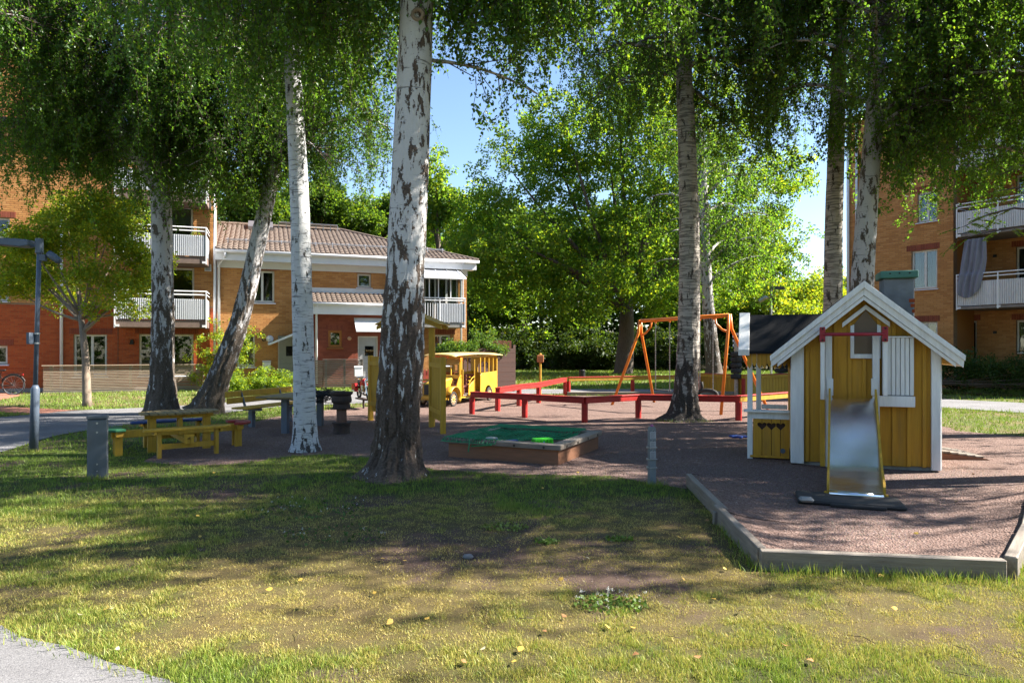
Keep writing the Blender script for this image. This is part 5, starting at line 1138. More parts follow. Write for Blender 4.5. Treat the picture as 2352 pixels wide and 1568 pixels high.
# ---------------------------------------------------------------- cabinet, street lamps
cb = thing('utility_cabinet', 'grey metal utility pedestal standing in the shaded lawn', 'cabinet', G(225, 1097), R(24))
B('body', CABG, cb, -.11, .11, -.08, .04, 0, .745, .008); B('lid', CABG, cb, -.115, .118, -.09, .045, .747, .80, .012)
for z, r in ((.70, .012), (.585, .012), (.185, .011), (.135, .032), (.10, .008)): MB().lathe([(r, -.086), (r, -.081)], 14, (0, 0, z), 'y').build('lock' if r < .02 else 'vent_disc', GALV if r < .02 else CABG, cb)
def lamp_left():
    d = 10.8; b = G(77, 1038); lp = thing('street_lamp', 'blue grey street lamp leaning slightly, with flat head and small spotlight', 'street lamp', b)
    top = at(93, 550, d); lean = (top.x-b[0])/top.z
    MB().tube([(0, 0, 0), (lean*1.0, 0, 1.0), (lean*1.06, 0, 1.06)], [.065, .062, .036], 14).build('base_sleeve', STEELP, lp, smooth=True)
    MB().tube([(lean*1.06, 0, 1.06), (lean*top.z, 0, top.z)], .033, 12).build('pole', STEELP, lp, smooth=True)
    z = lambda y: at(0, y, d).z; x = lambda p, y: (p-CX)*d/F-b[0]
    B('pole_cap', STEELP, lp, x(86, 0), x(99, 0), -.045, .045, z(583), z(548), .012)
    MB().tube([(x(88, 0), 0, z(566)), (x(72, 0), 0, z(566))], .018, 8).build('arm', STEELP, lp)
    hd = MB().prism([(x(-32, 0), z(561)), (x(60, 0), z(569)), (x(76, 0), z(566)), (x(76, 0), z(553)), (x(45, 0), z(550)), (x(-32, 0), z(553))], -.11, .11).build('lamp_head', STEELP, lp, .012)
    for k in range(9): B('cooling_fin', STEELP, hd, x(-20+k*6, 0), x(-17+k*6, 0), -.10, .10, z(553), z(549))
    B('spot_bracket', STEELP, lp, x(93, 0), x(108, 0), -.03, .03, z(600), z(585), .006)
    MB().tube([at(112, 582, d)-Vector((*b, 0)), at(120, 588, d)-Vector((*b, 0)), at(134, 598, d)-Vector((*b, 0)), at(139, 601, d)-Vector((*b, 0))], [.055, .06, .055, .035], 12).build('spotlight', STEELP, lp, smooth=True)
    B('sign_back', STEELP, lp, x(77, 0), x(83, 0), -.14, .10, z(790), z(764)); 
    for y in (766, 788): MB().lathe([(.045, -.012), (.045, .012)], 14, (lean*z(y), 0, z(y))).build('clamp', GALV, lp)
lamp_left()
fl = thing('street_lamp', 'grey twin street lamp standing among the sunlit trees', 'street lamp', (at(1771, 800, 40).x, 40))
MB().tube([(0, 0, 0), (0, 0, at(0, 656, 40).z)], .07, 8).build('pole', GALV, fl); MB().prism([(0, 5.05), (.75, 5.05), (.75, 5.2), (0, 5.25)], -.15, .15).build('lamp_head', STEELP, fl)
MB().tube([(-.1, 0, 4.55), (-.35, 0, 4.6), (-.72, 0, 4.35)], [.04, .14, .12], 8).build('spotlight', GALV, fl); B('box', GALV, fl, -.09, .09, -.12, -.07, 4.4, 4.7)
# ---------------------------------------------------------------- picnic set
pt = thing('picnic_table', 'yellow wooden picnic table joined to a blue, a yellow, a green and a red seat', 'picnic table', (-5.33, 10.95), R(36))
def oval(n, rx, ry, p=2.6): return [(rx*math.copysign(abs(math.cos(a))**(2/p), math.cos(a)), ry*math.copysign(abs(math.sin(a))**(2/p), math.sin(a))) for a in [2*math.pi*k/n for k in range(n)]]
RX, RY, n = .58, .34, 10
for i in range(n):
    a, b = -RX+i*2*RX/n+.008, -RX+(i+1)*2*RX/n-.008
    h = lambda x: RY*max(.12, (1-abs(x/RX)**2.8))**.5
    MB().prism([(a, -h(a)), ((a+b)/2, -h((a+b)/2)), (b, -h(b)), (b, h(b)), ((a+b)/2, h((a+b)/2)), (a, h(a))], .60, .635, 'xy').build('table_board', TOPW, pt, .004)
B('table_beam', YEL, pt, -.50, .50, -.035, .035, .53, .598, .004)
for x in (-.40, .40): B('table_leg', YEL, pt, x-.06, x+.06, -.03, .03, .0, .53, .004)
for x, y in ((0, -.06), (.0, .06)): B('strut', YEL, pt, x-.03, x+.03, y-.02, y+.02, .2, .53)
B('cross_beam', YEL, pt, -.95, .95, -.03-.035, -.036, .27, .38, .004); B('cross_beam', YEL, pt, -.95, .95, .036, .066, .27, .38, .004); B('long_beam', YEL, pt, -.05, .05, -.78, .72, .19, .268, .004)
MB().prism([(-.075, .20), (-.035, .20), (-.035, .30), (.015, .30), (.015, .20), (.06, .20), (.06, .345), (-.075, .345)], -.80, -.785).build('beam_end', YEL, pt)
def seat_slab(poly, z, m, cx, cy): return MB().prism([(cx+x, cy+y) for x, y in poly], z, z+.04, 'xy').build('seat', m, pt, .008)
seat_slab(oval(28, .62, .12), .40, YEL, 0, -.68); seat_slab(oval(28, .62, .12), .40, BLUE, 0, .68)
for sy in (-.68, .68):
    for x in (-.40, .40): B('bench_leg', YEL, pt, x-.025, x+.025, sy-.06, sy+.06, 0, .395, .004)
    B('bench_rail', YEL, pt, -.375, .375, sy-.015, sy+.015, .13, .21, .003); 
    for x in (-.46, .46): B('bench_cleat', YEL, pt, x-.02, x+.02, sy-.10, sy+.10, .355, .399)
gs = [(-.06, -.26), (.08, -.24), (.05, -.08), (.05, .08), (.08, .24), (-.06, .26), (-.17, .16), (-.2, 0), (-.17, -.16)]
seat_slab(gs, .38, GRN, -.86, 0)
for k, (y0, y1) in enumerate(((-.27, -.095), (-.09, .09), (.095, .27))):
    MB().prism([(.84+(.03 if k == 1 else -.08), y0), (.84+(.24 if k == 1 else .1), y0), (.84+(.24 if k == 1 else (.21 if k == 0 else .12)), (y0+y1)/2), (.84+(.24 if k < 2 else .06), y1), (.84+(.03 if k != 2 else -.08), y1)], .38, .42, 'xy').build('seat_board', M('worn_red_seat', (.30, .03, .025), (.20, .025, .022), rough=.6, dirt=.3), pt, .006)
for x in (-.86, .88):
    B('end_leg', YEL, pt, x-.06, x+.05, -.11, -.07, 0, .30, .004); B('end_leg', YEL, pt, x-.06, x+.05, .07, .11, 0, .30, .004); B('end_cleat', YEL, pt, x-.05, x+.05, -.22, .22, .302, .379, .004)
# ---------------------------------------------------------------- bench, plank table, fire column
bn = thing('park_bench', 'yellow plank bench with grey steel legs beside the wooden table', 'bench', (-5.5, 14.1), R(70))
for z0, z1, y in ((.50, .625, .17), (.63, .755, .21)): b = B('back_plank', YEL, bn, -.35, 1.75, y-.02, y+.02, z0, z1, .012)
for k in range(3): B('seat_plank', YEL, bn, -.3, 1.7, -.30+k*.14, -.175+k*.14, .40, .435, .008)
for x in (.1, 1.3):
    B('leg', STEELP, bn, x-.05, x+.05, -.12, -.02, 0, .34); B('seat_support', STEELP, bn, x-.03, x+.03, -.30, .14, .34, .398); MB().bar((x, .08, .36), (x, .215, .72), .05, .025, (1, 0, 0)).build('back_support', STEELP, bn)
ta = thing('plank_table', 'plank table with grey steel legs beside the yellow bench', 'table', (-4.2, 13.75), R(76))
for k in range(7): B('table_plank', TOPW, ta, -1.0, 1.0, -.40+k*.117, -.29+k*.117, .69, .725, .006)
for x in (-.65, .65): B('leg', STEELP, ta, x-.05, x+.05, -.06, .06, 0, .64); B('top_support', STEELP, ta, x-.04, x+.04, -.38, .38, .64, .688)
nb_ = MB(); rngn = random.Random(2)
for k in range(26):
    p = [Vector((rngn.uniform(-.25, .25), rngn.uniform(-.2, .2), rngn.uniform(-.25, .06))) for _ in range(5)]; nb_.tube([tuple(v) for v in p], .006, 4)
no = nb_.build('net_bundle', BLACK, None, loc=(-3.75, 13.5, .80)); tag(no, 'tangled dark net bundle hanging off the plank table end', 'net'); no['kind'] = 'stuff'
wg = thing('wire_grid', 'low black wire grid standing behind the rusty fire column', 'grid', G(765, 940), R(5))
for k in range(11): MB().tube([(-.2+k*.04, 0, 0), (-.2+k*.04, 0, .19)], .006, 5).build('rod', BLACK, wg)
MB().tube([(-.2, 0, .185), (.2, 0, .185)], .007, 5).build('rail', BLACK, wg)
fc = thing('fire_column', 'rusty column of stacked wheel rims on the gravel', 'fire column', (-3.27, 13.1))
MB().lathe([(.15, 0), (.165, .01), (.155, .05), (.15, .12), (.165, .19), (.18, .20), (.18, .22), (.10, .22)], 28).build('base_rim', RUST, fc, smooth=False)
MB().lathe([(.095, .22), (.095, .47)], 24).build('neck', M('rust_brown_pipe', (.16, .085, .06), (.09, .05, .04), rough=.8, stretch=(4, 4, .5)), fc)
MB().lathe([(.15, .47), (.17, .48), (.165, .55), (.15, .58), (.185, .60), (.19, .62)], 28).build('middle_rim', RUST, fc)
MB().lathe([(.17, .621), (.195, .63), (.185, .70), (.175, .73), (.21, .765), (.215, .80), (.17, .795), (.165, .76)], 28).build('top_rim', RUST, fc)
MB().tube([(.02, 0, .79), (.02, .02, .82), (.06, .02, .83), (.1, .02, .82), (.1, 0, .79)], .006, 5).build('lifting_handle', RUST, fc)
# ---------------------------------------------------------------- shelter
sh = thing('bus_stop_shelter', 'small yellow wooden shelter gate with board roof and slatted side panels', 'shelter', (0, 0))
r0, r1 = Vector((-1.32, 13.05)), Vector((-1.67, 14.15)); lp_ = Vector((-2.52, 14.45)); l1_ = Vector((-3.2, 15.45))
def panel(a, b, posts=True):
    d = (b-a).normalized(); nrm_ = Vector((-d.y, d.x)); L = (b-a).length; k = int(L/.075)
    for i in range(k):
        p = a+d*(.09+(L-.18)*(i+.5)/k); MB().bar((p.x, p.y, .22), (p.x, p.y, 1.45), .045, .028, (nrm_.x, nrm_.y, 0)).build('slat', YEL, sh, .003)
    for p in (a, b): MB().bar((p.x, p.y, 0), (p.x, p.y, 1.47), .10, .10, (nrm_.x, nrm_.y, 0)).build('panel_post', YEL, sh, .006)
    for z in (.4, 1.3): pa, pb_ = a+d*.05+nrm_*.03, b-d*.05+nrm_*.03; MB().bar((pa.x, pa.y, z), (pb_.x, pb_.y, z), .03, .09).build('panel_rail', YEL, sh)
panel(r0, r1); panel(lp_+Vector((-.09, .12)), l1_)
for p in (r1+Vector((.0, .1)), lp_): MB().bar((p.x, p.y, 0), (p.x, p.y, 2.06), .12, .12, (1, 0, 0)).build('roof_post', YEL, sh, .006)
ra = (r1+lp_)/2+Vector((0, .05)); rd = (r1+Vector((0, .1))-lp_).normalized(); rn = Vector((-rd.y, rd.x))
for sg in (-1, 1):
    for k in range(5):
        o0 = .02+k*.135; c = ra+rd*sg*(o0+.08); z = 2.42-(o0+.08)*.42
        q0, q1 = c-rn*.34, c+rn*.34; MB().bar((q0.x, q0.y, z), (q1.x, q1.y, z), .17, .024, (rd.x*sg*.32, rd.y*sg*.32, 1)).build('roof_board', YEL, sh, .003)
for o in (-.2, .2):
    pts = []
    for k in range(13): f = -1+2*k/12; pts.append((f*.72, 2.02+.16*(1-f*f)))
    up = [(f, 2.40-abs(f)*.42) for f in (.72, .36, 0, -.36, -.72)]
    c = ra+rn*o; mbp = MB().prism(pts+up, -.02, .02).build('gable_board', YEL, sh); mbp.location = (c.x, c.y, 0); mbp.rotation_euler = (0, 0, math.atan2(rd.y, rd.x))
# ---------------------------------------------------------------- toy bus
bu = thing('toy_bus', 'yellow open sided play bus with spoked wheels and curved roof', 'toy bus', (-1.67, 19.1), math.atan2(.92, .39))
BW = .92; Y0 = .02
def wheel(x, y, r=.21):
    w = MB(); pts = [(math.cos(a)*(r-.03)+x, y, math.sin(a)*(r-.03)+r) for a in [2*math.pi*k/24 for k in range(24)]]; w.tube(pts, .032, 8, closed=True); wo = w.build('wheel', RUB, bu, smooth=True)
    rm = MB(); pts = [(math.cos(a)*(r-.065)+x, y, math.sin(a)*(r-.065)+r) for a in [2*math.pi*k/24 for k in range(24)]]; rm.tube(pts, .016, 6, closed=True).build('rim', M('rim_brown', (.2, .1, .07), rough=.6), wo)
    for k in range(10): a = 2*math.pi*k/10; MB().bar((x, y-.005, r), (x+math.cos(a)*(r-.07), y-.005, r+math.sin(a)*(r-.07)), .018, .018).build('spoke', M('cream_paint', (.62, .52, .30)), wo)
    MB().lathe([(.035, -.03), (.035, .03)], 12, (x, y, r), 'y').build('hub', YELB, wo)
for x in (0, 2.39):
    for y in (-.03, BW+.03): wheel(x, y)
B('chassis', YELB, bu, -.35, 3.05, .06, BW-.06, .19, .25); B('floor', GWOODX, bu, .45, 3.03, .03, BW-.03, .252, .275)
for y in (0, BW-.03):                                         # rear side panels with wheel arches
    arch = [(2.39+.27*math.cos(a), .21+.27*math.sin(a)) for a in [math.pi*k/12 for k in range(13)]]
    poly = [(1.82, .2)]+[(2.39-.27, .2)]+[p for p in arch[::-1]][1:-1]+[(2.39+.27, .2), (3.06, .2), (3.06, .90), (1.90, .87), (1.83, .80)]
    MB().prism(poly, y, y+.03).build('side_panel', YELB, bu, .006)
    for x in (1.82, 2.12, 2.43, 2.74): B('pillar', YELB, bu, x, x+.03, y, y+.03, .88, 1.42)
    for x in (.56, 3.03): B('roof_post', YELB, bu, x, x+.045, y, y+.045, .25, 1.43, .004)
    B('top_rail', YELB, bu, .5, 3.06, y+.002, y+.028, 1.36, 1.42)
    fe = MB(); vs = []                                       # fender over the front wheel
    for k in range(13):
        a = -.35+k*(math.pi*.95)/12; rr = .30+.06*math.sin(a)
        for yy in (y-.13, y+.10): vs.append((-.02+rr*math.cos(a)*1.05, yy, .21+rr*math.sin(a)))
        
    fe.add(vs, [(2*i, 2*i+1, 2*i+3, 2*i+2) for i in range(12)]); fo = fe.build('fender', YELB, bu, smooth=True); md = fo.modifiers.new('thick', 'SOLIDIFY'); md.thickness = .02
cow = MB()
for k in range(2): pass
hood = [(-.42, .32), (-.42, .58), (-.36, .68), (.0, .74), (.5, .80), (.5, .26), (-.3, .26)]
MB().prism(hood, .2, BW-.2).build('hood', YELB, bu, .03)
for y in (.12, BW-.12): MB().lathe([(0, -.52), (.05, -.51), (.075, -.47), (.05, -.38), (.02, -.34)], 14, (0, y, .58), 'x').build('headlamp', YELB, bu, smooth=True)
B('grille', BLACK, bu, -.43, -.423, .26, BW-.26, .34, .62); B('bumper', YELB, bu, -.52, -.47, 0, BW, .26, .31)
for y in (-.0, BW-.03):
    MB().prism([(.25, .25), (.56, .25), (.56, .82), (.42, .82), (.30, .62)], y, y+.03).build('cowl_side', YELB, bu)
B('dashboard', YELB, bu, .46, .56, .0, BW, .76, .86)
for k in range(4): y = .02+k*(BW-.07)/3; B('windscreen_post', YELB, bu, .50, .53, y, y+.03, .86, 1.36)
B('windscreen_head', YELB, bu, .49, .54, 0, BW, 1.33, 1.40)
for y in (.03, BW*.5+.02): MB().bar((.42, y+.2, 1.17), (.50, y+.2, 1.32), .40, .012, (-.9, 0, .4)).build('flap_window', M('yellowed_sheet', (.42, .30, .12), rough=.4), bu)
rw = MB(); arch = [(BW/2+.22*math.cos(a), 1.02+.19*math.sin(a)) for a in [math.pi*k/14 for k in range(15)]]
rw.prism([(0.03, .2), (BW-.03, .2), (BW-.03, .86), (0.03, .86)], 3.03, 3.055, 'yz'); rw.prism([(.03, .861), (BW/2-.22, .861), (BW/2-.22, 1.02)]+[p for p in arch[::-1] if p[0] < BW/2+.001][1:]+[(BW/2, 1.40), (.03, 1.40)], 3.03, 3.055, 'yz'); rw.prism([(BW-.03, .861), (BW/2+.22, .861), (BW/2+.22, 1.02)]+[p for p in arch if p[0] > BW/2-.001][1:]+[(BW/2, 1.40), (BW-.03, 1.40)], 3.03, 3.055, 'yz')
rw.build('rear_wall', YELB, bu)
for x, h in ((.60, 1.02), (1.36, 1.3)): MB().tube([(x, -.02, .25), (x, -.02, h)], .018, 8).build('hand_post', YELB, bu)
MB().prism([(.98, .26), (1.36, .26), (1.36, .66), (1.25, .62), (1.1, .55), (.98, .47)], -.02, .0).build('door_panel', YELB, bu, .004)
for o in (0, -.12): MB().tube([(.98, -.02, .48+o*.2), (1.02, -.02, .62+o*.6), (1.18, -.02, .74+o), (1.36, -.02, .80+o)], .014, 6).build('door_rail', YELB, bu)
redw = M('dark_red_wood', (.16, .045, .035), (.10, .03, .025), rough=.7)
for x in (.95, 1.5): B('seat', redw, bu, x, x+.32, .2, BW-.05, .48, .52); [B('seat_slat', redw, bu, x+.30, x+.33, .2, BW-.05, .55+.11*k, .62+.11*k) for k in range(3)]; [B('seat_leg', redw, bu, x+.02+.25*j, x+.06+.25*j, .25, BW-.1, .276, .479) for j in (0, 1)]
vs = []; nx, ny = 24, 9
for i in range(nx+1):
    x = .0+3.3*i/nx
    for j in range(ny+1):
        y = -.10+(BW+.2)*j/ny; c = 1-((y-BW/2)/(BW/2+.1))**2
        vs.append((x, y, 1.435+.06*c+.03*math.sin((x-.3)*1.35)*(1-.6*c)-(.03 if i == 0 else 0)))
fs = [(i*(ny+1)+j, i*(ny+1)+j+1, (i+1)*(ny+1)+j+1, (i+1)*(ny+1)+j) for i in range(nx) for j in range(ny)]
ro = MB().add(vs, fs).build('roof', M('bus_roof_sheet', (.58, .42, .16), (.50, .35, .12), rough=.5, dirt=.3), bu, smooth=True); md = ro.modifiers.new('thick', 'SOLIDIFY'); md.thickness = .02
sgn = B('sign_board', ORG, bu, .12, .14, .18, .74, 1.345, 1.415); text_part('GULA VAGNEN', .065, DRED, sgn, (.116, .46, 1.38), (R(90), 0, R(-90)), .002)
MB().lathe([(0, -.01), (.075, -.008), (.075, .008), (0, .01)], 16, (.48, -.03, 1.33), 'y').build('marker_lamp', ORG, bu)
# pole with copper box
pl_ = thing('sign_pole', 'slim yellow pole carrying a small copper coloured box', 'pole', G(1241, 922)); MB().tube([(0, 0, 0), (0, 0, 1.2)], .035, 10).build('pole', YEL, pl_)
B('box', M('copper_box', (.42, .17, .07), (.32, .12, .05), rough=.5), pl_, -.10, .10, -.10, .10, 1.2, 1.42, .012); MB().lathe([(.03, 1.421), (.05, 1.45), (.02, 1.48)], 10).build('cap', YEL, pl_)
# ---------------------------------------------------------------- motorbike rocker
mo = thing('motorbike_ride', 'small red and chrome play motorcycle mounted on a post', 'play motorcycle', G(835, 938), R(-58))
MB().tube([(0, 0, 0), (0, 0, .24)], .03, 8).build('post', RUST, mo); B('base_plank', RUST, mo, -.42, .42, -.09, .09, .24, .275)
for x in (.40, -.34):
    pts = [(x+.14*math.cos(a), 0, .43+.14*math.sin(a)) for a in [2*math.pi*k/20 for k in range(20)]]; w = MB().tube(pts, .03, 8, closed=True).build('wheel', RUB, mo, smooth=True)
    pts = [(x+.10*math.cos(a), 0, .43+.10*math.sin(a)) for a in [2*math.pi*k/20 for k in range(20)]]; MB().tube(pts, .012, 6, closed=True).build('rim', CHROME, w)
    for k in range(8): a = math.pi*k/4; MB().bar((x, 0, .43), (x+.1*math.cos(a), 0, .43+.1*math.sin(a)), .008, .008).build('spoke', CHROME, w)
for s in (-.045, .045): MB().tube([(.40, s, .43), (.26, s, .80)], .018, 8).build('fork', CHROME, mo)
redp = M('glossy_red', (.5, .015, .015), rough=.25, bump=0)
MB().tube([(.22, 0, .68), (.12, 0, .72), (-.02, 0, .70), (-.1, 0, .65)], [.05, .10, .10, .05], 12).build('tank', redp, mo, smooth=True); MB().tube([(-.08, 0, .66), (-.2, 0, .66), (-.38, 0, .70)], [.06, .08, .05], 10).build('saddle', BLACK, mo, smooth=True)
for s in (-.14, .14): MB().prism([(-.46, .48), (-.18, .45), (-.14, .60), (-.20, .68), (-.44, .66)], s-.05, s+.05).build('pannier', redp, mo, .015); B('pannier_trim', WMET, mo, -.44, -.2, s-.056, s+.056, .47, .50)
MB().tube([(.0, 0, .46), (.0, 0, .64)], .09, 10).build('engine', CHROME, mo); MB().tube([(.35, 0, .55), (.1, .09, .36), (-.4, .1, .36)], .025, 8).build('exhaust', CHROME, mo); MB().tube([(.24, 0, .66), (.0, 0, .40), (-.34, 0, .43), (-.2, 0, .64), (.2, 0, .66)], .018, 6).build('frame', BLACK, mo)
MB().tube([(.10, -.26, .80), (.14, -.24, .86), (.24, -.12, .88), (.27, 0, .82), (.24, .12, .88), (.14, .24, .86), (.10, .26, .80)], .014, 8).build('handlebar', CHROME, mo, smooth=True)
MB().lathe([(.02, .24), (.06, .27), (.07, .33), (.06, .335)], 14, (0, 0, .76), 'x').build('headlight', CHROME, mo, smooth=True)
MB().tube([(.26, 0, .57), (.33, 0, .61), (.42, 0, .62), (.52, 0, .55)], [.03, .035, .035, .03], 8).build('mudguard', WMET, mo, smooth=True)
# ---------------------------------------------------------------- low beams round the swing
def beam_run(root, pts, side_m, top_m=None, h=.55, w=.13, th=.13, posts=True, post_m=None):
    for i, p in enumerate(pts):
        if posts and p is not None and p[2] if len(p) > 2 else posts:
            MB().lathe([(.07, -.0), (.072, h-th-.002)], 10, (p[0], p[1], 0)).build('post', post_m or RED, root)
    for a, b in zip(pts, pts[1:]):
        a2, b2 = Vector(a[:2]), Vector(b[:2]); L = (b2-a2).length; an = math.atan2(b2.y-a2.y, b2.x-a2.x)
        o = MB().box(-.01, L+.01, -w/2, w/2, h-th, h-.012).build('beam', side_m, root, .006); o.location = (a2.x, a2.y, 0); o.rotation_euler = (0, 0, an)
        o = MB().box(-.01, L+.01, -w/2-.012, w/2+.012, h-.0115, h+.012).build('beam_cap', top_m or RED, root, .004); o.location = (a2.x, a2.y, 0); o.rotation_euler = (0, 0, an)
fb = thing('low_beam_fence', 'long low red beam on round posts in front of the swing', 'fence', (0, 0))
P_ = [G(1084, 951), G(1205, 959), G(1343, 970), G(1466, 960.5), G(1697, 966)]; beam_run(fb, P_, RED)
fr = thing('low_beam_fence', 'low yellow beam with red top running behind the playhouse kiosk', 'fence', (0, 0)); beam_run(fr, [(P_[4][0]+.02, P_[4][1]+.1), (6.95, 16.9), (8.6, 18.3), (9.2, 19.6)], YEL)
bk = thing('low_beam_fence', 'low red beam fence leading from the bus to the path', 'fence', (0, 0)); Q_ = [G(1143, 944), G(1192, 932.5), G(1237, 925.5), G(1298, 907.5)]; beam_run(bk, Q_, RED, h=.6)
by_ = thing('low_beam_fence', 'low yellow beam with red cap along the path behind the swing', 'fence', (0, 0)); Y_ = [(Q_[3][0]+.12, Q_[3][1]+.02), G(1453, 903.5), (6.9, 25.3)]; beam_run(by_, Y_, YEL, h=.62)
bf = thing('board_fence', 'low yellow board fence with red cap behind the tyre swing', 'fence', (0, 0)); V_ = [(6.95, 25.25), (8.0, 23.6), (10.3, 25.0), (12.2, 25.6)]
beam_run(bf, V_, YEL, h=.70, th=.12)
for a, b in zip(V_, V_[1:]):
    a, b = Vector(a), Vector(b); d = (b-a).normalized(); L = (b-a).length; k = int(L/.16)
    for i in range(k): p = a+d*(L*(i+.5)/k); MB().bar((p.x, p.y, .03), (p.x, p.y, .575), L/k-.008, .025, (-d.y, d.x, 0)).build('board', YEL, bf, .003)
kerb = MB().box(0, 6.4, -.06, .06, 0, .12).build('timber_kerb', GWOODX, None, .01, loc=(1.9, 23.6, 0), rot=(0, 0, R(2))); tag(kerb, 'pale weathered timber kerb between the gravel and the far path', 'kerb')
# ---------------------------------------------------------------- swing
sw = thing('swing_set', 'orange steel swing frame with chains between two A shaped legs', 'swing', (0, 0))
LA, LB = Vector((2.87, 19.6, 0)), Vector((4.27, 20.5, 0)); RA, RB = Vector((5.11, 16.7, 0)), Vector((6.75, 18.0, 0))
TL, TR = at(1471, 737, 19.9), at(1674, 724, 17.5); fork = []
for A_, B_, T in ((LA, LB, TL), (RA, RB, TR)):
    for q in (A_, B_):
        m_ = Vector((T.x+(q.x-T.x)*.07, T.y+(q.y-T.y)*.07, T.z-.35)); MB().tube([q, m_, (T.x+(q.x-T.x)*.03, T.y+(q.y-T.y)*.03, T.z+.03)], .04, 10).build('leg', ORG, sw, smooth=True)
MB().tube([TL, TR], .05, 12).build('top_bar', ORG, sw, smooth=True)
dB = (TR-TL).normalized()
for T, sg in ((TL, 1), (TR, -1)):
    p0 = T+dB*sg*.42-Vector((0, 0, .04)); MB().tube([p0, p0-Vector((0, 0, .16))-dB*sg*.03, T+dB*sg*.2-Vector((0, 0, .36)), T+dB*sg*.04-Vector((0, 0, .42))], .03, 8).build('brace', ORG, sw, smooth=True)
LT = (TR-TL).length
def chain(f, zb):
    p = TL+(TR-TL)*f; mb = MB(); z = p.z-.08; k = 0
    MB().tube([p-Vector((0, 0, .03)), p-Vector((0, 0, .09))], .03, 8).build('hanger', ORG, sw)
    while z > zb:
        if k % 2: mb.box(p.x-.016, p.x+.016, p.y-.006, p.y+.006, z-.042, z)
        else: mb.box(p.x-.007, p.x+.007, p.y-.016, p.y+.016, z-.042, z)
        z -= .036; k += 1
    c_ = mb.build('chain', GALV, sw); c_['kind'] = 'stuff'; return p
pa = chain(.19, .47); pb2 = chain(.36, .47)
chain(.70, .58); pd = chain(.84, .58); pc = TL+(TR-TL)*.72
so = MB().bar((pa.x, pa.y, .45), (pb2.x, pb2.y, .45), .16, .03).build('swing_seat', RUB, sw, .008)
ring = [((pc.x+pd.x)/2+.30*math.cos(a)*dB.x, (pc.y+pd.y)/2+.30*math.cos(a)*dB.y+.0, .42+.10*math.sin(a)) for a in [2*math.pi*k/20 for k in range(20)]]
MB().tube(ring, .055, 8, closed=True).build('tyre_seat', RUB, sw, smooth=True)
MB().tube([pc-Vector((0, 0, pc.z-.74)), pc-Vector((0, 0, pc.z-.60))+dB*.02, (pc.x-.05*dB.x, pc.y-.05*dB.y, .45)], .035, 8).build('tyre_hook', RUB, sw, smooth=True)
# tyre columns and flag
def tyres(x, y, n, z0, r, label, post_h, flag):
    t = thing('tyre_column', label, 'tyre column', (x, y)); MB().tube([(0, 0, 0), (0, 0, post_h)], .07, 8).build('post', M('pale_post', (.5, .42, .36)), t)
    for k in range(n):
        z = z0+k*.19; MB().lathe([(.10, z), (r-.02, z+.005), (r, z+.04), (r*1.02, z+.09), (r, z+.14), (r-.02, z+.178), (.10, z+.183)], 20).build('tyre', RUB, t, smooth=True)
    for k in range(4): MB().lathe([(.012, -.012), (.012, 0)], 6, (0, -.07, .15+.12*k), 'y').build('bolt', BLACK, t)
    if flag:
        tn = NT('checker_flag'); v = tn.coord('Object'); ch = tn.n('ShaderNodeTexChecker'); ch.inputs['Scale'].default_value = 13; ch.inputs['Color1'].default_value = (.7, .7, .7, 1); ch.inputs['Color2'].default_value = (.02, .02, .02, 1); tn.l(v, ch.inputs[0]); fm_ = tn.done(tn.bsdf(ch.outputs[0], .7))
        vs = []; nn = 12
        for i in range(nn+1):
            for j in range(nn+1): u, w_ = i/nn, j/nn; vs.append((-.14+.34*u+.003, .05*math.sin(u*6+w_)-.083, 1.64+.5*w_+.06*u))
        fo = MB().add(vs, [(i*(nn+1)+j, i*(nn+1)+j+1, (i+1)*(nn+1)+j+1, (i+1)*(nn+1)+j) for i in range(nn) for j in range(nn)]).build('checkered_flag', fm_, t); md = fo.modifiers.new('t', 'SOLIDIFY'); md.thickness = .008
tyres(*G(1691, 907), 5, .56, .185, 'column of black tyres on a pale post with checkered flag', 2.15, True)
tyres((1795-CX)*27.5/F, 27.5, 3, .45, .25, 'short column of black tyres seen through the kiosk opening', .8, False)
bi = thing('trash_bin', 'black round trash bin on the far lawn', 'bin', ((1337-CX)*33/F, 33)); MB().lathe([(.14, 0), (.15, .02), (.155, .5), (.13, .56), (.12, .58)], 18).build('bin_body', BLACK, bi, smooth=False); MB().lathe([(.16, .501), (.165, .53), (.16, .545)], 18).build('rim', BLACK, bi)
# ---------------------------------------------------------------- slatted fences, mailboxes, bicycle
sf = thing('slatted_fence', 'long weathered horizontal slat fence in front of the red brick terrace', 'fence', (-16.7, 24.3), R(21.6)); LF = 5.16
for k in range(15): B('slat', SLAT, sf, random.Random(k).uniform(0, .02), LF-random.Random(k+50).uniform(0, .02), -.014, .014, .12+k*.0575, .155+k*.0575, .003)
B('base_board', GWOODX, sf, 0, LF, -.01, .02, .0, .10); B('cap_rail', SLAT, sf, -.03, LF+.03, -.06, .06, .985, 1.02, .005)
for x in (.2, 1.45, 2.7, 3.95, 4.95): B('post', SLAT, sf, x, x+.09, .016, .10, 0, .983)
for k in range(15): B('slat', SLAT, sf, LF+.0, LF+.028, .02, 1.2, .12+k*.0575, .155+k*.0575)
a_, b_ = Vector(G(743, 895)), Vector(G(834, 894)); pf = thing('slatted_fence', 'dark weathered slat fence in front of the red brick porch', 'fence', (a_.x, a_.y), math.atan2(b_.y-a_.y, b_.x-a_.x)); LF2 = (b_-a_).length
for k in range(13):
    B('slat', GWOODX, pf, 0, LF2, -.014, .014, .10+k*.082, .155+k*.082, .003); o = B('side_slat', GWOODX, pf, 0, 1.25, -.014, .014, .10+k*.082, .155+k*.082, .003); o.location = (-.015, .03, 0); o.rotation_euler = (0, 0, R(118))
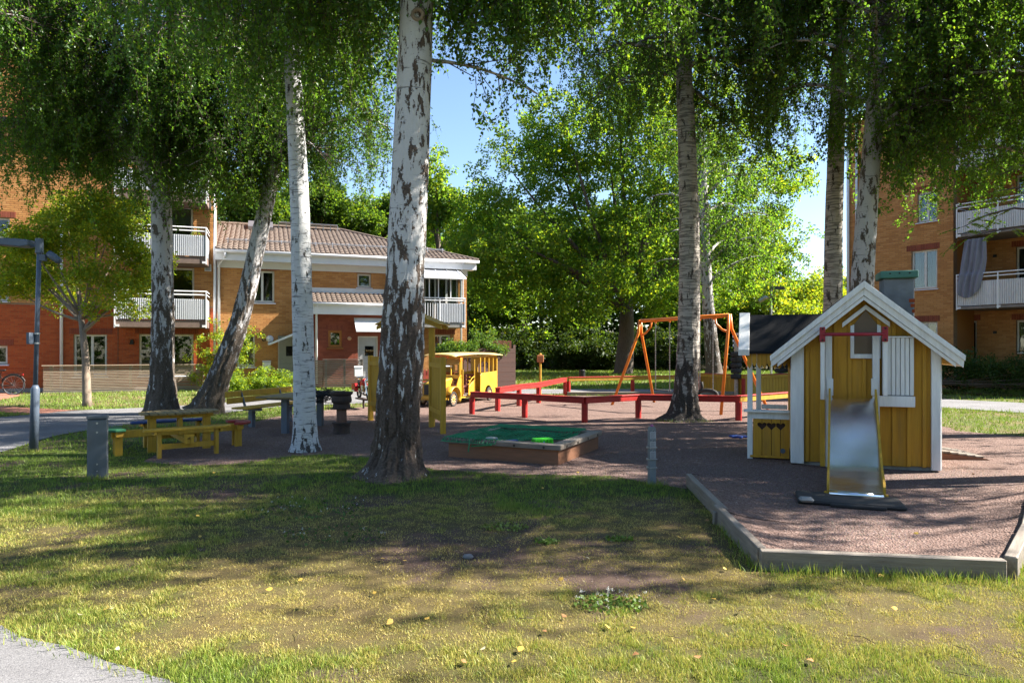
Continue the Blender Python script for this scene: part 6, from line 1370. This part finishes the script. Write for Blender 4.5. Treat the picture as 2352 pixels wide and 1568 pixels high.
for x in (.05, LF2*.5, LF2-.1): B('post', GWOOD, pf, x, x+.08, .016, .09, 0, 1.18)
B('cap_rail', GWOODX, pf, -.03, LF2+.03, -.05, .06, 1.17, 1.20)
def mailbox(x, y0, y1, d, label):
    w = 18*d/F; p = at(x, (y0+y1)/2, d); m = thing('mailbox', label, 'mailbox', (p.x, p.y, p.z), F1.a); h = (y1-y0)*d/F
    B('box_body', WMET, m, -w/2, w/2, -.10, .0, -h/2, h/2-.03, .006); MB().prism([(-.115, h/2-.02), (.0, h/2+.02), (.0, h/2-.028), (-.115, h/2-.028)], -w/2-.01, w/2+.01, 'yz').build('lid', WMET, m)
mailbox(823, 842, 864, 26.55, 'white mailbox hung on the dark slat fence by the porch'); mailbox(612.5, 829, 849, 27.95, 'white mailbox on the yellow brick wall beside the grey door')
bkx, bky = -17.35, 23.75
bc = thing('bicycle', 'dark bicycle leaning by the red brick wall', 'bicycle', (bkx, bky), R(17)); RW = .34
for x in (0, -1.05):
    pts = [(x+RW*math.cos(a), 0, RW+.01+RW*math.sin(a)*.99) for a in [2*math.pi*k/32 for k in range(32)]]; w = MB().tube(pts, .02, 6, closed=True).build('wheel', RUB, bc, smooth=True)
    pts = [(x+(RW-.03)*math.cos(a), 0, RW+.01+(RW-.03)*math.sin(a)) for a in [2*math.pi*k/32 for k in range(32)]]; MB().tube(pts, .009, 5, closed=True).build('rim', GALV, w)
    for k in range(14): a = 2*math.pi*k/14; MB().bar((x, 0, RW+.01), (x+(RW-.03)*math.cos(a), 0, RW+.01+(RW-.03)*math.sin(a)), .004, .004).build('spoke', GALV, w)
    MB().tube([(x+.37*math.cos(a), 0, RW+.01+.37*math.sin(a)) for a in [R(20+k*14) for k in range(11)]], .022, 6).build('mudguard', BLACK, bc)
MB().tube([(0, 0, .35), (-.42, 0, .30), (-.62, 0, .78)], .018, 6).tube([(0, 0, .35), (-.50, 0, .72)], .014, 6).tube([(-.42, 0, .30), (-.93, 0, .62)], .018, 6).tube([(-.5, 0, .74), (-.90, 0, .76)], .018, 6).tube([(-1.05, 0, .35), (-.88, 0, .95)], .018, 6).tube([(-.46, 0, .5), (-.33, 0, .30)], .014, 6).build('frame', BLACK, bc)
MB().tube([(-.42, 0, .34), (-.36, 0, .82)], .016, 6).build('seat_post', BLACK, bc); MB().prism([(-.55, .84), (-.25, .83), (-.21, .86), (-.22, .90), (-.4, .88), (-.55, .87)], -.06, .06).build('saddle', BLACK, bc, .015)
MB().tube([(-.88, 0, .95), (-.9, 0, 1.05), (-.8, .25, 1.08), (-.68, .28, 1.06)], .014, 6).tube([(-.9, 0, 1.05), (-.8, -.25, 1.08), (-.68, -.28, 1.06)], .014, 6).build('handlebar', BLACK, bc)
rk = MB()
for y in (-.06, .06): rk.bar((-.3, y, .745), (.28, y, .745), .014, .014); rk.bar((.0, y, .36), (.12, y, .74), .012, .012)
for k in range(4): rk.bar((-.25+k*.15, -.06, .745), (-.25+k*.15, .06, .745), .01, .01)
rk.build('carrier', BLACK, bc); B('rear_lamp', M('lamp_red', (.3, .01, .01)), bc, .27, .30, -.03, .03, .68, .74)
# dark board fence behind the bus, ivy on it, picket fence and play tables by the bus
wf = thing('board_fence', 'dark brown tall board fence behind the yellow bus', 'fence', (-1.9, 24.3), R(33)); 
for k in range(9): B('board', M('dark_brown_board', (.07, .032, .024), (.05, .025, .02), rough=.8, stretch=(.6, 6, 6)), wf, 0, 2.4, -.015+.004*(k % 2), .015+.004*(k % 2), .05+k*.175, .22+k*.175)
for x in (0.02, 1.2, 2.34): B('post', M('dark_brown_post', (.075, .04, .03), rough=.8), wf, x, x+.1, .025, .12, 0, 1.75)
wf2 = thing('board_fence', 'reddish board fence corner by the row house end', 'fence', (-1.55, 29.2), R(17))
for k in range(8): B('board', M('red_brown_board', (.20, .07, .04), rough=.8), wf2, k*.2, k*.2+.19, -.012, .012, .0, 1.95)
ic2 = [(-2.35+.19*k*1.0, 24.0+.13*k, 1.62+.08*math.sin(k*1.7), .26, .22, .17) for k in range(12)]
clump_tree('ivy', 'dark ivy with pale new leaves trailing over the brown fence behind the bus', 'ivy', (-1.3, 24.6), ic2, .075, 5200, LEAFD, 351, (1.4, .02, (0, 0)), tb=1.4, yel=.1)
rf = thing('picket_fence', 'short red picket fence by the row house entrance', 'fence', at(958, 0, 26).xy, R(17))
for k in range(7): MB().prism([(k*.13, 0), (k*.13+.08, 0), (k*.13+.08, .78), (k*.13+.04, .84), (k*.13, .78)], -.01, .01).build('picket', M('faded_red', (.40, .07, .05), rough=.7), rf)
for z in (.2, .6): B('rail', M('faded_red'), rf, 0, .88, .011, .04, z, z+.07)
wt = thing('play_counter', 'low yellow play counter behind the thick birch by the bus', 'counter', at(968, 0, 20.5).xy, R(10)); 
for z in (.36, .66): B('shelf', YEL, wt, -.5, .25, -.15, .15, z, z+.035, .004)
for x in (-.45, .2):
    for y in (-.12, .12): B('leg', GALV, wt, x-.02, x+.02, y-.02, y+.02, 0, .359); B('upright', YEL, wt, x-.02, x+.02, y-.02, y+.02, .396, .659)
pp = thing('flower_pot', 'pot with red geranium on the second balcony of the apartment building', 'flower pot', (F1.o.x+F1.u.x*S(450, .9)-F1.v.x*.9, F1.o.y+F1.u.y*S(450, .9)-F1.v.y*.9, Z(450, 586, .9)))
MB().lathe([(.10, 0), (.14, .22), (.15, .24)], 14).build('pot', M('terracotta', (.35, .13, .07)), pp)
sm_ = MB(); rg3 = np.random.default_rng(3); n = 500; Pp = rg3.normal(size=(n, 3))*np.array([.13, .13, .16])+np.array([0, 0, .55]); mobj('foliage', leaf_mesh('foliage', Pp, rg3.normal(size=(n, 3)), np.full(n, .07), LEAFM, rg3, tints(rg3, n)), pp)
n = 60; Pp = rg3.normal(size=(n, 3))*np.array([.1, .1, .12])+np.array([0, 0, .6]); mobj('blossom', leaf_mesh('blossom', Pp, rg3.normal(size=(n, 3)), np.full(n, .06), M('geranium_red', (.6, .02, .03), bump=0), rg3, np.ones((n, 3))), pp)
# ---------------------------------------------------------------- wooded bank behind everything
hv = []; hx = np.linspace(-160, 170, 67); hyv = [50, 54, 60, 68, 80, 110]; hz_ = [-.05, .5, 1.8, 3.2, 4.0, 4.2]
for j, y in enumerate(hyv):
    for i, x in enumerate(hx): hv.append((x, y+3*math.sin(x*.11), hz_[j]*(1 if j == 0 else .8+.4*float(vnoise(np.array([x*.12]), np.array([y*.1]))[0]))))
n = len(hx); ho = MB().add(hv, [(j*n+i, j*n+i+1, (j+1)*n+i+1, (j+1)*n+i) for j in range(len(hyv)-1) for i in range(n-1)]).build('hill', M('wood_floor', (.035, .045, .015), (.05, .035, .02), rough=.95, scale=1.2, bump=.5), None, smooth=True); ho['kind'] = 'structure'
def far_wood(name, label, n, fx, fy, fh, leaf, seed, m=LEAFD):
    rg_ = np.random.default_rng(seed); u = rg_.random(n); x = fx[0]+(fx[1]-fx[0])*u; y = rg_.uniform(*fy, n); top = np.array([fh(a) for a in x])*(.7+.6*fbm(x*.16, y*.2, seed=seed, o=3)); z = top*rg_.random(n)**.8
    k = fbm(x*.3, y*.3, z*.35, seed+3, 3) > .36; P = np.stack([x, y, z], 1)[k]; n = len(P); A = rg_.normal(size=(n, 3)); br = .7+.9*fbm(P[:, 0]*.2, P[:, 1]*.2, P[:, 2]*.25, seed+8, 2)
    o = mobj(name, leaf_mesh(name, P, A, rg_.uniform(.7, 1.3, n)*leaf, m, rg_, tints(rg_, n)*br[:, None], .8)); o['kind'] = 'stuff'; tag(o, label, 'wood')
far_wood('far_wood', 'dense dark wood closing the view behind the great tree', 60000, (-14, 48), (60, 72), lambda x: 14 if x < 22 else (7.5 if x < 33 else 6), .5, 5)
far_wood('far_wood', 'trees on the far side of the lawn facing the houses', 26000, (-45, 45), (-40, -26), lambda x: 13, .6, 6, LEAFF)
# ---------------------------------------------------------------- grass
RNG = np.random.default_rng(77)
def scatter(n, x0, x1, y0, y1):
    x = RNG.uniform(x0, x1, n); y = RNG.uniform(y0, y1, n); return x, y
EXCL = [GRAVEL_P, PATH_P, NEAR_P, PAV1, PAV2, TERR]
def on_grass(x, y, m=0.0):
    k = np.ones(len(x), bool)
    for p in EXCL: k &= ~inpoly(x, y, p)
    return k
def fields(x, y):
    green = fbm(x*.75+3, y*.75, seed=2, o=3); fine = fbm(x*3.1, y*3.1, seed=7, o=3); bare = fbm(x*1.25+9, y*1.25+4, seed=12, o=3)
    g = (green-.5)*2.2+(fine-.5)*1.3
    g = g+np.clip((y-6.2)*.45, 0, .9)+np.clip((4.3-y)*.5, 0, .45)+np.clip((x-1.6)*.22, 0, .45)+np.clip((-x-2.2)*.18, 0, .4)-.17
    b = (bare-.5)*2.4+(fine-.5)*.9-.55
    for cx_, cy_, r, a in ((.0, 5.65, .75, 1.0), (.9, 5.0, .5, .7), (-1.6, 6.1, .6, .6), (1.0, 4.25, .3, .8), (.75, 3.85, .3, .7), (-2.9, 7.4, .7, .6), (-.9, 7.2, .6, .5), (1.75, 5.6, .3, .7)):
        b = b+.62*a*np.exp(-((x-cx_)**2/(r*1.6)**2+(y-cy_)**2/r**2))
    return g, b
def blades(name, x, y, h, w, col, lean, m=GRASS, seg=2):
    n = len(x); a = RNG.uniform(0, 2*math.pi, n); dx, dy = np.cos(a), np.sin(a); la = RNG.uniform(0, 2*math.pi, n); lx_, ly_ = np.cos(la)*lean*h, np.sin(la)*lean*h
    hz = h*np.sqrt(np.maximum(.05, 1-np.minimum(.95, lean**2)))
    z0 = np.full(n, -.004)
    if seg == 2:
        co = np.empty((n, 5, 3)); mid = .55
        co[:, 0] = np.stack([x-dx*w, y-dy*w, z0], 1); co[:, 1] = np.stack([x+dx*w, y+dy*w, z0], 1)
        co[:, 2] = np.stack([x+lx_*.35+dx*w*.8, y+ly_*.35+dy*w*.8, hz*mid], 1); co[:, 3] = np.stack([x+lx_*.35-dx*w*.8, y+ly_*.35-dy*w*.8, hz*mid], 1); co[:, 4] = np.stack([x+lx_, y+ly_, hz], 1)
        b = np.arange(n)[:, None]*5; f = np.concatenate([b+np.array([[0, 1, 2]]), b+np.array([[0, 2, 3]]), b+np.array([[3, 2, 4]])], 1).reshape(-1, 3); k = 5
    else:
        co = np.empty((n, 3, 3)); co[:, 0] = np.stack([x-dx*w, y-dy*w, z0], 1); co[:, 1] = np.stack([x+dx*w, y+dy*w, z0], 1); co[:, 2] = np.stack([x+lx_, y+ly_, hz], 1)
        f = (np.arange(n)[:, None]*3+np.array([[0, 1, 2]])).reshape(-1, 3); k = 3
    me = fastmesh(name, co.reshape(-1, 3), f, m, np.repeat(col, k, 0)); return me
def gcol(g, n, r):
    s = np.clip(g*.8+.45+RNG.normal(size=n)*.28, 0, 1)[:, None]
    gr = np.stack([.10+.07*r, .17+.08*r, .018+.012*r], 1); st = np.stack([.40+.12*r, .32+.09*r, .085+.045*r], 1)
    return (gr*s+st*(1-s))*1.1
def lawn(name, n, box, hmul, wmul, seg, dens_b=1.0, vis=True, gadd=0.0):
    x, y = scatter(n, *box); k = on_grass(x, y)
    if vis: k &= np.abs(x) < y*.85+.9
    x, y = x[k], y[k]; g, b = fields(x, y); tuft = fbm(x*9, y*9, seed=31, o=2)
    keep = RNG.random(len(x)) < np.clip(1.05-1.5*np.clip(b, 0, 1)*dens_b, .03, 1)*np.clip((tuft-.22)*3.0, .28, 1); x, y, g, b, tuft = [v[keep] for v in (x, y, g, b, tuft)]
    n = len(x); r = RNG.random(n); h = hmul*(.016+.030*r**2)*(.55+.9*np.clip(g+.3, 0, 1))*(.6+.8*tuft); w = wmul*RNG.uniform(.0011, .0022, n)
    lean = np.clip(RNG.normal(.55, .28, n)+.25*(g < 0), .05, 1.25)
    me = blades(name, x, y, h, w, gcol(g+gadd, n, r), lean, seg=seg); o = mobj(name, me); o['kind'] = 'stuff'; tag(o, 'short patchy grass, green and straw coloured', 'grass'); return len(x)
gl = []
gl.append(lawn('grass', 330000, (-4.4, 4.4, 3.1, 5.0), 1.0, 1.0, 2)); gl.append(lawn('grass', 400000, (-4.8, 4.8, 3.0, 5.2), .75, 1.0, 1))
gl.append(lawn('grass', 180000, (-6.6, 6.6, 5.0, 7.2), 1.0, 1.4, 2)); gl.append(lawn('grass', 260000, (-6.8, 6.8, 5.1, 7.4), .75, 1.4, 1))
gl.append(lawn('grass', 230000, (-9, 9, 7.2, 11), 1.0, 2.0, 1))
gl.append(lawn('grass', 100000, (-14, 13, 11, 19), 1.5, 4.5, 1, gadd=.25))
gl.append(lawn('grass', 90000, (-22, 20, 17, 30), 1.9, 7, 1, .3, gadd=.6))
gl.append(lawn('grass', 110000, (-9, 26, 25, 52), 2.4, 14, 1, .15, gadd=.75))
# turf sheet under the near grass: soil, thatch and moss where the grass is thin, dry or green
gx = np.arange(-14, 14.01, .06); gy = np.arange(1.0, 12.0, .06); X_, Y_ = np.meshgrid(gx, gy); xf, yf = X_.ravel(), Y_.ravel(); g_, b_ = fields(xf, yf)
n1 = fbm(xf*22, yf*22, seed=91, o=3); n2 = fbm(xf*6, yf*6, seed=95, o=3)
mixb = np.clip((b_+.28+(n2-.5)*1.3)*1.6, 0, 1)[:, None]; mixg = np.clip(g_*.8+.4+(n1-.5)*.9, 0, 1)[:, None]
soilc = np.array([[.125, .082, .067]])*(.55+.9*n1[:, None]); thatch = np.array([[.165, .125, .05]])*(.5+1.0*n1[:, None]); moss = np.array([[.06, .082, .018]])*(.6+.8*n1[:, None])
tc_ = soilc*mixb+(moss*mixg+thatch*(1-mixg))*(1-mixb)
nxg = len(gx); i_ = (np.arange(len(gy)-1)[:, None]*nxg+np.arange(nxg-1)[None]).ravel(); ff = np.stack([i_, i_+1, i_+nxg+1, i_+nxg], 1)
tt_ = NT('turf'); at_n = tt_.n('ShaderNodeAttribute', attribute_name='tint'); vv = tt_.coord('Object'); nn_ = tt_.noise(vv, 120, 4, .75)
turf_m = tt_.done(tt_.bsdf(tt_.mix(tt_.math('MULTIPLY', nn_, .8), at_n.outputs['Color'], (.03, .022, .016)), .95, 0, tt_.bump(nn_, .8, .015), .15))
o = mobj('turf', fastmesh('turf', np.stack([xf, yf, .002+.003*n2], 1), ff, turf_m, tc_, True)); o['kind'] = 'structure'
# taller straws and seed heads
x, y = scatter(2600, -5.5, 5.5, 3.2, 9); k = on_grass(x, y); x, y = x[k], y[k]; cl_ = fbm(x*.9+40, y*.9, seed=50, o=2); k = RNG.random(len(x)) < np.clip((cl_-.42)*4, .03, 1); x, y = x[k], y[k]; n = len(x)
me = blades('tall_grass', x, y, RNG.uniform(.07, .2, n), np.full(n, .0012), np.stack([np.full(n, .30), np.full(n, .26), np.full(n, .08)], 1)*RNG.uniform(.6, 1.1, (n, 1)), RNG.uniform(.05, .4, n)); o = mobj('tall_grass', me); o['kind'] = 'stuff'; tag(o, 'thin tall straws standing above the lawn', 'grass')
# tufts along timbers, trunks and posts
tx_, ty_ = [], []
def tuft_line(a, b, n, s=.05):
    t = RNG.random(n); tx_.extend(a[0]+(b[0]-a[0])*t+RNG.normal(size=n)*s); ty_.extend(a[1]+(b[1]-a[1])*t+RNG.normal(size=n)*s)
tuft_line((1.8, 5.0), (3.5, 4.78), 900, .06); tuft_line((1.83, 5.1), (1.93, 6.4), 400, .05); tuft_line((3.62, 4.85), (5.2, 6.7), 900, .06); tuft_line((3.5, 15.15), (4.3, 15.2), 500, .13); tuft_line((-1.9, 8.5), (-1.1, 8.45), 400, .1); tuft_line((5.55, 7.45), (5.9, 7.75), 260, .07)
tuft_line((-16.6, 24.15), (-12, 26.0), 1200, .06); tuft_line((1.62, 8.1), (1.8, 8.15), 120, .05); tuft_line((-5.4, 8.5), (-5.1, 8.5), 200, .06); tuft_line(G(75, 1040), G(82, 1040), 120, .08)
[tuft_line(NEAR_P[i], NEAR_P[i+1], int(260*math.dist(NEAR_P[i], NEAR_P[i+1])), .05) for i in range(2, 11)]
tx_, ty_ = np.array(tx_), np.array(ty_); n = len(tx_); r = RNG.random(n)
me = blades('grass_tufts', tx_, ty_, (.06+.11*r)*np.where((tx_ < -.4) & (ty_ < 5.5), .45, .62), np.full(n, .0025), gcol(np.full(n, .55), n, r), np.clip(RNG.normal(.4, .2, n), .05, 1)); o = mobj('grass_tufts', me); o['kind'] = 'stuff'; tag(o, 'longer grass tufts along timbers and trunks', 'grass')
# weeds: clover and plantain patches with white heads
def patch(name, label, cx_, cy_, r, n, col, flowers=0):
    a = RNG.uniform(0, 6.28, n); d = r*np.sqrt(RNG.random(n)); P = np.stack([cx_+np.cos(a)*d*1.4, cy_+np.sin(a)*d, RNG.uniform(.006, .022, n)], 1); A = RNG.normal(size=(n, 3)); A[:, 2] = np.abs(A[:, 2])*.35
    t = np.array(col)[None]*RNG.uniform(.7, 1.3, (n, 1)); root = thing(name, label, 'plant', (cx_, cy_)); off = np.array([cx_, cy_, 0])
    mobj('leaves', leaf_mesh('leaves', P-off, A, RNG.uniform(.018, .034, n), GRASS, RNG, t, 1.0, .1), root)['kind'] = 'stuff'
    if flowers:
        m = 9*flowers; k = RNG.integers(0, n, flowers); Pf = np.repeat(P[k]+np.array([0, 0, .05]), 9, 0)+RNG.normal(size=(m, 3))*.004; Af = RNG.normal(size=(m, 3))
        mobj('flower_heads', leaf_mesh('flower_heads', Pf-off, Af, np.full(m, .009), GRASS, RNG, np.full((m, 3), .55)), root)['kind'] = 'stuff'
patch('clover_patch', 'round clover patch with small white flower heads on the dry lawn', *G(1405, 1390), .17, 260, (.13, .21, .03), 20)
patch('weed_patch', 'small green weed patch beside the bare soil of the lawn', *G(1255, 1246), .08, 100, (.13, .2, .03)); patch('weed_patch', 'yellowish weed patch at the shade edge of the lawn', *G(1160, 1213), .16, 200, (.2, .24, .05)); patch('weed_patch', 'low weed patch near the end of the timber edging', *G(1425, 1240), .09, 90, (.13, .2, .03))
patch('daisy_patch', 'scattered daisies in the shaded lawn beside the cabinet', *G(700, 1175), .5, 200, (.06, .12, .02), 22); patch('daisy_patch', 'few daisies in the shaded lawn in front of the thick birch', *G(770, 1230), .35, 120, (.06, .12, .02), 10)
patch('weed_patch', 'tiny green weed growing in the gravel pit', *G(2247, 1222), .05, 60, (.12, .22, .03))
# fallen birch leaves, one by one
fm_ = [M('fallen_leaf_yellow', (.55, .36, .06), (.45, .28, .05), rough=.6, bump=0, rnd=.4), M('fallen_leaf_brown', (.30, .14, .05), (.22, .10, .04), rough=.7, bump=0, rnd=.4), M('fallen_leaf_pale', (.5, .45, .28), rough=.7, bump=0, rnd=.3)]
lms = []
for k, m in enumerate(fm_):
    pts = [(0, 0), (.012, .010), (.016, .022), (.010, .036), (0, .052), (-.010, .036), (-.016, .022), (-.012, .010)]
    me = MB().add([(x_*1.1, y_-.02, .004+.006*math.sin(x_*120+k)+.10*x_*x_*10) for x_, y_ in pts]+[(0, .004, .006)], [(i, (i+1) % 8, 8) for i in range(8)]).mesh('fallen_leaf', m, 0, True); lms.append(me)
rf_ = random.Random(6)
spots = [(185, 1421), (255, 1408), (985-480, 1505), (1075, 1000+90), (690, 1340), (620, 1362), (860, 1370), (880, 1290), (930, 1295), (455, 1190), (460, 1238), (1570, 1338), (1640, 1384), (1700, 1412), (2025, 1330), (1800, 1492), (1860, 1528), (1600, 1520), (1250, 1460), (1180, 1530), (1110, 1500), (1460, 1515), (1065, 1530), (690, 1400), (980, 1430), (1350, 1290), (1190, 1270), (1560, 1240), (840, 1215), (1010, 1150)]
for i in range(60):
    if i < len(spots): p = G(*spots[i])
    else:
        y = rf_.uniform(3.5, 9); p = (rf_.uniform(-.7, .72)*y, y)
    on = on_grass(np.array([p[0]]), np.array([p[1]]))[0]
    o = mobj('fallen_leaf', lms[rf_.choice((0, 0, 0, 1, 2))], None, (p[0], p[1], .012+(.014 if on else 0)), (rf_.uniform(-.35, .35), rf_.uniform(-.35, .35), rf_.uniform(0, 6.28))); o.scale = (rf_.uniform(.7, 1.1),)*3
    tag(o, 'small fallen birch leaf lying on the ground', 'leaf', 'fallen birch leaves')
st = MB().lathe([(0, 0), (.035, .004), (.045, .018), (.03, .035), (0, .04)], 12).build('stone', M('grey_stone', (.2, .2, .21), (.12, .12, .13), rough=.8, scale=20), None, smooth=True, loc=(*G(1075, 1283), 0)); st.scale = (1, .7, 1); tag(st, 'small rounded grey stone on the bare soil patch', 'stone')
# loose gravel grains and twigs
def grains(name, n, box, poly, s0, s1, label, m, inside=True):
    x, y = scatter(n, *box); k = inpoly(x, y, poly) if inside else on_grass(x, y); 
    if not inside: g, b = fields(x, y); k &= b > -.05
    x, y = x[k], y[k]; n = len(x); s = RNG.uniform(s0, s1, (n, 1)); c = np.stack([x, y, np.full(n, .006)], 1)
    base = np.array([[1, 0, 0], [0, 1, 0], [-1, 0, 0], [0, -1, 0], [0, 0, .8]]); co = c[:, None, :]+base[None]*s[:, None]*RNG.uniform(.6, 1.3, (n, 5, 1))
    f = (np.arange(n)[:, None, None]*5+np.array([[0, 1, 4], [1, 2, 4], [2, 3, 4], [3, 0, 4]])[None]).reshape(-1, 3); v = RNG.uniform(.55, 1.5, (n, 1)); t = np.array([[.18, .13, .12]])*v+RNG.uniform(-.015, .03, (n, 3))
    o = mobj(name, fastmesh(name, co.reshape(-1, 3), f, GRASS, np.repeat(np.clip(t, .02, 1), 5, 0))); o['kind'] = 'stuff'; tag(o, label, 'gravel')
grains('gravel_grains', 45000, (1.5, 6.5, 4.7, 9.5), GRAVEL_P, .003, .009, 'loose pink grey gravel grains in the pit', None)
grains('gravel_grains', 25000, (-6, 6, 8, 14), GRAVEL_P, .004, .011, 'loose gravel grains around the sandbox', None)
grains('soil_crumbs', 26000, (-4, 4, 3.3, 8), None, .002, .007, 'soil crumbs on the bare lawn patches', None, False)
tw_ = MB(); rt = random.Random(3)
for k in range(220):
    yy = rt.uniform(3.4, 12); xx = rt.uniform(-.7, .72)*yy; a = rt.uniform(0, 6.28); l = rt.uniform(.04, .16); tw_.tube([(xx, yy, .018), (xx+math.cos(a)*l*.5, yy+math.sin(a)*l*.5, .026), (xx+math.cos(a+.3)*l, yy+math.sin(a+.3)*l, .016)], .0018, 4)
o = tw_.build('ground_twigs', TWIG); o['kind'] = 'stuff'; tag(o, 'small dead twigs strewn over lawn and gravel', 'twigs')
